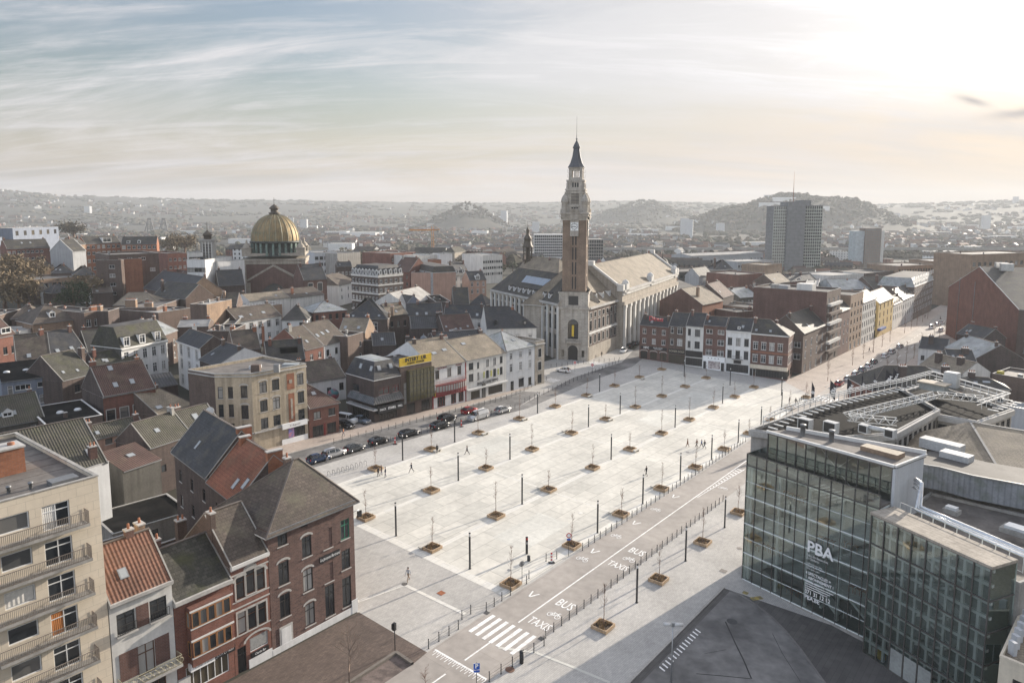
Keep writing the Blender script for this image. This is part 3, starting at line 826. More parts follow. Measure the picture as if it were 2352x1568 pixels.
# ------------------------------------------------------------------ larger bare trees at the bottom edge
def bare_tree(p, h, label, seed, name='bare_tree', group=None, spread=1.0, m=None, n0=16):
 r = random.Random(seed); m = m or M_bark
 t = thing(name, label, 'tree', p, r.uniform(0, 6), group)
 tk = MB(); cr = MB(); pts = [Vector((0, 0, -.1))]; x = y = 0
 for i in range(1, 8):
  x += r.uniform(-.08, .08) * h / 8; y += r.uniform(-.08, .08) * h / 8; pts.append(Vector((x, y, h * i / 7)))
 tk.tube(pts, h * .016, m, 7, h * .003)
 def br(p, d, L, rad_, lvl):
  q = p + d * L * .5 + Vector((r.uniform(-.1, .1), r.uniform(-.1, .1), r.uniform(-.02, .12))) * L
  e = q + (d + Vector((r.uniform(-.3, .3), r.uniform(-.3, .3), r.uniform(.0, .4)))).normalized() * L * .5
  cr.tube([p, q, e], rad_, m, 4 if lvl == 0 else 3, rad_ * .35, False)
  if lvl < 2:
   for k in range(4 if lvl == 0 else 3):
    s = p.lerp(q, r.uniform(.5, 1)) if r.random() < .4 else q.lerp(e, r.random())
    dd = (d + Vector((r.uniform(-.9, .9), r.uniform(-.9, .9), r.uniform(-.2, .8)))).normalized()
    br(s, dd, L * r.uniform(.4, .62), rad_ * .5, lvl + 1)
 for k in range(n0):
  u = r.uniform(.28, .95); i = min(6, int(u * 7)); p0 = pts[i].lerp(pts[i + 1], u * 7 - i)
  a = r.uniform(0, 2 * pi); el = r.uniform(.35, 1.0)
  br(p0, Vector((cos(a) * cos(el), sin(a) * cos(el), sin(el))), h * .30 * (1.2 - u * .75) * spread, h * .006 * (1.25 - u * .7), 0)
 tk.build('trunk', t); cr.build('crown', t)
 return t
bare_tree(at('H', 138, 1120) + Vector((0, 0, .02)), 6.6, 'bare pale street tree on the brick terrace at the bottom edge', 3, m=mat('pale_bark', (.22, .165, .13), .9))
bare_tree(at('H', 622, 1140), 2.6, 'small twiggy bare shrub by the near edge of the bus road', 8)
# ------------------------------------------------------------------ vehicles
M_tyre = mat('tyre', (.02, .02, .021), .8); M_rim = mat('rim', (.38, .38, .39), .35, metal=.7)
M_cglass = mat('car_glass', (.018, .022, .026), .06, var=.02, spec=.8)
M_head = mat('headlight', (.70, .70, .70), .15, var=.02); M_tail = mat('tail_light', (.35, .02, .02), .25, var=.02); M_plate = mat('number_plate', (.6, .58, .5), .6)
def paint(name, c, rough=.28, metal=.25): return mat('paint_' + name, c, rough, var=.04, metal=metal, spec=.6)
P_silver = paint('silver', (.50, .50, .50), .3, .55); P_grey = paint('graphite', (.085, .09, .095)); P_blk = paint('black', (.014, .014, .016)); P_red = paint('red', (.30, .018, .022))
P_wht = paint('white', (.72, .72, .71), .3, 0); P_blue = paint('blue', (.035, .06, .12)); P_steel = paint('steel_blue', (.14, .17, .21))
KINDS = {  # length, half width, list of stations (x from the nose, belt z, roof z or None, roof half width)
 'hatch': (4.1, .86, [(0, .62, None), (.12, .78, None), (.95, .93, None), (1.15, .96, .97), (1.85, .97, 1.44), (2.4, .97, 1.50), (3.3, .98, 1.45), (3.75, .99, 1.22), (3.98, .97, 1.0), (4.1, .72, None)]),
 'suv': (4.45, .91, [(0, .74, None), (.1, .92, None), (1.0, 1.06, None), (1.2, 1.08, 1.09), (1.85, 1.08, 1.62), (2.4, 1.08, 1.69), (3.7, 1.10, 1.64), (4.2, 1.11, 1.35), (4.38, 1.06, 1.12), (4.45, .82, None)]),
 'estate': (4.6, .89, [(0, .60, None), (.12, .76, None), (1.1, .92, None), (1.3, .94, .95), (2.05, .95, 1.40), (2.6, .95, 1.46), (4.0, .97, 1.40), (4.35, .98, 1.2), (4.52, .95, .99), (4.6, .7, None)]),
 'van': (5.3, .98, [(0, .80, None), (.1, 1.0, None), (.75, 1.18, None), (.95, 1.2, 1.21), (1.55, 1.22, 1.88), (2.0, 1.22, 1.98), (4.9, 1.22, 1.98), (5.15, 1.22, 1.92), (5.25, 1.2, 1.3), (5.3, .9, None)]),
 'minibus': (4.9, .95, [(0, .82, None), (.1, 1.0, None), (.6, 1.1, None), (.8, 1.12, 1.13), (1.35, 1.12, 1.80), (1.8, 1.12, 1.92), (4.5, 1.12, 1.92), (4.75, 1.12, 1.86), (4.85, 1.1, 1.25), (4.9, .9, None)])}
CARM = {}
def car_meshes(kind, pm):
 key = (kind, pm.name)
 if key in CARM: return CARM[key]
 L, hw, st = KINDS[kind]
 bd = MB(); gl = MB()
 def ring(x, z, k):
  t = .93 if k in (0, len(st) - 1) else 1.0
  w = hw * t * (.90 if k in (0, len(st) - 1) else .97 if k in (1, len(st) - 2) else 1)
  return [(-w * .93, .22), (-w, .45), (-w * .985, z * .86 + .02), (-w * .94, z), (w * .94, z), (w * .985, z * .86 + .02), (w, .45), (w * .93, .22)]
 for k in range(len(st) - 1):
  a, b_ = ring(st[k][0], st[k][1], k), ring(st[k + 1][0], st[k + 1][1], k + 1)
  for j in range(8):
   jj = (j + 1) % 8
   if j == 3 and st[k][2] and st[k + 1][2]: continue
   bd.face([(st[k][0], *a[j]), (st[k][0], *a[jj]), (st[k + 1][0], *b_[jj]), (st[k + 1][0], *b_[j])], pm if j != 7 else M_tyre, True)
 bd.face([(0, *q) for q in reversed(ring(0, st[0][1], 0))], pm); bd.face([(L, *q) for q in ring(L, st[-1][1], len(st) - 1)], pm)
 G_ = [(x, z, r) for x, z, r in st if r]
 rw = lambda z, r: hw * (.92 - .24 * min(1, (r - z) / .55)) if r - z > .05 else hw * .92
 blind = kind == 'van'
 for k in range(len(G_) - 1):
  (x0, z0, r0), (x1, z1, r1) = G_[k], G_[k + 1]
  w0, w1 = rw(z0, r0), rw(z1, r1)
  top_glass = k == 0 or k == len(G_) - 2 or (k == len(G_) - 3 and kind in ('hatch',))
  if kind == 'van': top_glass = k == 0
  (gl if top_glass else bd).face([(x0, -w0, r0), (x0, w0, r0), (x1, w1, r1), (x1, -w1, r1)], M_cglass if top_glass else pm, not top_glass)
  for s in (-1, 1):
   q = [(x0, s * hw * .94, z0), (x1, s * hw * .94, z1), (x1, s * w1, r1), (x0, s * w0, r0)]
   if s > 0: q = list(reversed(q))
   bd.face(q, pm)
   if (blind and k >= 2) or max(r0 - z0, r1 - z1) < .12: continue
   # side glass set a hair proud of the body side, pillars stay body coloured
   c = sum((Vector(v) for v in q), Vector()) / 4
   ins = [Vector(v).lerp(c, .13) + Vector((0, s * .012, .004)) for v in q]
   gl.face(ins, M_cglass)
 wh = MB(); rm = MB(); rr = .33 if kind in ('hatch', 'estate') else .37
 for m_, mb_, pr in ((M_tyre, wh, [(0, -.11), (rr * .9, -.11), (rr, -.07), (rr, .07), (rr * .9, .11), (0, .11)]), (M_rim, rm, [(0, -.02), (rr * .62, -.02), (rr * .62, .118), (rr * .2, .105), (0, .105)])):
  mb_.lathe(pr, m_, 14)
 li = MB(); li.box(-.02, .16, -.2, .2, -.07, .08, M_head); tl = MB(); tl.box(-.12, .02, -.12, .12, -.14, .16, M_tail)
 mi = MB(); mi.box(-.06, .06, -.1, .1, -.07, .07, pm)
 pl = MB(); pl.box(-.01, .01, -.26, .26, -.06, .06, M_plate)
 CARM[key] = (bd.mesh('body'), gl.mesh('window'), wh.mesh('tyre'), rm.mesh('rim'), li.mesh('headlight'), tl.mesh('tail_light'), mi.mesh('mirror'), pl.mesh('number_plate'), rr)
 return CARM[key]
def car(p, heading, kind, pm, label, group=None, name='car', cat='car'):
 L, hw, st = KINDS[kind]
 bd, gl, ty, rm, li, tl, mi, pl, rr = car_meshes(kind, pm)
 t = thing(name, label, cat, p + Vector((0, 0, .03)), heading, group)
 def P(n, me, loc, rot=(0, 0, 0), par=t):
  o = link(n, me, par, loc); o.rotation_euler = rot; return o
 # local +X is the nose: the meshes run from the nose backwards
 def flip(v): return (L / 2 - v[0], -v[1], v[2])
 P('body', bd, (L / 2, 0, 0), (0, 0, pi)); P('window', gl, (L / 2, 0, 0), (0, 0, pi))
 for x in (.82, L - .85):
  for s in (-1, 1):
   w = P('wheel', ty, (L / 2 - x, s * (hw - .08), rr), (-s * pi / 2, 0, 0)); P('rim', rm, (0, 0, 0), (0, 0, 0), w)
 for s in (-1, 1):
  P('headlight', li, (L / 2 - .12, s * hw * .66, st[1][1] * .83)); P('tail_light', tl, (-L / 2 + .10, s * hw * .80, st[-2][1] * .86))
  P('mirror', mi, (L / 2 - st[3][0] - .35, s * (hw + .06), st[3][1] + .08))
 P('number_plate', pl, (L / 2 + .005, 0, .45)); P('number_plate', pl, (-L / 2 - .005, 0, .55))
 return t
HD = rad(47.8)
gpk = 'cars parked along the left side of the square'
for c, x, y, k, pm, lab, h in (
 ('F', -60, 722, 'hatch', P_blue, 'dark blue hatchback parked at the end of the line by the bicycle stands', HD),
 ('F', 42, 690, 'suv', P_silver, 'silver crossover parked in line beside the bicycle stands', HD), ('F', 172, 655, 'hatch', P_grey, 'graphite grey hatchback parked behind the silver crossover', HD),
 ('F', 325, 608, 'hatch', P_blk, 'black hatchback parked between the grey car and the red striped post', HD), ('F', 520, 558, 'estate', P_blk, 'low black car parked alone in the middle of the line', HD),
 ('F', 718, 510, 'suv', P_blk, 'black off-roader parked on the square side, behind the low black car', HD), ('F', 762, 462, 'suv', P_blk, 'black car parked on the shop side, left of the red car', HD),
 ('F', 905, 412, 'hatch', P_red, 'red hatchback parked behind the silver van', HD), ('F', 1118, 408, 'hatch', P_silver, 'silver hatchback parked last in line beyond the van', HD)):
 car(at(c, x, y), h, k, pm, lab, gpk)
car(at('F', 960, 452), HD + pi, 'van', P_silver, 'silver panel van parked beside the red hatchback', None, 'van', 'van')
car(at('F', 122, 472), HD - pi / 2 + .25, 'minibus', P_wht, 'white minibus parked in the yard left of the grill house', None, 'van', 'van')
car(at('F', 110, 505), HD - pi / 2 + .3, 'hatch', P_blk, 'black car parked in the yard in front of the white minibus')
car(at('F', 215, 475), HD - pi / 2 + .2, 'hatch', P_steel, 'steel blue car parked in the yard under the grill house')
car(at('F', 1503, 152), rad(150), 'hatch', P_wht, 'white hatchback driving past in front of the tower', None)
car(at('B', 1888, 1462), rad(66) + pi, 'estate', P_wht, 'white car at the foot of the hall, nearest in its parked line', None)
car(at('B', 1928, 1432), rad(62), 'suv', P_blk, 'black car parked second in line beside the hall')
car(at('B', 1962, 1415), rad(62), 'hatch', P_grey, 'grey car parked third in line beside the hall')
bl = 'cars parked along the boulevard'
for i, (x, y, pm, k, nm) in enumerate(((1173, 1412, P_red, 'hatch', 'red car, nearest of the parked boulevard line'), (1230, 1382, P_silver, 'hatch', 'silver car parked behind the red one on the boulevard'), (1280, 1350, P_silver, 'estate', 'silver estate, third in the boulevard line'), (1320, 1322, P_steel, 'hatch', 'steel blue hatchback, fourth in the boulevard line'),
         (1360, 1298, P_wht, 'hatch', 'white hatchback, fifth in the boulevard line'), (1394, 1272, P_grey, 'hatch', 'dark grey hatchback, sixth in the boulevard line'), (1466, 1232, P_wht, 'estate', 'white estate after the gap in the boulevard line'), (1508, 1208, P_silver, 'suv', 'silver crossover, eighth in the boulevard line'), (1560, 1172, P_silver, 'estate', 'silver estate parked last before the crossing of the boulevard'),
         (1703, 1146, P_silver, 'hatch', 'silver hatchback driving on the far side of the boulevard'), (1765, 1050, P_wht, 'minibus', 'white delivery van far down the boulevard'), (1800, 1032, P_silver, 'hatch', 'silver car behind the delivery van'), (1825, 1018, P_wht, 'hatch', 'white car, farthest in the boulevard line'), (1825, 1068, P_silver, 'suv', 'silver car standing opposite the delivery van'),
         (1355, 1475, P_blk, 'suv', 'black car waiting near the boulevard crossing by the red house'))):
 car(at('C', x, y), ANG - .03, k, pm, nm, bl, 'van' if k == 'minibus' else 'car', 'van' if k == 'minibus' else 'car')
# ------------------------------------------------------------------ people
M_skin = mat('skin', (.42, .26, .19), .6, var=.05); M_hair = mat('dark_hair', (.025, .018, .014), .7)
CL = {'black': (.016, .016, .019), 'navy': (.022, .03, .055), 'grey': (.22, .23, .25), 'lightgrey': (.36, .38, .40), 'brown': (.16, .075, .04), 'tan': (.30, .22, .15), 'orange': (.50, .20, .09), 'blue': (.06, .10, .22), 'jeans': (.07, .09, .15), 'red': (.3, .03, .03)}
for k, c in CL.items(): mat('cloth_' + k, c, .9, var=.1)
def person(p, face, label, top, legs, h=1.72, stride=.0, coat=False, carry=None, phase=1):
 s = h / 1.72
 t = thing('person', label, 'person', p + Vector((0, 0, .025)), face)          # local +Y is where they face
 V = []; Ed = []; Rd = []; Z = []
 def v(x, y, z, r, zone, par=None):
  V.append((x * s, y * s, z * s)); Rd.append((r[0] * s, r[1] * s) if isinstance(r, tuple) else (r * s, r * s)); Z.append(zone)
  if par is not None: Ed.append((par, len(V) - 1))
  return len(V) - 1
 pel = v(0, 0, .93, (.15, .105), 1)
 wst = v(0, .0, 1.08, (.14, .10), 0, pel); chs = v(0, .01, 1.28, (.165, .115), 0, wst); nkb = v(0, .01, 1.43, (.10, .08), 0, chs)
 nk = v(0, .02, 1.50, .052, 2, nkb); jw = v(0, .04, 1.56, (.068, .075), 2, nk); hd = v(0, .035, 1.65, (.078, .095), 2, jw); v(0, .025, 1.71, (.055, .065), 2, hd)
 for sd in (-1, 1):
  st = stride * sd * phase
  hip = v(sd * .095, 0, .88, .092, 1, pel)
  kn = v(sd * .10, st * .22 + .04, .50, .062, 1, hip)
  an = v(sd * .10, st * .42 - (.06 if st < 0 else 0), .10 + (.07 if st < 0 else 0), .043, 1, kn)
  he = v(sd * .10, st * .42 + .03 - (.04 if st < 0 else 0), .045 + (.035 if st < 0 else 0), .042, 3, an)
  v(sd * .115, st * .42 + .17, .038, .036, 3, he)
  sh = v(sd * .175, .0, 1.40, .068, 0, nkb)
  if carry == sd:
   el = v(sd * .25, .04, 1.14, .050, 0, sh); wr = v(sd * .20, .24, 1.16, .036, 0, el); hn = v(sd * .18, .33, 1.18, (.040, .02), 2, wr); fd = Vector((-.1 * sd, 1, .1))
  else:
   el = v(sd * .235, -st * .12 - .02, 1.13, .050, 0, sh); wr = v(sd * .245, -st * .22 + .08, .90, .036, 0, el); hn = v(sd * .245, -st * .24 + .10, .83, (.022, .040), 2, wr); fd = Vector((0, .18, -1))
  hp = Vector(V[hn]) / s
  for f_ in range(4):
   off = Vector((0, (f_ - 1.5) * .021, 0)) if carry != sd else Vector(((f_ - 1.5) * .021, 0, 0))
   L = (.062, .075, .07, .055)[f_]
   a = hp + off + fd.normalized() * .045; b_ = a + fd.normalized() * L * .55 + Vector((-sd * .004, .004, 0)); c = b_ + fd.normalized() * L * .4 + Vector((-sd * .014, .008, .003))
   i1 = v(*a, .0095, 2, hn); i2 = v(*b_, .009, 2, i1); v(*c, .008, 2, i2)
  th = hp + Vector((-sd * .012, .042, -.012)) if carry != sd else hp + Vector((-sd * .03, .02, .03))
  i1 = v(*th, .0105, 2, hn); v(*(th + fd.normalized() * .035 + Vector((-sd * .006, .012, 0))), .009, 2, i1)
 me = bpy.data.meshes.new('body'); me.from_pydata(V, Ed, [])
 o = bpy.data.objects.new('body', me); COL.objects.link(o)
 sk = o.modifiers.new('skin', 'SKIN'); sk.use_smooth_shade = True
 for i, d in enumerate(me.skin_vertices[0].data):
  d.radius = Rd[i]; d.use_root = (i == 0)
 ss = o.modifiers.new('sub', 'SUBSURF'); ss.levels = 1; ss.render_levels = 1
 bpy.context.view_layer.update()
 m2 = bpy.data.meshes.new_from_object(o.evaluated_get(bpy.context.evaluated_depsgraph_get()))
 bpy.data.objects.remove(o)
 m2.materials.clear()
 for m in (MATS['cloth_' + top], MATS['cloth_' + legs], M_skin, M_black): m2.materials.append(m)
 VV = [Vector(q) for q in V]
 for pl in m2.polygons:
  c = pl.center; bi = min(range(len(VV)), key=lambda i: (VV[i] - c).length_squared - .25 * Rd[i][0] ** 2)
  pl.material_index = Z[bi]; pl.use_smooth = True
 bo = link('body', m2, t)
 hr = MB(); hr.lathe([(.092 * s, 1.63 * s), (.100 * s, 1.67 * s), (.092 * s, 1.72 * s), (.055 * s, 1.765 * s), (0, 1.775 * s)], M_hair, 12, (0, .012 * s)); hr.build('hair', t)
 ey = MB()
 for sd in (-1, 1): ey.lathe([(0, 1.638 * s), (.010 * s, 1.645 * s), (0, 1.652 * s)], M_black, 6, (sd * .03 * s, .128 * s))
 ey.build('eyes', t); ns = MB(); ns.tube([(0, .115 * s, 1.64 * s), (0, .143 * s, 1.605 * s), (0, .118 * s, 1.60 * s)], .011 * s, M_skin, 6); ns.build('nose', t)
 if coat:
  ct = MB(); ct.lathe([(.21 * s, .62 * s), (.20 * s, .80 * s), (.185 * s, .95 * s), (.165 * s, 1.10 * s)], MATS['cloth_' + top], 14); co = ct.build('coat', t); co.scale = (1.0, .80, 1)
 return t
PE = [('H', 515, 440, 2.75, 'man in a light grey jacket striding across the grey paving', 'lightgrey', 'tan', 1.84, 1, False), ('F', 535, 792, 2.3, 'walker in dark clothes with a raised arm near the left planters', 'navy', 'black', 1.72, 1, False),
      ('F', 890, 679, 1.2, 'walker in black crossing the left half of the square', 'black', 'black', 1.78, 1, False), ('F', 698, 668, .4, 'woman in a long black coat standing at a planter', 'black', 'grey', 1.68, .3, True),
      ('F', 324, 817, 1.0, 'person in black, left of the three standing by the planter', 'black', 'black', 1.72, .2, False), ('F', 343, 807, -1.2, 'person in black, middle of the three standing by the planter', 'black', 'jeans', 1.7, .2, False), ('F', 369, 823, 1.9, 'person in navy, right of the three standing by the planter', 'navy', 'jeans', 1.8, .25, False),
      ('F', 2033, 814, .6, 'walker in black carrying something near the bus road lamps', 'black', 'black', 1.8, .7, False), ('F', 2296, 630, .9, 'walker in a brown coat alone in the far part of the square', 'brown', 'brown', 1.72, .6, True),
      ('G', 2, 393, .8, 'walker in brown and black, left of the small group', 'brown', 'black', 1.72, .8, False), ('G', 26, 395, .8, 'walker in blue, middle of the small group', 'blue', 'navy', 1.74, .8, False), ('G', 41, 398, .8, 'walker in black, right of the small group', 'black', 'navy', 1.74, .8, False),
      ('F', 101, 562, 1.5, 'person in an orange top on the pavement by the brick cafe', 'orange', 'jeans', 1.74, .5, False), ('F', 80, 538, 1.5, 'person in dark clothes waiting beside the brick cafe', 'black', 'black', 1.72, .1, False), ('F', -2, 725, 1.0, 'person standing beside the dark blue parked car', 'black', 'grey', 1.7, .2, False),
      ('C', 1365, 1200, 1.0, 'person walking on the boulevard, left of the pair', 'black', 'black', 1.75, .7, False), ('C', 1389, 1203, 1.0, 'person walking on the boulevard, right of the pair', 'black', 'grey', 1.72, .7, False), ('C', 1818, 995, 1.0, 'lone walker far up the boulevard', 'black', 'black', 1.75, .6, False),
      ('C', 1720, 985, 1.2, 'walker by the shop fronts at the far end of the boulevard', 'black', 'navy', 1.75, .6, False), ('C', 855, 1530, 1.0, 'person near the boulevard end planter, left of two', 'black', 'grey', 1.72, .4, False), ('C', 895, 1535, 2.0, 'person near the boulevard end planter, right of two', 'black', 'black', 1.75, .4, False), ('B', 1748, 1492, .5, 'person on the pavement beside the tower', 'black', 'black', 1.75, .5, False)]
for i, (c, x, y, fa, lab, tp, lg, h, sd, ct) in enumerate(PE):
 person(at(c, x, y), fa, lab, tp, lg, h, sd, ct, 1 if i in (1, 7) else None, 1 if i % 2 else -1)
# ------------------------------------------------------------------ building kit
W_ = {}
def wall_m(n, col, kind='plain', **k): W_[n] = mat('wall_' + n, col, .9, kind, **k); return W_[n]
wall_m('brick', (.150, .078, .060), 'brick', col2=(.105, .054, .043), streak=.22)
wall_m('red', (.205, .083, .056), 'brick', col2=(.15, .060, .042), streak=.18)
wall_m('orange', (.31, .125, .062), 'brick', col2=(.25, .095, .048), streak=.15)
wall_m('dark', (.082, .056, .047), 'brick', col2=(.060, .042, .036), streak=.25)
wall_m('brown', (.125, .085, .066), 'brick', col2=(.095, .063, .050), streak=.22)
wall_m('corner', (.155, .088, .070), 'brick', col2=(.085, .050, .042), streak=.18)
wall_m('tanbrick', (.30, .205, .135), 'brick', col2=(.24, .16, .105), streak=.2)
wall_m('white', (.66, .655, .64), streak=.16, var=.07)
wall_m('offwhite', (.60, .585, .55), streak=.22, var=.09)
wall_m('cream', (.62, .545, .43), streak=.14, var=.08)
wall_m('grey', (.36, .365, .37), streak=.2, var=.1)
wall_m('palegrey', (.50, .51, .52), streak=.14, var=.06)
wall_m('bluegrey', (.19, .215, .265), streak=.2, var=.1)
wall_m('stone', (.40, .355, .295), 'slab', p=(1.3, .55, .03), col2=(.36, .315, .26), streak=.3, var=.14)
wall_m('artdeco', (.41, .345, .255), streak=.35, var=.16)
wall_m('yellow', (.55, .40, .16), streak=.15, var=.08)
wall_m('concrete', (.33, .315, .29), streak=.3, var=.14)
wall_m('darkrender', (.10, .095, .085), streak=.3, var=.2)
wall_m('pink', (.42, .27, .21), streak=.2, var=.1)
RF = {}
def roof_m(n, col, kind, **k): k.setdefault('var', .27); RF[n] = mat('roof_' + n, col, k.pop('rough', .8), kind, **k); return RF[n]
roof_m('slate', (.044, .045, .050), 'slate', col2=(.028, .029, .033), p=(.06, .055, .045, 1), rough=.62)
roof_m('slate2', (.062, .057, .052), 'slate', col2=(.042, .039, .035), p=(.075, .068, .045, 1), rough=.7)
roof_m('moss', (.068, .064, .052), 'slate', col2=(.042, .041, .032), p=(.056, .058, .028, 1))
roof_m('brown', (.105, .083, .067), 'slate', col2=(.072, .057, .046), p=(.10, .088, .062, 1))
roof_m('green', (.092, .084, .064), 'tile', col2=(.045, .042, .032), p=(.062, .062, .038, 1))
roof_m('rust', (.185, .088, .055), 'tile', col2=(.10, .046, .030), p=(.12, .065, .042, 1))
roof_m('maroon', (.115, .066, .053), 'tile', col2=(.060, .036, .030), p=(.10, .07, .05, 1))
roof_m('redtile', (.24, .095, .055), 'tile', col2=(.135, .052, .032), p=(.15, .075, .045, 1))
roof_m('dark', (.040, .041, .045), 'seam', col2=(.026, .027, .030), rough=.6)
roof_m('tan', (.24, .20, .15), 'slate', col2=(.20, .165, .12), p=(.19, .16, .11, 1))
roof_m('zinc', (.30, .31, .31), 'seam', col2=(.24, .25, .25), rough=.5)
roof_m('felt', (.085, .080, .075), 'mottle', col2=(.060, .056, .052), scale=.6, var=.2)
roof_m('gravel', (.17, .152, .135), 'mottle', col2=(.125, .112, .10), scale=.8, var=.2)
roof_m('paleflat', (.36, .345, .32), 'mottle', col2=(.28, .27, .25), scale=.5, var=.15)
roof_m('bitumen', (.011, .011, .011), 'mottle', col2=(.020, .019, .018), scale=.5, var=.25, rough=.95, spec=.08)
G_dark = glass_mat('window_glass', (.016, .019, .022), (.36, .35, .33), .22)
G_shop = glass_mat('shop_glass', (.020, .020, .020), (.10, .085, .06), .3, .08)
FRM = {'w': mat('frame_white', (.68, .68, .67), .6, var=.05), 'd': mat('frame_dark', (.035, .033, .032), .6, var=.05), 'b': mat('frame_brown', (.10, .05, .03), .6), 'g': mat('frame_green', (.05, .22, .14), .6), 'o': mat('frame_timber', (.33, .16, .07), .6), 'r': mat('frame_red', (.22, .03, .03), .6), 's': mat('frame_steel', (.25, .26, .27), .5, metal=.4)}
M_sill = mat('sill_stone', (.40, .385, .36), .85)
M_trim = mat('trim_white', (.60, .59, .56), .75, var=.08); M_zincg = mat('gutter_zinc', (.22, .225, .23), .5, metal=.5)
M_verge = mat('verge', (.27, .26, .24), .8, var=.15)
M_pot = mat('chimney_pot', (.27, .12, .07), .9)
WINM = {}
def win_mesh(w, h, st):
 k = (round(w, 2), round(h, 2), st)
 if k in WINM: return WINM[k]
 fr = FRM.get(st[0], FRM['w']); mb = MB(); pn = MB(); d0, d1 = .07, .15
 if st[0] == 'k':
  mb.box(-w / 2, w / 2, .06, .12, 0, h, W_['corner' if 'c' in st else 'brick']); pn = None
 else:
  f = min(.085, w * .09)
  mb.box(-w / 2, -w / 2 + f, d0, d1, 0, h, fr); mb.box(w / 2 - f, w / 2, d0, d1, 0, h, fr)
  mb.box(-w / 2 + f, w / 2 - f, d0, d1, 0, f, fr); mb.box(-w / 2 + f, w / 2 - f, d0, d1, h - f, h, fr)
  nb = max(1, int(round(w / .75))) if 'x' in st else (int(st[-1]) if st[-1].isdigit() else (2 if w > .95 else 1))
  tr = 'x' not in st and h > 1.5
  for i in range(1, nb): mb.box(-w / 2 + w * i / nb - f * .45, -w / 2 + w * i / nb + f * .45, d0 + .01, d1, f, h - f, fr)
  if tr: mb.box(-w / 2 + f, w / 2 - f, d0 + .005, d1, h * .70, h * .70 + f * .9, fr)
  if 'm' in st:
   for q in (.25, .5, .75): mb.box(-w / 2 + f, w / 2 - f, d0 + .015, d1, h * q, h * q + f * .8, fr)
  pn.face([(-w / 2 + .01, .125, .01), (w / 2 - .01, .125, .01), (w / 2 - .01, .125, h - .01), (-w / 2 + .01, .125, h - .01)], G_shop if 'x' in st else G_dark)
 if 'n' not in st and 'x' not in st: mb.box(-w / 2 - .1, w / 2 + .1, -.08, .06, -.11, -.003, M_sill)
 if 'a' in st:
  n = 7; r = w * .5; q = []
  for i in range(n + 1):
   a = pi * (1 - i / n) ; x = cos(a) * (w / 2 + .02); z = h - .02 + sin(a) * w * .17
   x2 = cos(a) * (w / 2 + .24); z2 = h - .02 + sin(a) * (w * .17 + .24)
   q.append(((x, z), (x2, z2)))
  for (a, b), (c, d) in zip(q, q[1:]):
   mb.face([(a[0], -.035, a[1]), (c[0], -.035, c[1]), (d[0], -.035, d[1]), (b[0], -.035, b[1])], M_sill)
   mb.face([(b[0], -.035, b[1]), (d[0], -.035, d[1]), (d[0], .02, d[1]), (b[0], .02, b[1])], M_sill)
   mb.face([(a[0], .02, a[1]), (c[0], .02, c[1]), (c[0], -.035, c[1]), (a[0], -.035, a[1])], M_sill)
 if 'l' in st: mb.box(-w / 2 - .14, w / 2 + .14, -.035, .05, h + .003, h + .24, M_sill)
 if 's' in st[1:]:
  for q in (-1, 1): mb.box(q * (w / 2 + .085) - .085, q * (w / 2 + .085) + .085, -.03, .05, -.0, h, M_sill)
  mb.box(-w / 2 - .17, w / 2 + .17, -.035, .05, h + .003, h + .22, M_sill)
 if 'r' in st[1:]:    # little iron balcony
  for z in (.12, .85): mb.box(-w / 2 - .1, w / 2 + .1, -.32, -.28, z, z + .05, FRM['d'])
  for i in range(9): mb.box(-w / 2 - .1 + (w + .2) * i / 8 - .014, -w / 2 - .1 + (w + .2) * i / 8 + .014, -.315, -.285, .1, .87, FRM['d'])
  mb.box(-w / 2 - .15, w / 2 + .15, -.36, 0, -.12, 0, M_sill)
 WINM[k] = (mb.mesh('window'), pn.mesh('pane') if pn else None)
 return WINM[k]
def wall_face(mb, O, X, w, z0, z1, ops, m, rev=.16):
 """wall w wide from z0 to z1 with real openings (x0, x1, za, zb); X = unit vector along, outside on the right hand side"""
 O, X = Vector(O), Vector(X); inw = Vector((0, 0, 1)).cross(X)
 P = lambda x, z, d=0.0: O + X * x + inw * d + Vector((0, 0, z))
 ops = [(max(.02, a), min(w - .02, b), max(z0 + .02, c), min(z1 - .02, d)) for a, b, c, d in ops]
 ops = [o for o in ops if o[1] > o[0] and o[3] > o[2]]
 xs = sorted(set([0, w] + [round(q, 4) for o in ops for q in o[:2]])); zs = sorted(set([z0, z1] + [round(q, 4) for o in ops for q in o[2:]]))
 for za, zb in zip(zs, zs[1:]):
  run_ = None
  for xa, xb in zip(xs, xs[1:]):
   c = ((xa + xb) / 2, (za + zb) / 2)
   hole = any(o[0] < c[0] < o[1] and o[2] < c[1] < o[3] for o in ops)
   if hole:
    if run_ is not None: mb.face([P(run_, za), P(xa, za), P(xa, zb), P(run_, zb)], m); run_ = None
   elif run_ is None: run_ = xa
  if run_ is not None: mb.face([P(run_, za), P(w, za), P(w, zb), P(run_, zb)], m)
 for a, b, c, d in ops:
  mb.face([P(a, c), P(b, c), P(b, c, rev), P(a, c, rev)], m); mb.face([P(a, d, rev), P(b, d, rev), P(b, d), P(a, d)], m)
  mb.face([P(a, c), P(a, c, rev), P(a, d, rev), P(a, d)], m); mb.face([P(b, c, rev), P(b, c), P(b, d), P(b, d, rev)], m)
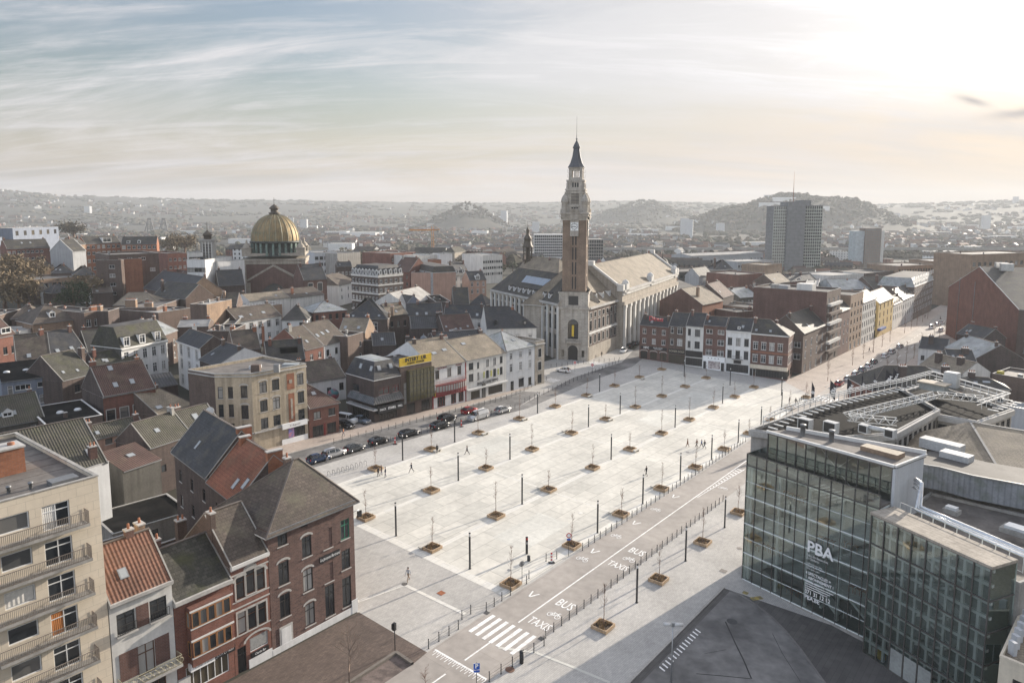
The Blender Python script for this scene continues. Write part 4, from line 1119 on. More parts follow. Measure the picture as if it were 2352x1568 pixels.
def rows(w, spec):
 """('g', n, sill, win_h, win_w, style[, f0, f1]) a row of n windows, ('w', frac, centre z, win_w, win_h, style) a single one"""
 out = []
 for s in spec:
  if s[0] == 'g':
   n, z, h, ww, st = s[1:6]; f0, f1 = s[6:8] if len(s) > 6 else (0, 1)
   for i in range(n): out.append((w * (f0 + (f1 - f0) * (i + .5) / n), z, ww, h, st))
  else:
   f, zc, ww, h, st = s[1:6]; out.append((w * f, zc - h / 2, ww, h, st))
 return out
def fit_run(p, inw, h, y, pitch):
 """how far behind the eave the ridge lies, for a roof of that pitch whose ridge is seen at picture height y"""
 lo, hi = .3, 22.0
 for _ in range(40):
  mm = (lo + hi) / 2
  q = Vector((p.x + inw.x * mm, p.y + inw.y * mm, p.z + h + pitch * mm))
  if proj(q)[1] > y: lo = mm
  else: hi = mm
 return lo
class House: pass
def house(p0, p1, h, dep, wall, roofm, roof=('gable', 2.5), F=(), Rt=(), Lt=(), K=(), label='', name='house', cat='house', group=None, near=False, cornice=None, chim=(), sky=(), dorm=(), wallR=None, wallL=None, wallF=None, over=.28, par=.55, ridge=None, deep=2.0, gap=.02, wallm=None, noroof=False, parm=None, trimm=None):
 hs = House(); hs.w = w = hypot(p1.x - p0.x, p1.y - p0.y); rz = atan2(p1.y - p0.y, p1.x - p0.x)
 X = Vector((cos(rz), sin(rz), 0)); inw = Vector((-sin(rz), cos(rz), 0)); z0 = (p0.z + p1.z) / 2
 O = Vector((p0.x, p0.y, z0))
 if ridge and roof == ('gable', 2.5): roof = ('gable',)
 kind = roof[0]
 if ridge:   # (crop, x, y, pitch): solve the depth from the photograph
  run = min(11.5, fit_run(O, inw, h, px(*ridge[:3])[1], ridge[3]))
  if kind in ('gable', 'hip'): roof = (kind, run * ridge[3]) + tuple(roof[1:]); dep = 2 * run if len(ridge) < 5 else run * ridge[4]
  elif kind == 'shed': roof = (kind, run * ridge[3]); dep = run
  elif kind == 'flat': dep = run
 if kind == 'flat' and ridge: dep = fit_run(O, inw, h, px(*ridge[:3])[1], 0.0)
 hs.dep, hs.h, hs.rz = dep, h, rz
 t = thing(name, label, cat, O, rz, group); hs.root = t
 wm = W_[wall]; g = gap
 mb = MB(); wins = []
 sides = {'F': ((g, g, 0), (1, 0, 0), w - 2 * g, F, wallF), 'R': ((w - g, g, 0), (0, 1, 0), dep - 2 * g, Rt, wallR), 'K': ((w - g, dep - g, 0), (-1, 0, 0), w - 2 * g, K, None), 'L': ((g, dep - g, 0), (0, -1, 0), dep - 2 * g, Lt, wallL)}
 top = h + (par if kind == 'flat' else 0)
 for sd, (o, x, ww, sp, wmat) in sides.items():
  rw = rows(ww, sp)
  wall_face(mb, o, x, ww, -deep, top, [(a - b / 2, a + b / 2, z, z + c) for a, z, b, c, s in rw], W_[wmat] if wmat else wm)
  for a, z, b, c, s in rw: wins.append((Vector(o) + Vector(x) * a + Vector((0, 0, z)), atan2(x[1], x[0]), b, c, s))
 # ---- roof
 rm = RF[roofm] if isinstance(roofm, str) else roofm
 rb = MB(); o_ = over; edges = []
 def slab(poly, th=.14):
  rb.face(poly, rm)
 def fascia(a, b, hgt_=.2, m=None):
  a, b = Vector(a), Vector(b); rb.face([a - Vector((0, 0, hgt_)), b - Vector((0, 0, hgt_)), b, a], m or M_trim)
 hs.slopes = {}
 if kind in ('gable', 'hip'):
  rise = roof[1]; fr = roof[2] if kind == 'gable' and len(roof) > 2 else .5
  hl, hr = (roof[2], roof[3]) if kind == 'hip' and len(roof) > 3 else ((roof[2],) * 2 if kind == 'hip' and len(roof) > 2 else ((min(dep / 2, w / 2),) * 2 if kind == 'hip' else (0, 0)))
  ry = dep * fr; s1 = rise / ry; s2 = rise / (dep - ry)
  exL = o_ if hl else .0; exR = o_ if hr else .0
  dl = o_ * (rise / hl) if hl else 0; dr = o_ * (rise / hr) if hr else 0
  zf, zk = h - o_ * s1, h - o_ * s2
  A, B, C_, D_ = (-exL, -o_, zf), (w + exR, -o_, zf), (w + exR, dep + o_, zk), (-exL, dep + o_, zk)
  r0, r1 = (hl, ry, h + rise), (w - hr, ry, h + rise)
  if abs(hl + hr - w) < 1e-3:
   slab([A, B, r1]); slab([C_, D_, r0]); slab([B, C_, r1]); slab([D_, A, r0])
  else:
   slab([A, B, r1, r0]); slab([C_, D_, r0, r1])
   if hr: slab([B, C_, r1])
   if hl: slab([D_, A, r0])
  for a, b in ((A, B), (B, C_), (C_, D_), (D_, A)): fascia(a, b, .16, M_zincg if (a, b) == (A, B) or (a, b) == (C_, D_) else M_trim) if ((a, b) in ((A, B), (C_, D_)) or (hr and (a, b) == (B, C_)) or (hl and (a, b) == (D_, A))) else None
  rb.face([(-exL, dep + o_, zk - .16), (w + exR, dep + o_, zk - .16), (w + exR, -o_, zf - .16), (-exL, -o_, zf - .16)], M_trim) if h > 0 else None
  # ridge and hips capped
  rc = mat('ridge_cap', (.13, .11, .095), .85)
  rb.bar((r0[0], r0[1], r0[2] + .03), (r1[0] + .001, r1[1], r1[2] + .03), .28, .10, rc)
  if hl: rb.bar(A, (r0[0], r0[1], r0[2] + .02), .2, .07, rc); rb.bar(D_, (r0[0], r0[1], r0[2] + .02), .2, .07, rc)
  if hr: rb.bar(B, (r1[0], r1[1], r1[2] + .02), .2, .07, rc); rb.bar(C_, (r1[0], r1[1], r1[2] + .02), .2, .07, rc)
  if not hr:
   mb.face([(w - g, g, h), (w - g, dep - g, h), (w - g, ry, h + rise - .04)], W_[wallR] if wallR else wm)
   for a, b in (((w, -o_, zf), r1), (r1, (w, dep + o_, zk))): rb.bar(Vector(a) + Vector((-.06, 0, .02)), Vector(b) + Vector((-.06, 0, .02)), .14, .09, M_verge)
  if not hl:
   mb.face([(g, dep - g, h), (g, g, h), (g, ry, h + rise - .04)], W_[wallL] if wallL else wm)
   for a, b in (((0, -o_, zf), r0), (r0, (0, dep + o_, zk))): rb.bar(Vector(a) + Vector((.06, 0, .02)), Vector(b) + Vector((.06, 0, .02)), .14, .09, M_verge)
  hs.slopes['f'] = (Vector((0, 0, h)), Vector((1, 0, 0)), w, Vector((0, ry, rise)))
  hs.slopes['k'] = (Vector((w, dep, h)), Vector((-1, 0, 0)), w, Vector((0, -(dep - ry), rise)))
  if hr: hs.slopes['r'] = (Vector((w, 0, h)), Vector((0, 1, 0)), dep, Vector((-hr, 0, rise)))
  if hl: hs.slopes['l'] = (Vector((0, dep, h)), Vector((0, -1, 0)), dep, Vector((hl, 0, rise)))
  hs.ridge_z = h + rise
 elif kind == 'gx':
  rise = roof[1]; rx = w * (roof[2] if len(roof) > 2 else .5); s1 = rise / rx; s2 = rise / (w - rx)
  A, B, C_, D_ = (-o_, -.1, h - o_ * s1), (rx, -.1, h + rise), (rx, dep, h + rise), (-o_, dep, h - o_ * s1)
  E_, H_ = (w + o_, -.1, h - o_ * s2), (w + o_, dep, h - o_ * s2)
  slab([D_, A, B, C_]); slab([E_, H_, C_, B]); fascia(D_, A, .16, M_zincg); fascia(E_, H_, .16, M_zincg)
  mb.face([(g, g, h), (w - g, g, h), (rx, g, h + rise - .04)], W_[wallF] if wallF else wm); mb.face([(w - g, dep - g, h), (g, dep - g, h), (rx, dep - g, h + rise - .04)], wm)
  for y in (-.02, dep - .05):
   for a in (A, E_): rb.bar((a[0], y, a[2] + .02), (rx, y, h + rise + .02), .2, .14, M_trim)
  hs.slopes['l'] = (Vector((0, dep, h)), Vector((0, -1, 0)), dep, Vector((rx, 0, rise))); hs.slopes['r'] = (Vector((w, 0, h)), Vector((0, 1, 0)), dep, Vector((-(w - rx), 0, rise)))
  hs.ridge_z = h + rise
 elif kind == 'shed':
  rise = roof[1]; s1 = rise / dep
  slab([(0, -o_, h - o_ * s1), (w, -o_, h - o_ * s1), (w, dep, h + rise), (0, dep, h + rise)]); fascia((0, -o_, h - o_ * s1), (w, -o_, h - o_ * s1), .18, M_zincg)
  mb.face([(w - g, g, h), (w - g, dep - g, h), (w - g, dep - g, h + rise - .03)], W_[wallR] if wallR else wm); mb.face([(g, dep - g, h), (g, g, h), (g, dep - g, h + rise - .03)], W_[wallL] if wallL else wm); mb.face([(w - g, dep - g, h), (g, dep - g, h), (g, dep - g, h + rise - .03), (w - g, dep - g, h + rise - .03)], wm)
  hs.slopes['f'] = (Vector((0, 0, h)), Vector((1, 0, 0)), w, Vector((0, dep, rise))); hs.ridge_z = h + rise
 elif kind == 'mansard':
  rise, ins = roof[1], roof[2]; ir = ins if len(roof) < 4 else roof[3]
  z1 = h + rise; pm = parm or rm
  a = [(-.1, -.1, h), (w + .1, -.1, h), (w + .1, dep + .1, h), (-.1, dep + .1, h)]
  il = ir
  b = [(il, ins, z1), (w - ir, ins, z1), (w - ir, dep - ins, z1), (il, dep - ins, z1)]
  for i in range(4): slab([a[i], a[(i + 1) % 4], b[(i + 1) % 4], b[i]])
  zt = z1 + (roof[4] if len(roof) > 4 else .25)
  cxx, cyy = w / 2, dep / 2
  tm = RF['felt'] if not parm else parm
  for i in range(4):
   p, q = Vector(b[i]), Vector(b[(i + 1) % 4]); cc = Vector((cxx, cyy, zt)); rb.face([p, q, q.lerp(cc, .6), p.lerp(cc, .6)], tm)
  rb.face([Vector(q).lerp(Vector((cxx, cyy, zt)), .6) for q in b], tm)
  for i in range(4): fascia(a[i], a[(i + 1) % 4], .2)
  hs.slopes['f'] = (Vector((0, -.1, h)), Vector((1, 0, 0)), w, Vector((0, ins + .1, rise))); hs.slopes['r'] = (Vector((w + .1, 0, h)), Vector((0, 1, 0)), dep, Vector((-ir - .1, 0, rise))); hs.slopes['l'] = (Vector((-.1, dep, h)), Vector((0, -1, 0)), dep, Vector((il + .1, 0, rise)))
  hs.ridge_z = z1
 elif kind == 'flat':
  zd = h
  rb.face([(.2, .2, zd), (w - .2, .2, zd), (w - .2, dep - .2, zd), (.2, dep - .2, zd)], rm)
  pmt = W_[parm] if isinstance(parm, str) else (parm or mat('coping', (.34, .33, .31), .85)); tq = .26
  q = [(-.04, w + .04, -.04, tq), (-.04, w + .04, dep - tq, dep + .04), (-.04, tq, tq, dep - tq), (w - tq, w + .04, tq, dep - tq)]
  for a, b, c, d in q:
   rb.box(a, b, c, d, h + par, h + par + .08, pmt)
  for x0, x1, y0, y1 in ((g, w - g, g, tq - .02), (g, w - g, dep - tq + .02, dep - g), (g, tq - .02, tq, dep - tq), (w - tq + .02, w - g, tq, dep - tq)):
   # inner faces of the parapet
   pass
  rb.face([(w - .2, .2, zd), (.2, .2, zd), (.2, .2, h + par), (w - .2, .2, h + par)], wm); rb.face([(.2, dep - .2, zd), (w - .2, dep - .2, zd), (w - .2, dep - .2, h + par), (.2, dep - .2, h + par)], wm)
  rb.face([(.2, .2, zd), (.2, dep - .2, zd), (.2, dep - .2, h + par), (.2, .2, h + par)], wm); rb.face([(w - .2, dep - .2, zd), (w - .2, .2, zd), (w - .2, .2, h + par), (w - .2, dep - .2, h + par)], wm)
  hs.ridge_z = h + par
 hs.wall = mb.build('wall', t)
 hs.roof = rb.build('roof', t) if rb.f else None
 if kind == 'flat' and w > 5 and dep > 4 and h > 5:
  q_ = random.Random(int(w * 997))
  for _ in range(q_.choice((1, 2, 2, 3))):
   x, y, a_, z_ = q_.uniform(1.2, w - 1.2), q_.uniform(1.2, dep - 1.2), q_.uniform(.25, .8), q_.uniform(.4, 1.3)
   vb = MB(); vb.box(x - a_ / 2, x + a_ / 2, y - a_ / 2, y + a_ / 2, h, h + z_, q_.choice((M_zincg, W_['brown'], W_['concrete']))); vb.box(x - a_ / 2 - .05, x + a_ / 2 + .05, y - a_ / 2 - .05, y + a_ / 2 + .05, h + z_, h + z_ + .08, M_sill); vb.build('roof_vent', hs.roof)
 par_roof = hs.roof or t
 for p, r_, b, c, s in wins:
  me, pn = win_mesh(b, c, s)
  o = link('window', me, t, p, r_)
  if pn: link('pane', pn, o)
 if cornice:
  ch, cd, cm = cornice; cb = MB()
  cb.box(-.01, w + .01, -cd, -.003, h - ch, h - .17, cm); cb.box(-.01, w + .01, -cd * .6, -.003, h - ch - .16, h - ch, cm); cb.build('cornice', t)
 if not chim and kind in ('gable', 'hip', 'gx') and w > 4.5:
  q_ = random.Random(int(w * 1000)); ry_ = dep * .5 + q_.choice((-.9, .7))
  chim = [(.7 + q_.random() * .6, ry_, .6 + q_.random() * .5, .6, .35 + q_.random() * .5, q_.choice(('brick', 'brown', 'red', 'dark', 'concrete')))] if kind == 'gable' else []
  if w > 7 and kind != 'gx': chim.append((w - (.8 if kind == 'gable' else w * .42), ry_, .7, .6, .3 + q_.random() * .5 - (0 if kind == 'gable' else .6), q_.choice(('brick', 'brown', 'orange'))))
 for c in chim:
  x, y, ww, dd, zt = c[:5]; bm_ = W_[c[5]] if len(c) > 5 else W_['brick']
  cb = MB(); z1 = hs.ridge_z + zt
  cb.box(x - ww / 2, x + ww / 2, y - dd / 2, y + dd / 2, h - .2, z1, bm_); cb.box(x - ww / 2 - .06, x + ww / 2 + .06, y - dd / 2 - .06, y + dd / 2 + .06, z1, z1 + .14, M_sill)
  npt = max(1, int(ww / .45)) if len(c) < 7 else c[6]
  for i in range(npt): cb.lathe([(.13, z1 + .14), (.11, z1 + .62), (.0, z1 + .62)], M_pot, 8, (x - ww / 2 + ww * (i + .5) / npt, y))
  cb.build('chimney', par_roof)
 if not sky and not near and kind in ('gable', 'hip') and w > 6 and cat == 'house':
  q_ = random.Random(int(w * 731)); sky = [('f', q_.uniform(.25, .75), q_.uniform(.25, .5), .75, 1.0)][:q_.randrange(2)] + ([('f', .22, .35, .6, .8)] if q_.random() < .35 else [])
 for s in sky:
  sd, u, v = s[:3]; sw, sh = s[3:5] if len(s) > 3 else (.85, 1.2)
  o, xd, L, sl = hs.slopes[sd]; sn = sl.normalized(); nn = xd.cross(sn); c = o + xd * (u * L) + sl * v
  M = Matrix((xd, sn, nn)).transposed().to_4x4(); M.translation = c
  sb = MB(); sb.box(-sw / 2, sw / 2, -sh / 2, sh / 2, -.05, .09, FRM['s'], M); sb.face([M @ Vector(q) for q in ((-sw / 2 + .09, -sh / 2 + .09, .096), (sw / 2 - .09, -sh / 2 + .09, .096), (sw / 2 - .09, sh / 2 - .09, .096), (-sw / 2 + .09, sh / 2 - .09, .096))], mat('skylight_glass', (.30, .32, .33), .12, var=.02, spec=.8))
  sb.build('skylight', par_roof)
 for d in dorm:
  sd, u, v, dw, dh, st = d[:6]
  o, xd, L, sl = hs.slopes[sd]; out = Vector((0, 0, 1)).cross(xd) * -1    # outward horizontal
  c = o + xd * (u * L) + sl * v; back = dh / (sl.z / max(.05, Vector((sl.x, sl.y, 0)).length)) + .2
  Md = Matrix((xd, -out, Vector((0, 0, 1)))).transposed().to_4x4(); Md.translation = c
  db = MB(); dm = FRM['w'] if st[0] == 'w' else W_[d[6]] if len(d) > 6 else RF['slate']
  db.box(-dw / 2, -dw / 2 + .14, -.05, back, -.1, dh, dm, Md); db.box(dw / 2 - .14, dw / 2, -.05, back, -.1, dh, dm, Md); db.box(-dw / 2 + .14, dw / 2 - .14, -.05, .2, dh - .16, dh, dm, Md); db.box(-dw / 2 + .14, dw / 2 - .14, -.05, .2, -.1, .08, dm, Md)
  pk = dh + (.45 * dw if 'p' in st else .06)
  for q in (-1, 1): db.face([Md @ Vector(v_) for v_ in ((q * (dw / 2 + .12), -.15, dh), (0, -.15, pk), (0, back + .3, pk), (q * (dw / 2 + .12), back + .3, dh))][:: q], rm)
  db.face([Md @ Vector(v_) for v_ in ((-dw / 2, -.05, dh), (dw / 2, -.05, dh), (0, -.05, pk))], dm)
  do = db.build('dormer', par_roof)
  me, pn = win_mesh(dw - .3, dh - .26, st[0] + 'n')
  wo = link('window', me, do, c + Vector((0, 0, .08)), atan2(xd.y, xd.x)); link('pane', pn, wo)
 return hs
def eave(c, xl, yl, xr, yr, h): return base(c, xl, yl, h), base(c, xr, yr, h)
def add_box_part(hs, name, x0, x1, y0, y1, z0, z1, m, parent=None):
 b = MB(); b.box(x0, x1, y0, y1, z0, z1, m); return b.build(name, parent or hs.root)
def sign_board(hs, f0, f1, z0, z1, m, txt=None, tm=None, size=.5, y=-.09, name='sign', ox=0, sx=1.0, shear=0):
 b = MB(); b.box(hs.w * f0, hs.w * f1, y, -.012, z0, z1, m); o = b.build(name, hs.root)
 if txt: text_part('lettering', txt, size, tm or M_wht, o, (hs.w * (f0 + f1) / 2 + ox, y - .012, (z0 + z1) / 2), (pi / 2, 0, 0), .006, sx=sx, shear=shear)
 return o
def rail(mb, a, b, z0, z1, m, step=.12, w=.022):
 a, b = Vector(a), Vector(b); L = (b - a).length; n = max(2, int(L / step))
 up = Vector((0, 0, 1))
 mb.bar(a + up * z1, b + up * z1, .05, .05, m); mb.bar(a + up * (z0 + .06), b + up * (z0 + .06), .04, .04, m)
 for i in range(n + 1):
  p = a.lerp(b, i / n); mb.bar(p + up * z0, p + up * z1, w, w, m)
def dish(p, label, r=.45, rz=.5, host=None):
 t = MB(); m = mat('dish', (.50, .49, .47), .5, var=.06)
 t.lathe([(0, .0), (r * .5, .03), (r, .16), (r * .99, .19), (0, .03)], m, 18)
 t.tube([(0, 0, 0), (0, -.1, -.5)], .03, M_steel, 5); t.tube([(0, -r, .16), (0, 0, .5)], .015, M_steel, 4)
 me = t.mesh('dish')
 o = bpy.data.objects.new('satellite_dish', me); o.location = p; o.rotation_euler = (rad(62), 0, rz); COL.objects.link(o)
 return tag(o, label, 'satellite dish')
def poly_house(pts, h, wall, roofm, specs={}, label='', name='house', cat='house', par=.5, group=None, deep=2.0, walls={}, parm=None, cornice=None, deck=None):
 """flat roofed building on any convex plan; pts run counter-clockwise seen from above, edge i goes from pts[i] to pts[i+1] with its outside on the right"""
 hs = House(); O = Vector((pts[0].x, pts[0].y, sum(p.z for p in pts) / len(pts))); hs.h = h
 t = thing(name, label, cat, O, 0, group); hs.root = t
 L = [Vector((p.x - O.x, p.y - O.y, 0)) for p in pts]; n = len(L); hs.L = L
 mb = MB(); wins = []; wm = W_[wall] if isinstance(wall, str) else wall
 for i in range(n):
  a, b = L[i], L[(i + 1) % n]; d = b - a; w = d.length; d.normalize()
  rw = rows(w, specs.get(i, ()))
  wall_face(mb, a, d, w, -deep, h + par, [(x - c / 2, x + c / 2, z, z + e) for x, z, c, e, s in rw], W_[walls[i]] if i in walls else wm)
  for x, z, c, e, s in rw: wins.append((a + d * x + Vector((0, 0, z)), atan2(d.y, d.x), c, e, s))
 hs.wall = mb.build('wall', t)
 rb = MB(); c = sum(L, Vector()) / n; cp = (W_[parm] if isinstance(parm, str) else parm) or mat('coping', (.34, .33, .31), .85)
 I = [p.lerp(c, .3 / max(1.0, (p - c).length)) for p in L]; U = Vector((0, 0, h)); T = Vector((0, 0, h + par + .06))
 rb.face([p + U for p in I], RF[roofm] if isinstance(roofm, str) else roofm)
 for i in range(n):
  j = (i + 1) % n; po, pj = L[i] + (L[i] - c).normalized() * .05, L[j] + (L[j] - c).normalized() * .05
  rb.face([po + T, pj + T, I[j] + T, I[i] + T], cp); rb.face([I[j] + U, I[i] + U, I[i] + T, I[j] + T], wm); rb.face([po + T - Vector((0, 0, .2)), pj + T - Vector((0, 0, .2)), pj + T, po + T], cp)
 hs.roof = rb.build('roof', t)
 for p, r_, b, c_, s in wins:
  me, pn = win_mesh(b, c_, s); o = link('window', me, t, p, r_)
  if pn: link('pane', pn, o)
 if cornice:
  cb = MB()
  for i in range(n):
   a, b = L[i], L[(i + 1) % n]; d = (b - a).normalized(); o = Vector((d.y, -d.x, 0))
   for z, dd, hh_ in cornice:
    q = [a - d * .0 + o * dd, b + o * dd]; z0 = Vector((0, 0, z)); z1 = Vector((0, 0, z + hh_))
    cb.face([q[0] + z0, q[1] + z0, q[1] + z1, q[0] + z1], M_sill); cb.face([q[0] + z1, q[1] + z1, b + z1, a + z1], M_sill); cb.face([a + z0, b + z0, q[1] + z0, q[0] + z0], M_sill)
    cb.face([a + z0, q[0] + z0, q[0] + z1, a + z1], M_sill); cb.face([q[1] + z0, b + z0, b + z1, q[1] + z1], M_sill)
  cb.build('cornice', t)
 return hs
def domes(hs, spots, z, name='roof_light', m=None):
 for x, y, r in spots:
  b = MB(); b.lathe([(r, z), (r * .95, z + .18), (r * .6, z + .36), (0, z + .42)], m or mat('acrylic', (.55, .56, .56), .25, var=.03), 12, (x, y)); b.build(name, hs.roof)
def roof_boxes(hs, items, m=None):
 for nm, x0, x1, y0, y1, z0, z1, mm in items:
  b = MB(); b.box(x0, x1, y0, y1, z0, z1, mm); b.build(nm, hs.roof)
# ------------------------------------------------------------------ the block at the near left
C0 = Vector((-18.1, 78.1)); AU = Vector((.6197, .7848)); BU = Vector((-.7839, .6209))
def uv(u, v):
 q = C0 + AU * u + BU * v; return Vector((q.x, q.y, gz(q.x, q.y)))
# brick corner house with hipped roof
W1, W2 = 1.3, 2.5
hs = house(uv(-11.1, 0), uv(0, 0), 13.7, 10.0, 'corner', 'brown', ('hip', 4.6, 6.8, 3.6), near=True, name='corner_house', over=.5,
 F=[('w', .155, 12.35, 1.15, 1.6, 'd'), ('w', .155, 8.5, 1.25, 2.5, 'da'), ('w', .155, 4.9, 1.25, 2.6, 'da'), ('w', .40, 13.0, .9, .8, 'dn'), ('w', .42, 10.3, 1.2, 2.3, 'da'), ('w', .42, 6.5, 1.25, 2.5, 'da'), ('w', .43, 2.5, 1.25, 2.5, 'da'),
       ('w', .67, 10.2, 1.15, 2.3, 'kc'), ('w', .67, 6.2, 1.15, 2.2, 'kc'), ('w', .67, 2.9, 1.25, 3.7, 'd'), ('w', .885, 10.4, 1.2, 2.3, 'g'), ('w', .885, 6.8, 1.2, 2.3, 'd'), ('w', .885, 2.9, 1.25, 3.5, 'd')],
 Rt=[('g', 3, 9.2, 2.2, 1.2, 'd'), ('g', 3, 5.6, 2.3, 1.2, 'd'), ('g', 3, 1.3, 2.6, 1.4, 'd')], Lt=[],
 label='tall brown brick corner house with a hipped slate roof at the brick terrace', cornice=(.42, .3, M_zincg))
add_box_part(hs, 'plinth', .0, hs.w - .7, -.09, -.006, -1.5, .75, W_['white']); add_box_part(hs, 'plinth', hs.w - .7, hs.w + .12, -.12, -.006, -1.5, 1.5, W_['white'])
add_box_part(hs, 'door', hs.w * .155 - .6, hs.w * .155 + .6, -.07, -.012, 0, 2.5, W_['white']); add_box_part(hs, 'door_frame', hs.w * .155 - .8, hs.w * .155 + .8, -.05, -.008, 0, 2.75, M_sill)
b = MB(); b.box(hs.w * .56, hs.w * .80, -.12, -.02, 7.75, 8.45, M_black); so = b.build('sign', hs.root)
text_part('lettering', 'Le Jacques Bertrand', .46, M_wht, so, (hs.w * .68, -.13, 8.1), (pi / 2, 0, 0), .006, shear=.35, sx=.72)
b = MB(); b.tube([(hs.w, .4, 11.8), (hs.w + .9, .2, 11.9)], .04, M_steel, 5); b.box(hs.w + .6, hs.w + 1.2, .05, .2, 11.1, 11.8, M_black); b.build('wall_lamp', hs.root)
b = MB()
for i in range(3): b.tube([(hs.w + .1, .5 + i * .7, 12.5), (hs.w + .75, .3 + i * .5, 12.9)], .025, M_steel, 5)
b.build('bracket', hs.root)
# two gabled houses behind it towards the square
dB = Vector((.19, .98)).normalized()
def rot_front(v): # plaza-side line leaning off the grid
 return uv(-1.9 + .166 * v, v)
h2 = house(rot_front(7.4), rot_front(16.6), 13.6, 8.4, 'dark', 'redtile', ('gable', 4.3), label='brick house with red tiled roof, between the hipped corner house and the slate roofed one', over=.45, K=[('g', 2, 9.5, 1.6, .9, 'd'), ('g', 2, 6, 1.6, .9, 'd')], sky=[('k', .68, .2, .7, 1.3), ('k', .88, .3, .7, 1.3)], F=[('g', 3, 9.4, 2, 1.1, 'd'), ('g', 3, 5.6, 2.1, 1.1, 'd')], chim=[(.3, 4.0, .6, 1.8, .35, 'orange', 0), (8.1, 4.3, .6, 1.3, .25, 'orange', 0)])
h3 = house(rot_front(16.6), rot_front(29.6), 13.6, 8.4, 'dark', 'slate', ('gable', 4.5), label='brick house with long dark slate roof beside the red tiled roof', over=.45, K=[('g', 3, 9.5, 1.6, .9, 'd'), ('g', 3, 6, 1.6, .9, 'd'), ('g', 3, 2, 1.6, .9, 'd')], sky=[('k', .42, .33, .6, 1.2)], F=[('g', 4, 9.4, 2, 1.1, 'd'), ('g', 4, 5.6, 2.1, 1.1, 'd')], chim=[(.5, 3.7, .6, 1.8, .3, 'orange', 0)])
for c, x, y, hh_, rz, nm in (('D', 1187, 665, 13, .5, 'pale round satellite dish at the left end of the long slate roof'), ('D', 1440, 938, 12, .5, 'satellite dish on the dark rear wall below the red tiled roof'), ('D', 1548, 957, 13.5, .2, 'large satellite dish above the ridge behind the ornate red house'), ('D', 490, 470, 9.5, -.6, 'satellite dish on the wall below the black flat roof'), ('D', 1340, 400, 13.5, .4, 'small satellite dish at the far end of the slate ridge')):
 p = at(c, x, y, hh_); dish(p, nm, .62, rz)
# ornate red house
hs = house(uv(-15.3, 0), uv(-11.13, 0), 11.7, 9.0, 'red', 'brown', ('gable', 4.0), near=True, name='townhouse', label='narrow ornate red brick townhouse with stone banded arched windows', wallR='dark', wallL='brown',
 F=[('w', .24, 8.9, .95, 2.3, 'bas1'), ('w', .51, 9.2, 1.0, 2.7, 'bas1'), ('w', .78, 8.9, .95, 2.3, 'bas1'), ('w', .24, 5.2, .95, 2.3, 'bs1'), ('w', .51, 5.2, 1.0, 2.3, 'bs1'), ('w', .78, 5.2, .95, 2.3, 'bs1'), ('w', .66, 2.35, 2.05, 1.5, 'xn'), ('w', .19, 1.35, .95, 2.7, 'dn1')], cornice=(.5, .35, M_trim),
 chim=[(.2, 3.5, .5, .9, .3, 'brown')])
for z0, z1 in ((3.95, 4.08), (6.85, 7.0), (7.55, 7.68), (10.35, 10.5)): add_box_part(hs, 'stone_band', 0, hs.w, -.05, -.008, z0, z1, M_sill)
b = MB()
for i in range(9):
 a0, a1 = pi * i / 9, pi * (i + 1) / 9
 for r0, r1 in ((1.75, 1.98),):
  b.face([(hs.w * .51 + r0 * cos(a1), -.06, 9.7 + .75 * r0 * sin(a1) * .6), (hs.w * .51 + r0 * cos(a0), -.06, 9.7 + .75 * r0 * sin(a0) * .6), (hs.w * .51 + r1 * cos(a0), -.06, 9.7 + .75 * r1 * sin(a0) * .6), (hs.w * .51 + r1 * cos(a1), -.06, 9.7 + .75 * r1 * sin(a1) * .6)][::-1], M_sill)
  b.face([(hs.w * .62 + 1.35 * cos(a1), -.06, 2.9 + .6 * sin(a1)), (hs.w * .62 + 1.35 * cos(a0), -.06, 2.9 + .6 * sin(a0)), (hs.w * .62 + 1.6 * cos(a0), -.06, 2.9 + .82 * sin(a0)), (hs.w * .62 + 1.6 * cos(a1), -.06, 2.9 + .82 * sin(a1))][::-1], M_sill)
b.build('stone_arch', hs.root)
b = MB(); b.box(hs.w * .66 - 1.0, hs.w * .66 + 1.0, -.12, -.02, 1.05, 1.55, M_black); so = b.build('sign', hs.root)
text_part('lettering', 'Charlie Bar', .34, M_wht, so, (hs.w * .66, -.13, 1.3), (pi / 2, 0, 0), .006, shear=.3, sx=.8)
add_box_part(hs, 'plinth', 1.5, hs.w, -.08, -.008, -1.5, .95, W_['white']); add_box_part(hs, 'roller_shutter', hs.w * .66 - .95, hs.w * .66 + .95, .05, .07, 1.8, 3.05, mat('shutter', (.33, .33, .32), .6, 'slab', p=(9, .12, .02), col2=(.31, .31, .30)))
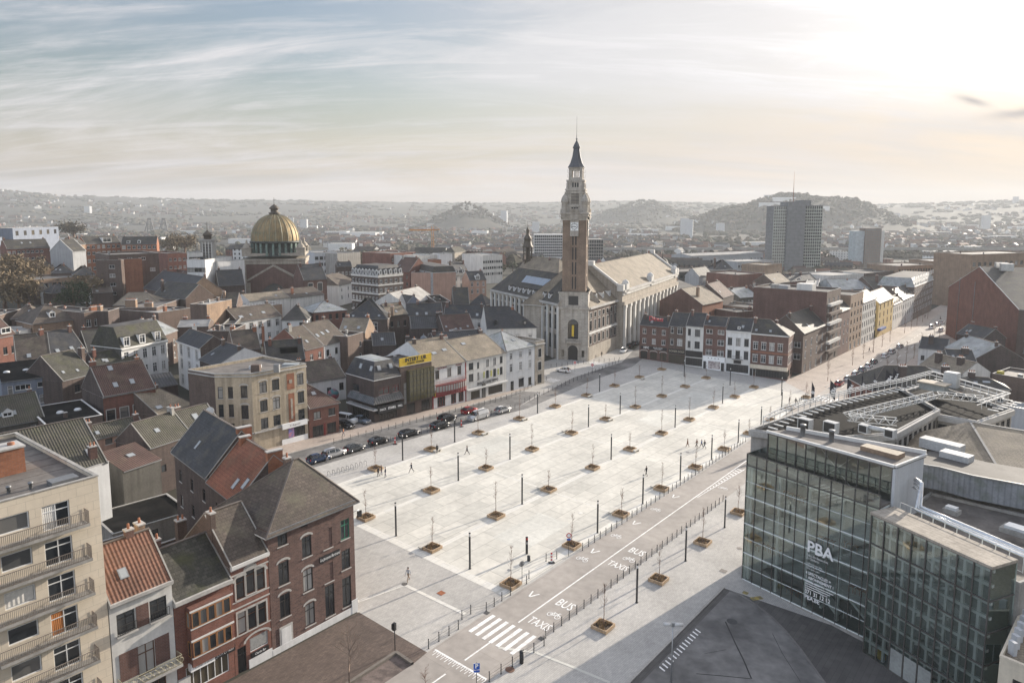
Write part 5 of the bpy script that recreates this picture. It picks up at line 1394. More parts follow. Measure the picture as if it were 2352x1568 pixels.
# brick house with two bow window bands
hs = house(uv(-21.0, 0), uv(-15.3, 0), 10.5, 8.5, 'red', 'moss', ('gable', 3.3), near=True, name='townhouse', label='red brick townhouse with two projecting window bands over a cafe', wallL='brick', cornice=(.5, .5, M_sill),
 F=[('w', .52, 2.1, 4.3, 2.5, 'xn')])
for z0 in (4.45, 7.35):
 b = MB(); b.box(1.15, hs.w - .35, -.75, -.005, z0 - .9, z0 + 2.0, W_['red'], skip='k'); bo = b.build('bow', hs.root)
 b = MB(); b.box(1.1, hs.w - .3, -.82, -.70, z0 + 1.65, z0 + 1.82, M_trim); b.box(1.1, hs.w - .3, -.84, -.70, z0 - .05, z0 + .08, M_trim); b.build('moulding', bo)
 for i in range(5):
  me, pn = win_mesh(.74, 1.5, 'on1'); o = link('window', me, bo, (1.6 + i * .78, -.93, z0 + .1)); link('pane', pn, o)
 me, pn = win_mesh(.55, 1.5, 'on1'); o = link('window', me, bo, (1.0, -.38, z0 + .1), -pi / 2); link('pane', pn, o)
sg = sign_board(hs, .18, .60, 3.05, 3.75, M_wht, 'Café Turc', mat('sign_grey', (.30, .26, .22), .6), .42, -.55, shear=.3); sg2 = sign_board(hs, .60, .97, 3.05, 3.75, M_black, 'JOUR ET NUIT', M_wht, .46, -.55, sx=.62, shear=.12)
b = MB(); b.box(hs.w - .28, hs.w - .06, -.16, -.02, 3.4, 6.6, MATS['frame_timber']); b.build('hanging_sign', hs.root)
add_box_part(hs, 'plinth', 0, 1.1, -.25, -.01, -1.5, 2.6, W_['offwhite']);
# white house with tiled roof and iron balcony
hs = house(uv(-26.45, 0), uv(-21.0, 0), 12.7, 7.5, 'offwhite', 'rust', ('gable', 3.6), near=True, name='townhouse', label='white rendered townhouse with a rusty red tiled roof and ornate iron balcony', wallR='brick', cornice=(.45, .4, M_sill),
 F=[('w', .24, 10.3, 1.5, 1.9, 'd1r'), ('w', .76, 10.3, 1.5, 1.9, 'd1r'), ('w', .22, 6.4, .75, 2.2, 'd1n'), ('w', .52, 6.1, 1.5, 2.9, 'bn'), ('w', .80, 6.4, .75, 2.2, 'd1n'), ('w', .50, 2.4, 3.4, 2.5, 'bxn')], sky=[('f', .35, .38, .75, 1.0)], chim=[(5.1, 5.0, .6, 1.0, .2, 'moss' if False else 'tanbrick'), (3.6, 3.8, .7, .5, .5, 'brick')])
b = MB(); b.box(hs.w * .40, hs.w * .60, -.04, -.008, 9.3, 11.3, W_['brick']); b.build('brick_panel', hs.root)
b = MB(); b.box(hs.w * .10, hs.w * .385, -.03, -.008, 5.0, 7.6, W_['brick']); b.box(hs.w * .66, hs.w * .9, -.03, -.008, 5.0, 7.6, W_['brick']); b.build('brick_panel', hs.root)
b = MB(); b.box(.3, hs.w + .1, -1.05, -.01, 4.35, 4.6, M_sill); bo = b.build('balcony', hs.root)
b = MB(); mi_ = mat('iron_cream', (.35, .32, .22), .7)
rail(b, (.3, -1.0, 0), (hs.w + .05, -1.0, 0), 4.6, 5.5, mi_, .16)
for i in range(11):
 x = .6 + i * .48; b.tube([(x + .2 * cos(k * pi / 4), -1.02, 5.05 + .26 * sin(k * pi / 4)) for k in range(9)], .025, mi_, 4, None, False)
rail(b, (.3, -1.0, 0), (.3, -.05, 0), 4.6, 5.5, mi_, .16); rail(b, (hs.w + .05, -1.0, 0), (hs.w + .05, -.05, 0), 4.6, 5.5, mi_, .16); b.build('railing', bo)
b = MB(); b.box(hs.w * .2, hs.w * .9, -.8, -.01, .15, 1.15, W_['white']); b.build('bay_parapet', hs.root)
# cream apartment block
ap = house(uv(-48, 0), uv(-26.5, 0), 23.4, 19, 'cream', 'gravel', ('flat',), near=True, name='apartment_block', cat='apartment block', label='cream apartment block with long railed balconies at the left edge', par=.35, Rt=[('w', .1, 6, .01, .01, 'kn')], parm='concrete')
lev = [20.4 - i * 3.0 for i in range(7)]
M_rail = mat('balcony_rail', (.20, .17, .145), .6); M_curt = mat('curtain', (.62, .60, .56), .9); M_curto = mat('orange_curtain', (.45, .18, .06), .9)
for i, z in enumerate(lev):
 for k, x1 in enumerate((20.3, 12.6, 5.2)):
  b = MB(); x0 = x1 - 6.9
  b.box(x0, x1, -.95, -.004, z - .30, z - .06, W_['concrete']); bo = b.build('balcony', ap.root)
  b = MB(); rail(b, (x0 + .05, -.90, 0), (x1 - .05, -.90, 0), z - .06, z + .98, M_rail, .125, .03); rail(b, (x1 - .05, -.90, 0), (x1 - .05, -.02, 0), z - .06, z + .98, M_rail, .125, .03)
  b.build('railing', bo)
 cells = []
# the facade behind the balconies is opened up for its windows
WN = []
for i, z in enumerate(lev):
 for k, x1 in enumerate((19.3, 11.6, 4.2)):
  WN.append((x1 - 1.1, z, 2.0, 2.05, 'wn2', i, k)); WN.append((x1 - 4.0, z + .75 if (i + k) % 2 else z + .72, 2.1, 1.35, 'wn1', i, k))
me = bpy.data.meshes.new('wall')
mb = MB()
wall_face(mb, (.02, .02, 0), (1, 0, 0), ap.w - .04, -2, 23.75, [(x - w / 2, x + w / 2, z, z + h) for x, z, w, h, s, i, k in WN], mat('facade_panels', (.63, .55, .435), .85, 'slab', .07, .5, col2=(.60, .52, .41), p=(1.2, .75, .012)))
wall_face(mb, (ap.w - .02, .02, 0), (0, 1, 0), 18.96, -2, 23.75, [], W_['cream']); wall_face(mb, (.02, 18.98, 0), (0, -1, 0), 18.96, -2, 23.75, [], W_['cream'])
ap.wall.data = mb.mesh('wall')
for j, (x, z, w, h, s, i, k) in enumerate(WN):
 m_, pn = win_mesh(w, h, s); o = link('window', m_, ap.root, (x, .02, z)); link('pane', pn, o)
 if (i * 7 + k * 3 + j) % 3 == 0:
  b = MB(); cm = M_curto if (i, k) in ((3, 0), (3, 1)) else M_curt
  n = 12; xa = -w / 2 + .1; ww = w * (.9 if j % 2 else .42)
  for q in range(n): b.face([(xa + ww * q / n, .122 - .02 * (q % 2), .12), (xa + ww * (q + 1) / n, .122 - .02 * ((q + 1) % 2), .12), (xa + ww * (q + 1) / n, .122 - .02 * ((q + 1) % 2), h - .12), (xa + ww * q / n, .122 - .02 * (q % 2), h - .12)], cm)
  b.build('curtain', o)
for x, y, a, c, z1, wl in ((ap.w - 6.6, 9.5, 3.0, 2.0, 1.5, 'tanbrick'), (ap.w - 4.3, 8.0, 2.6, 2.0, 2.2, 'orange')):
 b = MB(); b.box(x - a / 2, x + a / 2, y - c / 2, y + c / 2, 23.3, 23.4 + z1, W_[wl]); b.box(x - a / 2 - .1, x + a / 2 + .1, y - c / 2 - .1, y + c / 2 + .1, 23.4 + z1, 23.55 + z1, M_sill)
 for q in (-.5, .5): b.lathe([(.28, 23.55 + z1), (.28, 23.75 + z1), (0, 23.75 + z1)], M_pot, 10, (x + q * a * .5, y))
 b.build('chimney', ap.roof)
for x, y in ((ap.w - 5.6, 2.6), (ap.w - 4.2, 2.2), (ap.w - 8.6, 2.9), (ap.w - 7.4, 5.2), (ap.w - 10, 4.0)):
 b = MB(); b.lathe([(.14, 23.39), (.14, 23.85), (.2, 23.85), (.2, 23.98), (0, 24.0)], M_zincg, 8, (x, y)); b.build('roof_vent', ap.roof)
b = MB(); b.box(ap.w - 3.0, ap.w - 1.0, 1.2, 2.4, 23.3, 23.75, M_zincg); b.build('roof_hatch', ap.roof)
for i in range(9):
 b = MB(); b.box(.3, ap.w - .3, 1.2 + i * 2.0, 1.26 + i * 2.0, 23.38, 23.425, mat('felt_seam', (.12, .105, .095), .9)); b.build('roof_seam', ap.roof)
# courtyard behind the row
sheet('courtyard', [tuple((Vector((q.x, q.y)) - Vector((-.163, 85.026))).to_tuple()) if False else (q.x, q.y) for q in (uv(-26, 9), uv(-7, 12), uv(0, 40), uv(-20, 40))], mat('yard', (.06, .056, .05), .95), 3, ab=False)
house(uv(-14.6, 36.5), uv(-11.0, 37.4), 11, 7, 'palegrey', 'green', ('flat',), label='narrow pale grey rendered house end behind the apartment block', F=[('w', .25, 9.2, .8, 1.0, 'dn1'), ('w', .3, 5, .8, 1.0, 'dn1')], par=.1)
house(uv(-21.5, 38), uv(-11.2, 37.4), 11.2, 16, 'palegrey', 'green', ('gable', 4.4), label='long green tiled roof directly behind the cream apartment block', F=[], sky=[('f', .88, .25, 1.2, 1.3)], chim=[(9.0, 1.2, .9, .9, -2.4, 'brick')])
house(uv(-6.6, 56.5), uv(2.5, 56.5), 8.4, 5, 'pink', 'green', ('gable', 1.5), label='low mossy tiled roof with a pale pink rear wall over the courtyard', F=[('w', .36, 7.4, 1.1, .9, 'd1')])
house(uv(-1.2, 47.4), uv(6.4, 49.0), 8.2, 8, 'dark', 'green', ('gable', 3.2), label='mossy tiled house over the courtyard with a single skylight', F=[('w', .55, 6.5, .9, .9, 'dn1'), ('w', .3, 4, .9, 1.2, 'dn1')], sky=[('f', .38, .48, .8, .8)], chim=[(7.2, 4, .5, 1.2, .7, 'concrete')], wallR='concrete')
house(uv(6.6, 50.5), uv(13.0, 51.5), 8.0, 7, 'dark', 'green', ('gable', 3.0), label='green tiled roof with a large skylight at the far end of the slate row', sky=[('f', .45, .55, 1.0, 1.2)], F=[('g', 2, 5, 1.3, .9, 'd')])
house(uv(-7.5, 42), uv(-1.6, 43), 7.6, 6, 'darkrender', 'maroon', ('shed', 1.6), label='stained grey blank wall under a low dark tiled shed roof in the courtyard', sky=[('f', .55, .5, 1.1, .9)])
house(uv(-13.5, 31.5), uv(-3.5, 30.5), 3.6, 9, 'concrete', 'bitumen', ('flat',), label='low dark flat roofed annex at the bottom of the courtyard', par=.12, F=[('w', .5, 1.8, 1.0, 1.9, 'dn1')])
house(uv(-20, 22), uv(-13.5, 21.5), 4.2, 8, 'brown', 'felt', ('flat',), label='low brown brick annex behind the rusty tiled house', par=.2, chim=[(4.6, 3, .45, .45, 1.2, 'orange')])
house(uv(-13.6, 13.5), uv(-9.4, 13.2), 6.0, 7, 'brown', 'felt', ('flat',), label='small brick rear annex with a big chimney behind the ornate townhouse', par=.2, chim=[(.7, 1.2, 1.0, .8, 4.6, 'brown')])
# ------------------------------------------------------------------ the old town left of the square
def H_(c, xl, yl, xr, yr, h, wall, roof_m, ridge=None, label='', **k):
 p0, p1 = eave(c, xl, yl, xr, yr, h)
 dep = k.pop('dep', 8)
 return house(p0, p1, h, dep, wall, roof_m, ridge=ridge, label=label, **k)
FL = ('flat',)
hs = H_('A', 5, 1255, 385, 1215, 8, 'bluegrey', 'bitumen', ('A', 10, 1120, .16), 'blue grey rendered house with a dark low roof and three oval roof lights', roof=('shed',), F=[('w', .14, 5.9, .9, 2.0, 'w1'), ('w', .35, 6.3, 2.7, 1.1, 'w3'), ('w', .73, 6.4, 2.8, 1.1, 'w3'), ('w', .74, 3.4, 2.6, 1.8, 'w2')], chim=[(10.6, 6.0, 1.2, .9, .6, 'offwhite', 0)])
for f in (.14, .47, .78):
 b = MB(); b.lathe([(.62, 0), (.58, .16), (.3, .3), (0, .34)], mat('acrylic', (.55, .56, .56), .25, var=.03), 12, (hs.w * f, hs.dep * .45)); b.build('roof_light', hs.roof, (0, 0, 8.0 + hs.dep * .45 * .16))
H_('D', -60, 500, 288, 443, 6.0, 'darkrender', 'green', ('D', 0, 325, .75), 'shingled green brown roofed house at the left edge above the apartment block', F=[('w', .77, 4.6, .8, .9, 'wn1'), ('w', .45, 3, 1, 1.6, 'w')], dorm=[('f', .35, .25, 1.6, .9, 'wp')])
hs = H_('D', 288, 490, 655, 432, 6.5, 'brown', 'bitumen', ('D', 260, 385, 0), 'low house with a black flat roof and white rim beside the red tiled house', roof=FL, par=.12, parm=M_trim)
domes(hs, [(hs.w * .42, hs.dep * .5, .65), (hs.w * .74, hs.dep * .5, .65)], 6.5)
H_('A', 655, 1345, 992, 1290, 8.8, 'red', 'maroon', ('A', 575, 1165, .85), 'red brick house with a maroon tiled roof and four tall windows', wallL='dark', cornice=(.35, .25, M_sill), F=[('g', 4, 2.6, 3.2, 1.45, 'ds1'), ('g', 4, 7.55, .3, .3, 'kn')], sky=[('f', .34, .86), ('f', .30, .28), ('f', .62, .30)])
H_('A', 395, 1246, 600, 1195, 8, 'dark', 'moss', ('A', 345, 1095, .85), 'mossy tiled house right of the blue grey house', sky=[('f', .2, .25, .6, .7), ('f', .6, .2, .6, .7)], F=[('w', .45, 5.4, 1.3, 1.6, 'd')], chim=[(8.0, 3.5, .8, 1.1, .3, 'brown')])
H_('A', 612, 1160, 898, 1112, 8.5, 'dark', 'moss', ('A', 600, 1078, .85), 'mossy green tiled roof behind the maroon tiled house')
for (xl, yl, xr, yr, rx, ry, rm_, nm, sk) in ((100, 1118, 326, 1100, 105, 960, 'brown', 'brown slate roof with one skylight, left of three long roofs in line', [('f', .38, .12)]), (328, 1098, 556, 1064, 312, 946, 'slate', 'grey slate roof, middle of three long roofs in line', [('f', .25, .18), ('f', .65, .2)]), (558, 1062, 765, 1042, 520, 932, 'slate2', 'grey brown slate roof, right of three long roofs beside the white house', [('f', .4, .15)])):
 H_('A', xl, yl, xr, yr, 8.6, 'dark', rm_, ('A', rx, ry, .75), nm, sky=sk)
hs = H_('A', 772, 1045, 1065, 990, 11.5, 'white', 'moss', None, 'white house with a mossy mansard roof and three white dormers', roof=('mansard', 4.6, 2.6, .4), dep=10, cornice=(.45, .4, M_trim), F=[('g', 5, 8.2, 2.2, 1.15, 'w'), ('g', 5, 4.4, 2.2, 1.15, 'w'), ('g', 5, 1, 2.2, 1.15, 'w'), ('w', .86, 9.1, .01, .01, 'kn')], dorm=[('f', .13, .06, 1.6, 2.1, 'w'), ('f', .46, .06, 1.6, 2.1, 'w'), ('f', .80, .06, 1.6, 2.1, 'w')], Rt=[('g', 2, 5, 1.8, 1, 'w')], wallL='darkrender')
H_('A', -110, 990, 104, 952, 9, 'red', 'maroon', ('A', 0, 865, .8), 'brick house with white dormer windows at the far left edge', F=[('g', 4, 4.2, 1.9, 1.1, 'd')], dorm=[('f', .75, .1, 2.6, 1.5, 'w')])
H_('A', 100, 955, 256, 908, 5.5, 'white', 'paleflat', ('A', 85, 862, 0), 'low white flat roofed outbuilding left of the hipped roofs', roof=FL, par=.3, F=[('g', 5, 3.4, 1.1, 1.1, 'w', 0, .7)])
H_('A', 70, 852, 255, 846, 7.5, 'brown', 'brown', ('A', 235, 765, .6), 'brown hipped roof house, left of two hipped roofs', roof=('hip',), dep=12)
H_('A', 210, 886, 512, 856, 7.5, 'tanbrick', 'brown', ('A', 290, 775, .6), 'brown hipped roof with pale ridges and a white dormer, right of two', roof=('hip',), dep=14, dorm=[('f', .46, .22, 1.6, 1.5, 'wp')])
H_('A', 536, 830, 690, 810, 9.5, 'brown', 'felt', ('A', 560, 790, 0), 'plain brick rear house with a pink curtained window', roof=FL, F=[('g', 3, 5.6, 2.2, 1.5, 'w')], chim=[(5.2, 3, 2.4, 1.2, 1.0, 'orange')])
H_('A', 690, 822, 760, 800, 9.5, 'dark', 'felt', None, 'narrow brick house between the plain rear house and the chimney stacks', roof=FL, dep=8, chim=[(1.5, 3, 1.6, 1.0, 1.4, 'tanbrick')])
H_('A', 765, 795, 1000, 800, 8.5, 'brown', 'gravel', ('A', 790, 745, 0), 'flat roofed brick house with big yellowish chimney stacks', roof=FL, chim=[(2.0, 4, 3.2, 1.6, 2.1, 'tanbrick'), (7.8, 3, 2.4, 1.2, 1.2, 'tanbrick')])
H_('A', 1010, 830, 1215, 800, 8.5, 'brown', 'paleflat', ('A', 1000, 765, 0), 'brick house with a pale flat roof left of the big blank wall', roof=FL, chim=[(5, 3, .9, .9, 1.3, 'orange')])
hs = H_('A', 1128, 985, 1278, 1052, 11.5, 'white', 'slate', ('A', 1215, 920, .75), 'white ornate townhouse front seen along a narrow street', F=[('g', 3, 8.2, 2.2, 1.1, 'was'), ('g', 3, 4.7, 2.3, 1.1, 'was'), ('g', 3, 1, 2.3, 1.1, 'ws')], chim=[(.8, 4, .7, .9, .6, 'offwhite'), (10, 5, .9, 1.0, .5, 'dark')], wallR='dark', cornice=(.4, .4, M_trim))
H_('A', 1272, 1106, 1392, 1160, 10.5, 'dark', 'dark', ('A', 1405, 1005, .5), 'dark brick house with black seamed roof and a white gable', wallR='white', F=[('g', 4, 7.6, 1.8, .9, 'd'), ('g', 4, 4.2, 1.9, .9, 'd'), ('g', 4, 1, 1.9, .9, 'd')])
# the art deco corner house
pts = [uv(20.8, 54.2), uv(32.2, 53.6), uv(31.2, 66.5), uv(15.2, 66.5), uv(16.4, 59.2)]
hs = poly_house(pts, 14.2, 'artdeco', 'gravel', {0: [('g', 2, 10.6, 2.1, 1.5, 'da', .08, .53), ('w', .88, 11.8, 1.4, 2.2, 'da'), ('g', 2, 7.0, 2.2, 1.5, 'da', .08, .53), ('w', .88, 8.2, 1.4, 2.3, 'da'), ('g', 2, 3.7, 2.1, 1.5, 'd', .08, .53), ('w', .88, 4.7, 1.4, 2.3, 'd'), ('w', .78, 1.5, 3.6, 2.2, 'dx')],
     4: [('w', .78, 11.2, 1.2, 2.3, 'da'), ('g', 2, 10, 2.2, .9, 'd', 0, .55), ('w', .78, 7.4, 1.3, 2.6, 'da'), ('g', 2, 6.5, 2.4, .9, 'd', 0, .55), ('w', .78, 3.8, 1.3, 2.6, 'd'), ('g', 2, 3, 2.3, .9, 'd', 0, .55)]},
     label='tall tan art deco corner house with arched windows and flat roof', par=.45, walls={1: 'brick', 2: 'brick', 3: 'brown'}, cornice=[(3.25, .35, .25), (14.0, .2, .2)])
d0 = (hs.L[1] - hs.L[0]).normalized(); o0 = Vector((d0.y, -d0.x, 0)); rz0 = atan2(d0.y, d0.x)
b = MB(); b.box(7.1, 8.7, -.05, -.01, 10.2, 13.3, W_['orange']); b.box(7.3, 8.6, -.05, -.01, 3.6, 9.4, W_['orange']); b.box(7.75, 8.15, -.10, -.05, 4.4, 8.4, W_['stone']); b.box(7.6, 8.2, -.10, -.05, 11.4, 12.1, W_['stone']); b.build('brick_panel', hs.root, (0, 0, 0), rz0)
b = MB(); b.box(5.6, 11.0, -.45, -.02, 2.75, 3.75, M_wht); so = b.build('sign', hs.root, (0, 0, 0), rz0); text_part('lettering', 'E. Augustin', .5, mat('sign_grey', (.30, .26, .22), .6), so, (8.3, -.46, 3.25), (pi / 2, 0, 0), .005, shear=.25)
b = MB(); b.box(5.6, 11.2, -.12, -.02, -1, .7, M_wht); b.box(7.0, 8.2, -.16, -.12, .75, 2.6, mat('poster', (.45, .20, .25), .6, 'mottle', col2=(.2, .2, .45), scale=2)); b.build('shop_panel', hs.root, (0, 0, 0), rz0)
roof_boxes(hs, [('chimney', -.6, 1.0, 1.4, 2.4, 14.2, 15.9, W_['brown']), ('chimney', 3.2, 4.2, 2.6, 3.4, 14.2, 15.7, M_zincg), ('roof_light', -2.5, -.6, 5.6, 7.2, 14.2, 14.8, mat('acrylic', (.55, .56, .56), .25)), ('roof_hatch', 3.2, 6.2, 7.5, 9.0, 14.2, 14.7, mat('skylight_glass', (.30, .32, .33), .12, var=.02, spec=.8))])
hs = house(uv(32.3, 53.4), uv(38.9, 52.5), 6.3, 9, 'red', 'maroon', ('hip', 0, 5.6), ridge=('A', 1958, 1243, .75), label='small brick cafe house with a maroon tiled half roof', F=[('w', .27, 4.4, 1.5, 1.5, 'd'), ('w', .76, 4.5, 1.5, 1.5, 'd'), ('w', .28, 1.2, 2.3, 2.2, 'dx'), ('w', .74, 1.2, 2.0, 2.2, 'dx')], sky=[('f', .38, .42, .9, .9)], Rt=[('w', .5, 4, .9, 1.2, 'd')])
add_box_part(hs, 'door_post', hs.w * .5 - .12, hs.w * .5 + .12, -.1, -.01, -1, 2.5, MATS['frame_red'])
H_('A', 1962, 1255, 2206, 1222, 5.6, 'white', 'brown', ('A', 1955, 1140, .6), 'low white walled house with a brown roof behind the cafe house', F=[('w', .55, 2.6, 1.1, 1.6, 'dn'), ('w', .88, 3.2, 1.1, 1.8, 'dn')])
b = MB(); pm = at('A', 2128, 1335, 2.4); b.lathe([(0, 0), (1.3, .0), (1.3, .04), (0, .05)], mat('mural', (.05, .20, .22), .7, 'mottle', col2=(.35, .05, .08), scale=.8), 20); o = b.build('mural_board', None, pm + Vector((.05, -.4, 0))); o.rotation_euler = (pi / 2, 0, .1); tag(o, 'round teal painted board on the yard wall by the parked minibus', 'mural')
H_('A', 1945, 1052, 2062, 1025, 9, 'red', 'brown', ('A', 1845, 922, .7), 'red brick house with a brown roof, left of the white one', F=[('w', .35, 6.6, 1.1, 1.6, 'w'), ('w', .8, 6.7, 1.1, 1.6, 'w'), ('w', .5, 3.2, 1.1, 1.6, 'w')])
H_('A', 2066, 1022, 2222, 985, 9, 'white', 'brown', ('A', 1985, 892, .7), 'white house with three skylights in its brown roof', F=[('w', .15, 6.6, 1.1, 1.7, 'd'), ('w', .5, 6.6, 1.1, 1.7, 'd'), ('w', .84, 6.6, 1.1, 1.7, 'd'), ('w', .5, 3.2, 1.1, 1.7, 'w'), ('w', .84, 3.2, 1.1, 1.7, 'w')], sky=[('f', .1, .42), ('f', .33, .46), ('f', .56, .5)])
H_('A', 2218, 985, 2318, 955, 9.8, 'brown', 'felt', None, 'narrow brown brick house right of the white one with skylights', roof=FL, dep=7, F=[('w', .8, 7.4, .9, 1.5, 'w'), ('w', .8, 4, .9, 1.5, 'w')])
H_('A', 2160, 935, 2330, 945, 9.5, 'tanbrick', 'tan', ('A', 2190, 850, .7), 'tan roofed house behind the narrow brown brick house', sky=[('f', .2, .3), ('f', .7, .3)])
hs = H_('A', 1700, 1118, 1948, 1105, 8, 'brown', 'slate2', ('A', 1645, 1000, .9), 'dark roofed house with a brown gable and a black box on its roof', wallL='brown')
add_box_part(hs, 'lift_housing', hs.w * .38, hs.w * .82, 1.2, 4.4, 7.6, 10.4, RF['bitumen'])
H_('A', 1490, 1052, 1665, 1040, 8, 'brown', 'brown', ('A', 1480, 935, .85), 'brown slate roof behind the white gable', chim=[(6.2, 4.5, .9, .9, .6, 'orange'), (7.8, 2, .6, .6, 1.0, 'orange')])
H_('A', 1515, 872, 1796, 836, 8.2, 'white', 'brown', ('A', 1490, 795, .6), 'white house with red quoins under a low brown roof with three skylights', wallL='dark', F=[('g', 5, 5.0, 2.1, 1.2, 'ws'), ('g', 5, 1.2, 2.1, 1.2, 'w')], sky=[('f', .15, .3, 1.4, 1.1), ('f', .38, .35, .7, 1.0), ('f', .68, .4, 1.2, 1.0)])
H_('A', 1797, 860, 1958, 863, 7.2, 'white', 'slate2', ('A', 1840, 765, .75), 'white cube house under a hipped slate roof', roof=('hip',), dep=9, F=[('g', 2, 5.2, 1.0, .9, 'dn')], Rt=[('g', 5, 5.4, .6, .7, 'dn')])
H_('A', 2000, 812, 2212, 800, 8.5, 'red', 'zinc', ('A', 2020, 748, .5), 'round cornered red brick house with a grey metal roof', roof=('hip',), dep=9, F=[('g', 5, 5.6, 1.8, 1.0, 'd')])
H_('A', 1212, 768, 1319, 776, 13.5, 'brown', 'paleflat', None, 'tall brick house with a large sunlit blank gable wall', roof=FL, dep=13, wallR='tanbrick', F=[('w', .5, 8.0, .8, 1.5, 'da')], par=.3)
H_('A', 725, 764, 1016, 768, 7.5, 'tanbrick', 'tan', ('A', 735, 690, .6), 'long tan hipped roof behind the chimney stacks', roof=('hip', 3, 6), dep=10)
H_('A', 1590, 742, 1850, 722, 9, 'offwhite', 'tan', ('A', 1600, 700, .35), 'long low tan roof below the cathedral, left part', dep=12)
H_('A', 1852, 722, 2068, 702, 9, 'offwhite', 'brown', ('A', 1900, 672, .35), 'long low brown roof below the cathedral, right part', chim=[(3, 3, .8, .8, .8, 'orange')])
H_('A', 1400, 770, 1510, 772, 9, 'brown', 'brown', ('A', 1405, 692, .8), 'small steep brown roof left of the railed terrace', chim=[(1, 3, .8, .8, .6, 'tanbrick')])
hs = H_('A', 1560, 790, 1800, 770, 8, 'tanbrick', 'paleflat', ('A', 1600, 742, 0), 'flat roof terrace with a white railing under the cathedral', roof=FL, par=.2)
b = MB(); rail(b, (1, .4, 0), (hs.w - .3, .4, 0), 8.2, 9.5, M_wht, 1.0, .06); b.build('railing', hs.roof)
H_('A', 1420, 905, 1500, 905, 8.5, 'darkrender', 'felt', ('A', 1430, 800, 0), 'dark grey blind house left of the white house with red quoins', roof=FL)
H_('A', 1040, 960, 1130, 925, 9, 'brown', 'zinc', ('A', 1050, 880, .5), 'brick house with a zinc roof between the mansard house and the ornate white one', F=[('g', 2, 5, 1.8, 1, 'w'), ('g', 2, 1.5, 1.8, 1, 'w')])
H_('A', 1130, 905, 1330, 905, 9, 'brown', 'paleflat', ('A', 1180, 865, .3), 'pale metal roofed house behind the ornate white townhouse')
H_('A', 1320, 945, 1480, 950, 9.5, 'dark', 'felt', ('A', 1330, 905, 0), 'flat dark roof with chimneys behind the ornate white townhouse', roof=FL, chim=[(2, 2.5, 1, .8, 1.2, 'dark'), (6, 2.5, 1.2, .8, .8, 'orange')])
H_('D', 1000, 420, 1225, 352, 5.0, 'brown', 'tan', ('D', 1000, 270, .6), 'tan tiled roof with a skylight beside the narrow street', roof=('hip', 0, 3.5), sky=[('f', .2, .2, 1.3, .9)])
H_('A', 985, 1290, 1135, 1270, 6, 'dark', 'dark', ('A', 970, 1215, .4), 'low dark lean-to roof right of the maroon tiled house', roof=('shed',))
# the row facing the square on its left side
PL0, PL1 = at('F', 75, 528), at('F', 1320, 237)
RQ = {x: cut(PL0, PL1, 'F', x) for x in (302, 470, 668, 884, 1140, 1320, 1382)}
R0 = RQ[302]
hs = house(R0, RQ[470], 9.3, 10.5, 'dark', 'slate', ('mansard', 3.6, 1.5, 1.3), label='dark brick grill house with mansard roof and glazed terrace', parm=RF['zinc'], F=[('w', .36, 6.6, 2.6, 1.6, 'r'), ('w', .80, 6.6, 1.6, 1.6, 'r'), ('w', .5, 1.4, 4.6, 2.4, 'dx')], Lt=[('w', .35, 6.6, 2.4, 1.6, 'd'), ('w', .5, 1.3, 6, 2.2, 'dx')], sky=[('f', .28, .62, .9, 1.1), ('f', .72, .62, .9, 1.1), ('l', .45, .6, .9, 1.1), ('l', .82, .6, .9, 1.1)])
b = MB(); b.box(-1.0, hs.w * .98, -1.1, -.02, 2.95, 3.25, M_trim); b.box(-1.2, -.02, 0, 9, 2.95, 3.25, M_trim); b.build('terrace_slab', hs.root)
b = MB(); b.face([(-1.0, -1.1, 4.3), (hs.w, -1.1, 4.3), (hs.w, -.03, 5.6), (-.2, -.03, 5.6)], MATS['glass_roof'] if 'glass_roof' in MATS else mat('glass_roof', (.10, .095, .09), .15, 'seam', col2=(.05, .05, .05))); b.face([(-1.0, 9, 4.3), (-1.0, -1.1, 4.3), (-.03, -.2, 5.6), (-.03, 9, 5.6)], MATS['glass_roof'])
for i in range(9): b.bar((-1.0 + (hs.w + 1) * i / 8, -1.1, 3.25), (-1.0 + (hs.w + 1) * i / 8, -1.1, 4.3), .06, .06, M_black)
rail(b, (-1.0, -1.1, 0), (-1.0, 9, 0), 3.25, 4.1, M_black, .5); b.build('terrace_glazing', hs.root)
so = sign_board(hs, .0, .97, 2.2, 3.7, M_black, None, y=-1.2); text_part('lettering', 'SNACK', .62, M_wht, so, (hs.w * .18, -1.22, 2.95), bold=.012, sx=.8); text_part('lettering', 'ISTANBUL', .72, M_wht, so, (hs.w * .52, -1.22, 2.95), bold=.02, sx=.62); text_part('lettering', 'GRILL', .62, M_wht, so, (hs.w * .83, -1.22, 2.95), bold=.012, sx=.8)
hs = house(RQ[470], RQ[668], 10.8, 12, 'brown', 'felt', ('flat',), label='brown brick travel agency with a yellow rooftop sign and glass bay', par=.3, F=[('w', .14, 5, .9, 5, 'dn1'), ('w', .3, 1.4, 2.4, 2.4, 'dx'), ('w', .78, 1.4, 2.4, 2.5, 'dx')])
b = MB(); mg = mat('bronze_glass', (.10, .085, .035), .12, var=.1, spec=.7); x0, x1 = hs.w * .18, hs.w * .97
b.box(x0, x1, -1.1, -.02, 3.3, 10.2, mg); bo = b.build('glass_bay', hs.root); b = MB()
for i in range(8): b.box(x0 + (x1 - x0) * i / 7 - .04, x0 + (x1 - x0) * i / 7 + .04, -1.16, -1.1, 3.25, 10.25, FRM['d'])
for i in range(7): b.box(x0 - .04, x1 + .04, -1.15, -1.1, 3.25 + i * 1.14, 3.34 + i * 1.14, FRM['d'])
for i in range(4): b.box(x0 - .05, x0, -1.1 + i * .35, -1.04 + i * .35, 3.3, 10.2, FRM['d'])
b.build('mullions', bo)
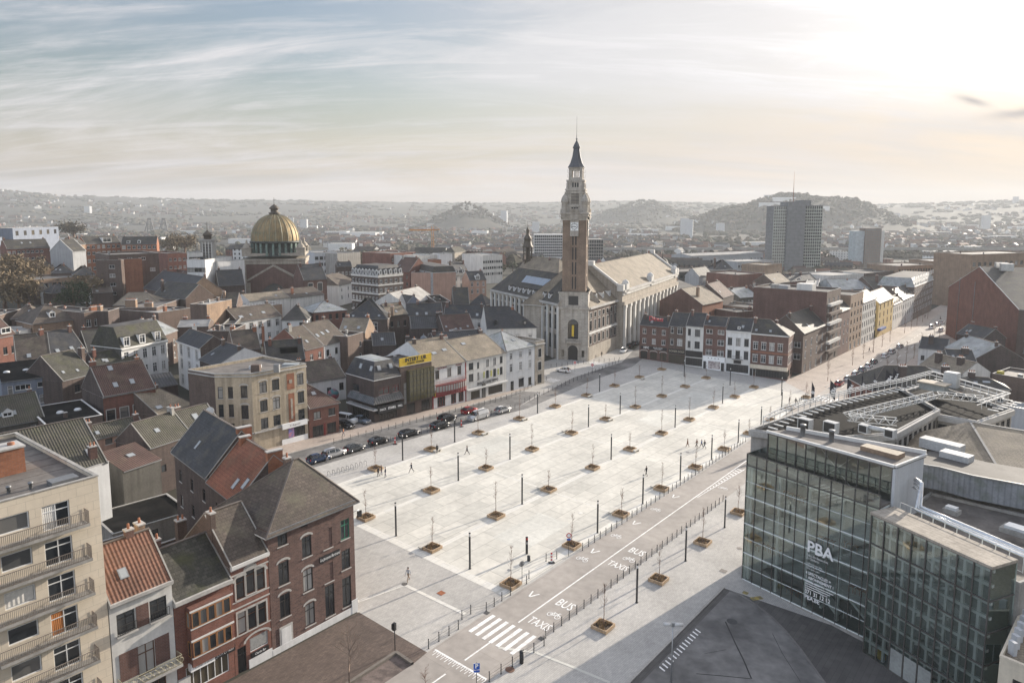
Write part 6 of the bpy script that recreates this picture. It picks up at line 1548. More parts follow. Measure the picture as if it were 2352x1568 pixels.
M_yel = mat('sign_yellow', (.62, .42, .035), .6, var=.06)
b = MB(); b.box(.0, hs.w + .1, .2, .45, 11.2, 13.0, M_yel)
for q in (.1, .5, .9): b.bar((hs.w * q, .45, 12.8), (hs.w * q, 2.6, 11), .07, .07, M_steel)
so = b.build('roof_sign', hs.root); text_part('lettering', 'INTERT  UR', 1.15, M_black, so, (hs.w * .5, .18, 12.42), bold=.045, sx=1.0); text_part('lettering', 'AGENCE   VOYAGES', .62, M_black, so, (hs.w * .5, .18, 11.6), bold=.02, sx=.85)
hs = house(RQ[668], RQ[884], 9.9, 10, 'white', 'tan', ('gable',), ridge=('B', 700, 1395, .55), label='white and red pizzeria with a curved red timber bay', F=[('w', .15, 7.9, 1.2, 2.1, 'ba1'), ('w', .50, 7.9, 1.2, 2.1, 'ba1'), ('w', .80, 7.9, 1.2, 2.1, 'ba1'), ('w', .26, 1.4, 2.4, 2.4, 'rx'), ('w', .62, 1.4, 1.6, 2.4, 'rx'), ('w', .85, 1.4, 1.6, 2.4, 'rx')], sky=[('f', .38, .45, 1.3, .9), ('f', .72, .5, 1.3, .9)])
b = MB(); mr = mat('timber_red', (.20, .045, .045), .6)
n = 12; q = [(hs.w * (.08 + .9 * i / n), -1.0 * sin(pi * (.06 + .88 * i / n)) ** .6) for i in range(n + 1)]
for (xa, ya), (xb, yb) in zip(q, q[1:]):
 for z0, z1, m_ in ((3.1, 3.9, mr), (3.9, 5.2, G_dark), (5.2, 5.5, mr)): b.face([(xa, ya, z0), (xb, yb, z0), (xb, yb, z1), (xa, ya, z1)], m_)
 b.box(xa - .06, xa + .06, ya - .07, ya, 3.1, 5.5, mr); b.face([(xa, ya, 5.5), (xb, yb, 5.5), (xb, 0, 5.6), (xa, 0, 5.6)], mr); b.face([(xb, yb, 3.1), (xa, ya, 3.1), (xa, 0, 3.1), (xb, 0, 3.1)], mr)
b.build('bay', hs.root)
b = MB()
for (xa, ya), (xb, yb) in zip(q, q[1:]): rail(b, (xa, ya, 0), (xb, yb, 0), 5.5, 6.4, mat('railing_pink', (.42, .25, .22), .7), .25, .03)
b.build('railing', hs.root); add_box_part(hs, 'shop_front', 0, hs.w, -.10, -.02, 2.65, 3.1, MATS['paint_red']); add_box_part(hs, 'corner_strip', 0, .35, -.08, -.01, 0, 9.9, MATS['frame_red']); add_box_part(hs, 'corner_strip', hs.w - .3, hs.w, -.08, -.01, 0, 9.9, MATS['frame_red'])
text_part('lettering', 'RESTAURANT', .62, MATS['frame_red'], hs.root, (hs.w * .3, -.02, 9.3), bold=.01, sx=.75); text_part('lettering', 'PIZZERIA', .62, MATS['frame_red'], hs.root, (hs.w * .78, -.02, 9.3), bold=.01, sx=.75)
for z, f in ((6.0 - 1.2, .02), (3.3, .02)):
 b = MB(); b.box(-.1, .0, -1.2, -.1, z, z + .75, M_yel if z < 4 else M_wht); b.build('hanging_sign', hs.root)
hs = house(RQ[884], RQ[1140], 10.2, 10, 'offwhite', 'tan', ('gable',), ridge=('B', 850, 1385, .5), label='off white snack bar house with two rows of dark windows', F=[('w', .12, 8.4, 1.5, 1.7, 'd1'), ('w', .29, 8.3, .7, 1.6, 'd1'), ('w', .52, 8.4, 1.0, 1.8, 'd1'), ('w', .70, 8.4, 1.0, 1.8, 'd1'), ('w', .87, 8.5, 1.0, 1.8, 'd1'), ('w', .12, 5.6, 1.5, 1.9, 'd1'), ('w', .29, 5.6, .7, 1.9, 'd1'), ('w', .52, 5.6, 1.0, 2.0, 'd1'), ('w', .70, 5.6, 1.0, 2.0, 'd1'), ('w', .87, 5.7, 1.0, 2.0, 'd1'), ('w', .22, 1.2, 3.0, 2.0, 'dx'), ('w', .72, 1.3, 5.0, 2.0, 'dx')], cornice=(.3, .25, M_trim), sky=[('f', .3, .7, 1.2, .9)])
add_box_part(hs, 'awning', 0, hs.w, -.7, -.02, 2.7, 3.0, M_trim); add_box_part(hs, 'pilaster', hs.w * .38, hs.w * .45, -.3, -.01, -1, 3.6, W_['darkrender'])
for x in (.43, .61, .79):
 b = MB(); b.box(hs.w * x - .25, hs.w * x + .25, -.08, -.01, 4.9, 6.4, mat('painted_motif', (.55, .50, .10), .6, 'mottle', col2=(.25, .3, .2), scale=3)); b.build('painted_panel', hs.root)
text_part('lettering', 'SNACK CHEZ PIPPO', 1.0, mat('letter_steel', (.11, .11, .115), .5), hs.root, (hs.w * .52, -.1, 3.75), ext=.05, bold=.03, sx=.80)
hs = house(RQ[1140], RQ[1320], 10.8, 11, 'palegrey', 'zinc', ('hip', 5, 5), ridge=('B', 1110, 1345, .5), label='pale grey house with tall white windows and an arched door', F=[('g', 3, 8.2, 1.7, 1.0, 'w'), ('g', 3, 4.9, 2.2, 1.05, 'w'), ('w', .2, 1.3, 1.2, 2.5, 'dn1'), ('w', .52, 1.6, 2.0, 2.3, 'dax'), ('w', .83, 1.4, 1.2, 2.2, 'dx')], Rt=[('g', 2, 8.2, 1.7, 1.0, 'w'), ('g', 2, 4.9, 2.2, 1.05, 'w')], sky=[('f', .55, .45, 1.2, 1.0)], wallR='palegrey')
house(RQ[1320] + Vector((.1, .1, 0)), RQ[1382], 11.2, 9, 'stone', 'slate', ('flat',), label='narrow ornate stone house at the corner nearest the town hall', F=[('g', 1, 7.4, 2.2, 1.2, 'das'), ('g', 1, 3.9, 2.2, 1.3, 'das'), ('g', 1, .3, 2.4, 1.6, 'dx')], Rt=[('g', 3, 7.4, 2.0, 1.1, 'd'), ('g', 3, 3.9, 2.0, 1.1, 'd')], cornice=(.4, .4, M_sill))
# roofs behind that row
H_('B', 1012, 1302, 1332, 1306, 12.0, 'offwhite', 'slate', ('B', 1040, 1172, .8), 'large dark slate hipped roof of the stone fronted house by the town hall', roof=('hip', 0, 7), F=[('g', 4, 7.5, 2.2, 1.1, 'wa')], Rt=[('g', 3, 8.0, 2.2, 1.1, 'da'), ('g', 3, 4.5, 2.2, 1.1, 'd')], dorm=[('f', .2, .12, 1.0, 1.1, 'dp'), ('f', .78, .12, 1.0, 1.1, 'dp')])
H_('B', 500, 1222, 735, 1225, 9.5, 'red', 'slate', ('B', 480, 1152, .8), 'long slate roof, left half of the ridge behind the plaza row', F=[('g', 5, 6, 1.6, .9, 'w')], sky=[('f', .3, .1), ('f', .55, .1)], chim=[(4, 4, .9, .7, .6)])
H_('B', 737, 1232, 990, 1245, 9.5, 'offwhite', 'slate', ('B', 745, 1158, .8), 'long slate roof, right half of the ridge behind the plaza row', F=[('g', 5, 6, 1.7, 1, 'w')], sky=[('f', .5, .12), ('f', .85, .2)])
H_('B', 530, 1302, 745, 1302, 7.5, 'dark', 'dark', ('B', 535, 1232, .7), 'low black roofed house in the middle of the plaza row backs', F=[('w', .55, 4.8, .9, 1.3, 'w')], chim=[(9, 3, 1.2, 1, 1.0, 'dark')])
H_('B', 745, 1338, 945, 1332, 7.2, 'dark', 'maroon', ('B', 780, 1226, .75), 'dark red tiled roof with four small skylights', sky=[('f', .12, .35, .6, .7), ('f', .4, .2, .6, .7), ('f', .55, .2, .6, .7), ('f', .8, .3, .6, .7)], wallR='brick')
H_('B', 685, 1402, 1008, 1390, 7, 'dark', 'dark', ('B', 740, 1338, .55), 'wide dark roof directly behind the snack bar house')
hs = H_('B', 1005, 1388, 1190, 1372, 8.5, 'white', 'paleflat', ('B', 1030, 1325, 0), 'white flat roof with pale boxes behind the grey house', roof=FL, par=.3)
roof_boxes(hs, [('roof_box', 1 + 2 * i, 2.4 + 2 * i, 1 + i % 2, 2.6 + i % 2, 8.5, 9.1, M_wht) for i in range(4)])
H_('B', 285, 1412, 436, 1410, 7, 'dark', 'dark', ('B', 300, 1340, .7), 'dark roofed house with a plain brick gable left of the small dome', wallR='brick', F=[('w', .2, 4, .8, 1.2, 'd')])
H_('B', 225, 1400, 285, 1400, 7, 'dark', 'felt', None, 'small dark flat roofed house left of the dark gable', roof=FL, dep=7)
H_('B', 497, 1425, 600, 1425, 6, 'bluegrey', 'slate', ('B', 500, 1380, .8), 'small slate roof beside the little lead dome')
p = at('B', 613, 1425, 6); t = thing('domed_turret', 'small lead domed turret among the roofs behind the yellow sign', 'turret', Vector((p.x, p.y, gz(p.x, p.y))))
b = MB(); b.lathe([(1.0, -1), (1.0, 7.2), (1.15, 7.3), (1.15, 7.6)], W_['palegrey'], 12); b.build('drum', t)
b = MB(); b.lathe([(1.15, 7.6), (1.1, 8.1), (.85, 8.7), (.4, 9.1), (.12, 9.2), (.12, 9.6), (0, 9.8)], mat('lead', (.15, .165, .18), .5, metal=.3), 14); b.build('dome', t)
H_('B', 105, 1242, 381, 1250, 10, 'dark', 'slate', ('B', 305, 1114, .85), 'large dark brick house with a steep hipped slate roof and tall white window', roof=('hip', 7.5, 7.5), F=[('w', .7, 7.0, 1.8, 2.8, 'wa')], Rt=[('g', 3, 6.4, 1.9, 1.0, 'd')], chim=[(14.2, 6.5, 1.0, .8, -3.0, 'tanbrick'), (13.6, 2.4, .7, .7, -4.4, 'tanbrick')], sky=[('f', .2, .12, .7, .7), ('f', .5, .12, .7, .7), ('f', .8, .12, .7, .7)])
H_('B', 388, 1225, 512, 1215, 10, 'brown', 'tan', ('B', 400, 1155, .7), 'tan roofed wing right of the steep hipped slate roof', F=[('g', 3, 6, 1.8, .9, 'd')])
H_('B', 500, 1162, 682, 1112, 9, 'offwhite', 'paleflat', ('B', 470, 1085, .6), 'pale grey metal roof catching the light, nearer of two')
H_('B', 405, 1140, 500, 1160, 9, 'bluegrey', 'slate', ('B', 480, 1090, .8), 'blue grey slate slope left of the pale metal roofs')
hs = H_('B', 690, 1150, 785, 1150, 10, 'dark', 'bitumen', ('B', 690, 1090, 0), 'black flat roofed block left of the dark hips', roof=FL)
H_('B', 800, 1150, 905, 1152, 9, 'dark', 'slate2', ('B', 835, 1050, 1.0), 'dark slate roof between the black block and the pink striped house')
H_('B', 905, 1150, 1010, 1160, 9, 'dark', 'slate', ('B', 930, 1090, .9), 'small dark hip roof near the town hall rear corner', roof=('hip', 3, 3))
# town blocks behind
H_('B', 68, 1036, 192, 1010, 9, 'white', 'brown', ('B', 60, 975, .5), 'white classical house with a pediment below the large corner building', F=[('g', 3, 6.0, 1.7, 1.1, 'w'), ('g', 3, 2.6, 1.8, 1.1, 'w')], roof=('hip', 3, 3))
p0, p1 = eave('B', 150, 955, 323, 980, 17)
hs = house(p0, p1, 17, 13, 'dark', 'slate', ('mansard', 3.6, 1.6, 1.6), label='large corner building with white dormers and pale floor bands', F=[('g', 8, z, 1.5, 1.3, 'w') for z in (3.5, 7, 10.4, 13.8)], Rt=[('g', 5, z, 1.6, 1.4, 'w') for z in (3.5, 7, 10.4, 13.8)], dorm=[('f', (i + .5) / 8, .08, 1.3, 1.7, 'wp') for i in range(8)] + [('r', (i + .5) / 5, .08, 1.3, 1.7, 'wp') for i in range(5)])
b = MB()
for z in (2.7, 6.1, 9.5, 12.9, 16.2): b.box(-.12, hs.w + .12, -.12, -.01, z, z + .55, W_['offwhite']); b.box(hs.w + .01, hs.w + .12, -.01, 12.9, z, z + .55, W_['offwhite'])
b.build('floor_bands', hs.root)
H_('B', 418, 935, 522, 948, 14, 'red', 'maroon', ('B', 440, 855, .9), 'tall red brick house with a dark red roof behind the corner building', F=[('g', 3, z, 1.7, 1, 'd') for z in (3.5, 7, 10.5)])
H_('B', 524, 918, 672, 962, 14.5, 'grey', 'slate2', None, 'curved grey fronted block with dark roof storey', roof=('mansard', 2.6, 1.0), dep=11, F=[('g', 8, z, 1.7, 1.1, 'w') for z in (2, 5, 8, 11)], wallR='pink')
H_('B', 672, 965, 702, 945, 14, 'pink', 'felt', None, 'pink blank end house of the curved grey block', roof=FL, dep=10)
H_('B', 702, 962, 800, 962, 11, 'white', 'slate', ('B', 710, 912, 1.0), 'white house with dark roof, left of the pair before the town hall', F=[('g', 3, z, 1.9, 1.1, 'ws') for z in (1, 4.4, 7.8)], sky=[('f', .5, .3)])
H_('B', 803, 968, 902, 962, 11, 'offwhite', 'slate', ('B', 812, 888, 1.4), 'off white house with steep dark roof, right of the pair before the town hall', F=[('g', 3, z, 1.9, 1.1, 'ws') for z in (1, 4.4, 7.8)], dorm=[('f', .3, .1, 1.2, 1.6, 'w'), ('f', .7, .1, 1.2, 1.6, 'w')])
H_('B', 903, 1000, 1012, 998, 10, 'pink', 'slate', ('B', 915, 948, .9), 'pink striped gable house nearest the town hall rear', F=[('g', 3, z, 1.9, 1.1, 'wa') for z in (3.4, 6.8)], dorm=[('f', .5, .0, 2.2, 2.0, 'wp')])
H_('A', 2005, 440, 2150, 440, 15, 'palegrey', 'paleflat', ('A', 2010, 410, 0), 'grey concrete office block right of the cathedral dome', roof=FL, F=[('g', 5, z, 1.8, 1.9, 'd') for z in (4, 8, 11.5)])
H_('A', 2152, 448, 2300, 440, 15, 'concrete', 'gravel', ('A', 2160, 420, 0), 'plain tan concrete block next to the grey office block', roof=FL)
H_('A', 2150, 520, 2245, 520, 13, 'dark', 'slate', ('A', 2150, 495, .8), 'dark house with white windows left of the large corner building', F=[('g', 4, 8.6, 1.6, 1.1, 'w')])
H_('B', 400, 838, 560, 830, 17, 'red', 'gravel', ('B', 410, 808, 0), 'red brick block with flat roof left of the orange blank wall', roof=FL, F=[('g', 6, z, 1.6, 1.1, 'w') for z in (6, 10, 13)])
H_('B', 560, 855, 700, 850, 17, 'offwhite', 'paleflat', ('B', 560, 828, 0), 'white flat roofed block behind the curved grey block', roof=FL)
H_('B', 672, 880, 725, 880, 17, 'orange', 'felt', None, 'orange blank gable beside the sunlit white wall', roof=FL, dep=8)
H_('B', 715, 842, 795, 842, 18, 'white', 'felt', None, 'tall sunlit white blank wall in the middle town', roof=FL, dep=10)
H_('B', 990, 850, 1115, 848, 16, 'offwhite', 'paleflat', ('B', 1000, 825, 0), 'white banded office block behind the town hall rear corner', roof=FL, F=[('g', 9, z, 1.4, 1.2, 'd') for z in (5, 8.5, 12)])
H_('B', 810, 825, 890, 815, 13, 'stone', 'green', ('B', 815, 795, .7), 'old house with a green grey hip roof in the middle distance', roof=('hip', 4, 4))
# flats and larger blocks at the upper left
H_('A', 612, 490, 772, 496, 18, 'brown', 'gravel', ('A', 690, 450, 0), 'brown brick flats with white windows at the upper left', roof=FL, F=[('w', .62, z, 2.2, 1.4, 'w') for z in (5.5, 9, 12.5, 16)])
H_('A', 772, 485, 906, 482, 18.5, 'orange', 'gravel', None, 'orange brown blank brick wall of the flats', roof=FL, dep=9)
H_('A', 694, 456, 1012, 450, 20, 'brown', 'gravel', ('A', 700, 440, 0), 'long top storey of the brown flats with a flat roof', roof=FL, F=[('w', .4, 18.6, 1.6, 1.2, 'w'), ('w', .68, 18.6, 1.6, 1.2, 'w'), ('w', .86, 14, 2, 1.4, 'w')])
H_('A', 1070, 448, 1190, 445, 18, 'red', 'gravel', ('A', 1075, 425, 0), 'red brick flats between the brown flats and the campanile', roof=FL, F=[('g', 4, z, 1.4, 1.2, 'w') for z in (8, 11.5, 15)])
hs = H_('A', 1190, 486, 1308, 492, 20, 'white', 'paleflat', ('A', 1240, 455, 0), 'white modernist apartment block left of the campanile', roof=FL, F=[('g', 5, z, 1.7, 1.55, 'd2') for z in (2.5, 5.8, 9.1, 12.4, 15.7)])
H_('A', 1392, 500, 1560, 492, 19, 'white', 'paleflat', ('A', 1400, 455, 0), 'white blank flat roofed block between campanile and dome', roof=FL)
H_('A', 1205, 445, 1295, 445, 22, 'offwhite', 'paleflat', None, 'white set back top floors behind the campanile', roof=FL, dep=8, F=[('g', 4, 19.4, 1.5, 1.4, 'd')])
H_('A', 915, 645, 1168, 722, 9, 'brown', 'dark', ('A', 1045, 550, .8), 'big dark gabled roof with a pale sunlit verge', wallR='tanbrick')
H_('A', 975, 700, 1185, 735, 9, 'brown', 'slate2', ('A', 1050, 620, .8), 'dark roof below the big dark gabled roof', wallR='brown', chim=[(3, 2, 1, .8, .8, 'dark')])
H_('A', 1120, 560, 1195, 575, 10, 'orange', 'maroon', ('A', 1130, 545, .7), 'small orange gabled house left of the white modernist block')
H_('A', 545, 378, 770, 372, 17, 'orange', 'slate2', ('A', 560, 335, .8), 'orange brick apartment block with curved dormer, left half', F=[('g', 7, z, 1.8, 1.6, 'w') for z in (3, 7, 11, 14.3)], dorm=[('f', .62, .1, 4.5, 2.6, 'w')])
H_('A', 772, 378, 1000, 382, 17, 'orange', 'slate2', ('A', 790, 335, .8), 'orange brick apartment block with blue panels, right half', F=[('g', 7, z, 1.8, 1.6, 'w') for z in (3, 7, 11, 14.3)], dorm=[('f', .2, .1, 1.6, 1.4, 'w'), ('f', .5, .1, 1.6, 1.4, 'w')])
H_('A', 480, 385, 545, 378, 17, 'tanbrick', 'slate2', ('A', 500, 340, .8), 'narrow tan end block of the orange apartments', F=[('g', 3, z, 1.6, 1.1, 'w') for z in (4, 8, 12)])
H_('A', 42, 408, 318, 402, 15, 'red', 'slate2', ('A', 60, 355, .8), 'red brick block under a long grey roof at the upper left', F=[('g', 8, z, 1.3, 1.4, 'w', .0, .85) for z in (5, 9, 12.4)], wallR='grey', sky=[('f', .4, .6), ('f', .6, .6)])
H_('A', 318, 420, 462, 430, 15, 'grey', 'slate2', None, 'grey blank gable wall beside the red brick block', roof=('gx', 5.5), dep=8)
H_('A', -40, 355, 100, 330, 17, 'bluegrey', 'bitumen', None, 'dark glazed office block at the far left edge', roof=FL, dep=12, F=[('g', 8, 13.5, 2.4, 1.7, 'dx'), ('g', 8, 10, 2.4, 1.7, 'dx')])
H_('A', 72, 318, 372, 300, 17, 'white', 'bitumen', None, 'white and black modern office block at the upper left', roof=FL, dep=14, F=[('g', 16, 11, 1.4, 1.5, 'dn1'), ('g', 16, 14, 1.4, 1.5, 'dn1')])
H_('A', 80, 292, 372, 272, 21.5, 'bluegrey', 'bitumen', None, 'dark blue set back top storeys of the modern office', roof=FL, dep=9, F=[('g', 6, 18, 2.6, 2.6, 'dx')])
H_('A', 216, 614, 608, 592, 7, 'tanbrick', 'gravel', ('A', 230, 590, 0), 'long low institutional building with a ribbon of windows', roof=FL, F=[('g', 14, 3.6, 2.1, 1.5, 'd', .0, 1)])
H_('A', 326, 562, 470, 560, 8, 'brown', 'slate', ('A', 370, 510, .7), 'dark hipped roofs behind the long low building, left one', roof=('hip', 5, 5))
H_('A', 470, 575, 608, 572, 8, 'brown', 'slate', ('A', 510, 522, .7), 'dark hipped roofs behind the long low building, right one', roof=('hip', 5, 5))
H_('A', 225, 530, 345, 525, 8, 'tanbrick', 'brown', ('A', 255, 468, .8), 'brown pointed roof above the bare tree clump', roof=('hip', 5, 5))
H_('A', 210, 690, 320, 680, 5, 'brown', 'brown', ('A', 215, 635, .7), 'small brown roofed pavilion by the trees')
H_('A', 318, 700, 400, 690, 4.5, 'white', 'paleflat', ('A', 320, 680, 0), 'small white garage front by the trees', roof=FL, F=[('g', 3, .2, 2.4, 1.6, 'wx')])
H_('A', 330, 690, 460, 680, 7, 'brown', 'slate', ('A', 350, 640, .8), 'small dark slate roof left of the dark green tree', roof=('hip', 3, 3))
H_('A', 620, 655, 715, 640, 7, 'white', 'slate', ('A', 620, 610, .8), 'white dormered house below the brown flats', F=[('g', 3, 4, 1.4, 1.2, 'd')], dorm=[('f', .5, .1, 3, 1.2, 'w')])
H_('A', 480, 835, 530, 820, 7, 'darkrender', 'slate', ('A', 500, 805, .5), 'small grey blue roof beside the plain brick rear house')
H_('A', -60, 870, 140, 800, 8, 'brown', 'gravel', ('A', 0, 790, 0), 'low brown brick house at the left edge under the trees', roof=FL)
H_('A', 590, 690, 720, 685, 7, 'brown', 'brown', ('A', 600, 660, .6), 'small brown roofed house right of the dark green tree')
# ------------------------------------------------------------------ town hall with its belfry
def V2(x, y): return Vector((x, y, gz(x, y)))
def polar(p, ang, d): return V2(p.x + d * cos(rad(ang)), p.y + d * sin(rad(ang)))
TL, TR = V2(14.2, 217.6), V2(23.6, 217.6)
hs = house(polar(TL, 118, 46), TL, 16.9, 14, 'stone', 'slate2', ('hip', 7, 0), ridge=('B', 1190, 915, 1.05), name='town_hall_wing', cat='town hall', label='left wing of the stone town hall with a long glazed roof light', F=[('g', 15, 8.6, 4.6, 1.5, 'd'), ('g', 15, 2.4, 4.6, 1.5, 'd'), ('g', 15, 13.9, 1.3, 1.2, 'd')], cornice=(.8, .7, M_sill), dorm=[('f', .27 + .073 * i, .10, 1.0, 1.3, 'wp') for i in range(9)], chim=[(2, 9, 1, 1, -3, 'stone')], over=.6)
o, xd, L, sl = hs.slopes['f']; sn = sl.normalized(); nn = xd.cross(sn); M = Matrix((xd, sn, nn)).transposed().to_4x4(); M.translation = o + xd * (.54 * L) + sl * .60
for i in range(9):
 b = MB(); b.box(-8.6 + i * 1.9, -8.6 + i * 1.9 + 1.8, -1.5, 1.5, -.05, .16, FRM['s'], M); b.face([M @ Vector(q) for q in ((-8.5 + i * 1.9, -1.4, .17), (-6.9 + i * 1.9, -1.4, .17), (-6.9 + i * 1.9, 1.4, .17), (-8.5 + i * 1.9, 1.4, .17))], mat('blue_glass', (.25, .30, .36), .1, var=.02, spec=.9)); b.build('roof_light', hs.roof)
for i in range(16): add_box_part(hs, 'pilaster', hs.w * i / 15 - .35, hs.w * i / 15 + .35, -.4, -.01, -1, 15.8, W_['offwhite'])
hs2 = H_('B', 1195, 945, 1470, 985, 19, 'stone', 'tan', ('B', 1200, 850, .95), 'pale inner roof of the town hall beneath the bronze lantern', name='town_hall_roof', cat='town hall', roof=('hip', 1.0, 6))
hs = house(TR, polar(TR, 60, 23.5), 16.9, 13, 'brown', 'tan', ('hip', 7, 0), ridge=('B', 1665, 930, .95), wallL='stone', name='town_hall_wing', cat='town hall', label='right wing of the town hall beside the belfry, with four pale dormers', F=[('g', 7, 9.2, 3.2, 1.6, 'ds'), ('g', 7, 13.2, 1.6, 1.6, 'ds'), ('g', 7, 5.0, 2.6, 1.6, 'ds'), ('g', 7, 1.6, 2.2, 1.6, 'd')], cornice=(.8, .7, M_sill), dorm=[('f', .14 + .24 * i, .12, 1.1, 1.7, 'wp') for i in range(4)], over=.6)
add_box_part(hs, 'stone_base', 0, hs.w, -.25, -.01, -1, 4.4, W_['stone']); add_box_part(hs, 'string_course', 0, hs.w, -.3, -.01, 8.2, 8.9, W_['offwhite'])
HP = polar(TR, 60, 23.2); HQ = polar(HP, 63.8, 77); HP = polar(HP, -26, 1.8); HQ = polar(HQ, -26, 1.8)
hs = house(HP, HQ, 20.5, 22, 'stone', 'tan', ridge=('B', 1700, 888, .70), name='council_hall', cat='town hall', label='long stone council hall with tall pillared windows and a sunlit roof', F=[('g', 13, 3.6, 9.0, 2.6, 'd3', .03, .97), ('g', 13, .8, 1.6, 1.6, 'd', .03, .97)], cornice=(1.0, .9, M_sill), over=.2, wallL='stone')
for i in range(14):
 x = hs.w * (.03 + .94 * i / 13); b = MB(); b.box(x - .75, x + .75, -.8, -.01, -1, 14.2, W_['offwhite']); b.box(x - .95, x + .95, -1.0, -.01, 14.2, 15.2, W_['offwhite']); b.build('pillar', hs.root)
add_box_part(hs, 'attic_band', 0, hs.w, -.85, -.02, 15.2, 16.4, W_['stone']); add_box_part(hs, 'attic_band', 0, hs.w, -.5, -.02, 18.6, 19.4, W_['offwhite'])
for x in (3.5, hs.w * .45, hs.w - 5):
 b = MB(); b.box(x - 1.6, x + 1.6, -.9, 1.0, 19.0, 22.4, W_['offwhite']); b.lathe([(1.2, 22.4), (1.0, 23.1), (.3, 23.6), (0, 23.7)], W_['offwhite'], 10, (x, .05)); b.build('attic_block', hs.root)
for x in (.0, hs.w):      # coped stone gables
 b = MB(); rz_, d2 = hs.ridge_z, hs.dep / 2
 for y0, y1 in ((0, d2), (hs.dep, d2)): b.bar((x, y0, 20.9), (x, y1, rz_ + .5), .9, .7, W_['offwhite'])
 b.box(x - .8, x + .8, d2 - 1.5, d2 + 1.5, rz_ - .4, rz_ + 1.3, W_['offwhite']); b.box(x - .9, x + .9, -.6, 1.6, 20.0, 22.2, W_['offwhite']); b.build('coping', hs.root)
p = at('B', 2135, 990, 14); t = thing('cupola', 'small stone cupola behind the far end of the council hall', 'turret', V2(p.x, p.y)); b = MB(); b.lathe([(2.6, 0), (2.6, 20), (2.9, 20.2), (2.9, 20.8)], W_['offwhite'], 12); b.build('drum', t); b = MB(); b.lathe([(2.8, 20.8), (2.6, 22), (1.8, 23.2), (.4, 23.9), (.3, 24.6), (.05, 27)], RF['slate2'], 12); b.build('dome', t)
# belfry
t = thing('belfry', 'tall brick and stone belfry with a white clock and dark spire', 'tower', V2(19.7, 221.9), rad(-11)); BF = t
ST, BR = wall_m('hallstone', (.47, .43, .375), 'slab', p=(1.1, .5, .035), col2=(.40, .36, .31), streak=.35, var=.14, scale=2), wall_m('belfry', (.235, .165, .115), 'brick', col2=(.19, .13, .09), streak=.15)
def sq(mb, h, z0, z1, m): mb.box(-h, h, -h, h, z0, z1, m)
def octo(h, c): return [(-h + c, -h), (h - c, -h), (h, -h + c), (h, h - c), (h - c, h), (-h + c, h), (-h, h - c), (-h, -h + c)]
b = MB()
wall_face(b, (-4.7, -4.7, 0), (1, 0, 0), 9.4, -1, 16.6, [(3.2, 6.2, -.5, 3.2), (3.1, 6.3, 6.6, 11.2), (1.1, 2.0, 1, 3.2), (7.4, 8.3, 1, 3.2)], ST, .9)
wall_face(b, (4.7, -4.7, 0), (0, 1, 0), 9.4, -1, 16.6, [], ST); wall_face(b, (-4.7, 4.7, 0), (0, -1, 0), 9.4, -1, 16.6, [], ST); b.face([(-4.7, -4.7, 16.6), (4.7, -4.7, 16.6), (4.7, 4.7, 16.6), (-4.7, 4.7, 16.6)], ST)
b.box(-5.0, 5.0, -5.0, 5.0, 15.9, 16.5, ST); b.box(-4.5, 4.5, -4.5, 4.5, 16.6, 21.2, ST); b.box(-4.75, 4.75, -4.75, 4.75, 20.7, 21.2, ST)
b.box(-2.4, 2.4, -5.6, -4.71, 5.5, 5.9, ST)
for i in range(9): b.box(-2.3 + i * .55, -2.1 + i * .55, -5.5, -5.3, 5.9, 6.6, ST)
b.box(-2.4, 2.4, -5.55, -5.25, 6.6, 6.75, ST)
b.box(-2.0, 2.0, -5.2, -4.71, 16.61, 16.9, ST); b.build('stone_base', t)
b = MB(); b.box(-1.45, 1.45, -4.0, -3.9, -.5, 3.75, FRM['d']); b.build('door', t)
b = MB()
for xx in (-1, 0, 1): b.box(xx * .8 - .05, xx * .8 + .05, -4.1, -3.95, 6.6, 12, FRM['d'])
b.face([(-1.58, -3.95, 6.6), (1.58, -3.95, 6.6), (1.58, -3.95, 11.95), (-1.58, -3.95, 11.95)], G_dark); b.build('window', t)
b = MB(); b.box(-1.5, 1.5, -4.56, -4.51, 17.2, 20.0, FRM['d']); b.build('window', t)
b = MB()      # round arches over door and window
for zc, r0 in ((3.2, 1.55), (11.2, 1.65)):
 for i in range(12):
  a0, a1 = pi * i / 12, pi * (i + 1) / 12
  b.face([(r0 * cos(a0), -4.76, zc + r0 * sin(a0)), ((r0 + .5) * cos(a0), -4.76, zc + (r0 + .5) * sin(a0)), ((r0 + .5) * cos(a1), -4.76, zc + (r0 + .5) * sin(a1)), (r0 * cos(a1), -4.76, zc + r0 * sin(a1))][::-1], ST)
b.build('arch', t)
b = MB()
for zc, r0 in ((3.2, 1.5), (11.2, 1.6)): b.face([(r0 * cos(pi * i / 14), -4.72, zc + r0 * sin(pi * i / 14)) for i in range(15)], G_dark if zc > 5 else FRM['d'])
b.build('fanlight', t)
b = MB(); b.bar((0, -4.9, 11), (0, -5.3, 7.6), .7, .05, mat('flag_yellow', (.62, .42, .04), .8)); b.bar((-.1, -4.85, 9.4), (.25, -5.1, 7.5), .4, .04, MATS['flag_yellow']); b.build('flag', t)
b = MB()
for sx in (-1, 1):
 b.box(sx * 2.45 - 1.1, sx * 2.45 + 1.1, -3.6, 3.6, 21.2, 43, BR)
b.box(-1.36, 1.36, -3.45, 3.45, 21.2, 43, BR)
for sx in (-1, 1):
 for sy in (-1, 1): b.box(sx * 3.45 - .18, sx * 3.45 + .18, sy * 3.45 - .18, sy * 3.45 + .18, 21.2, 43, BR)
b.build('shaft', t)
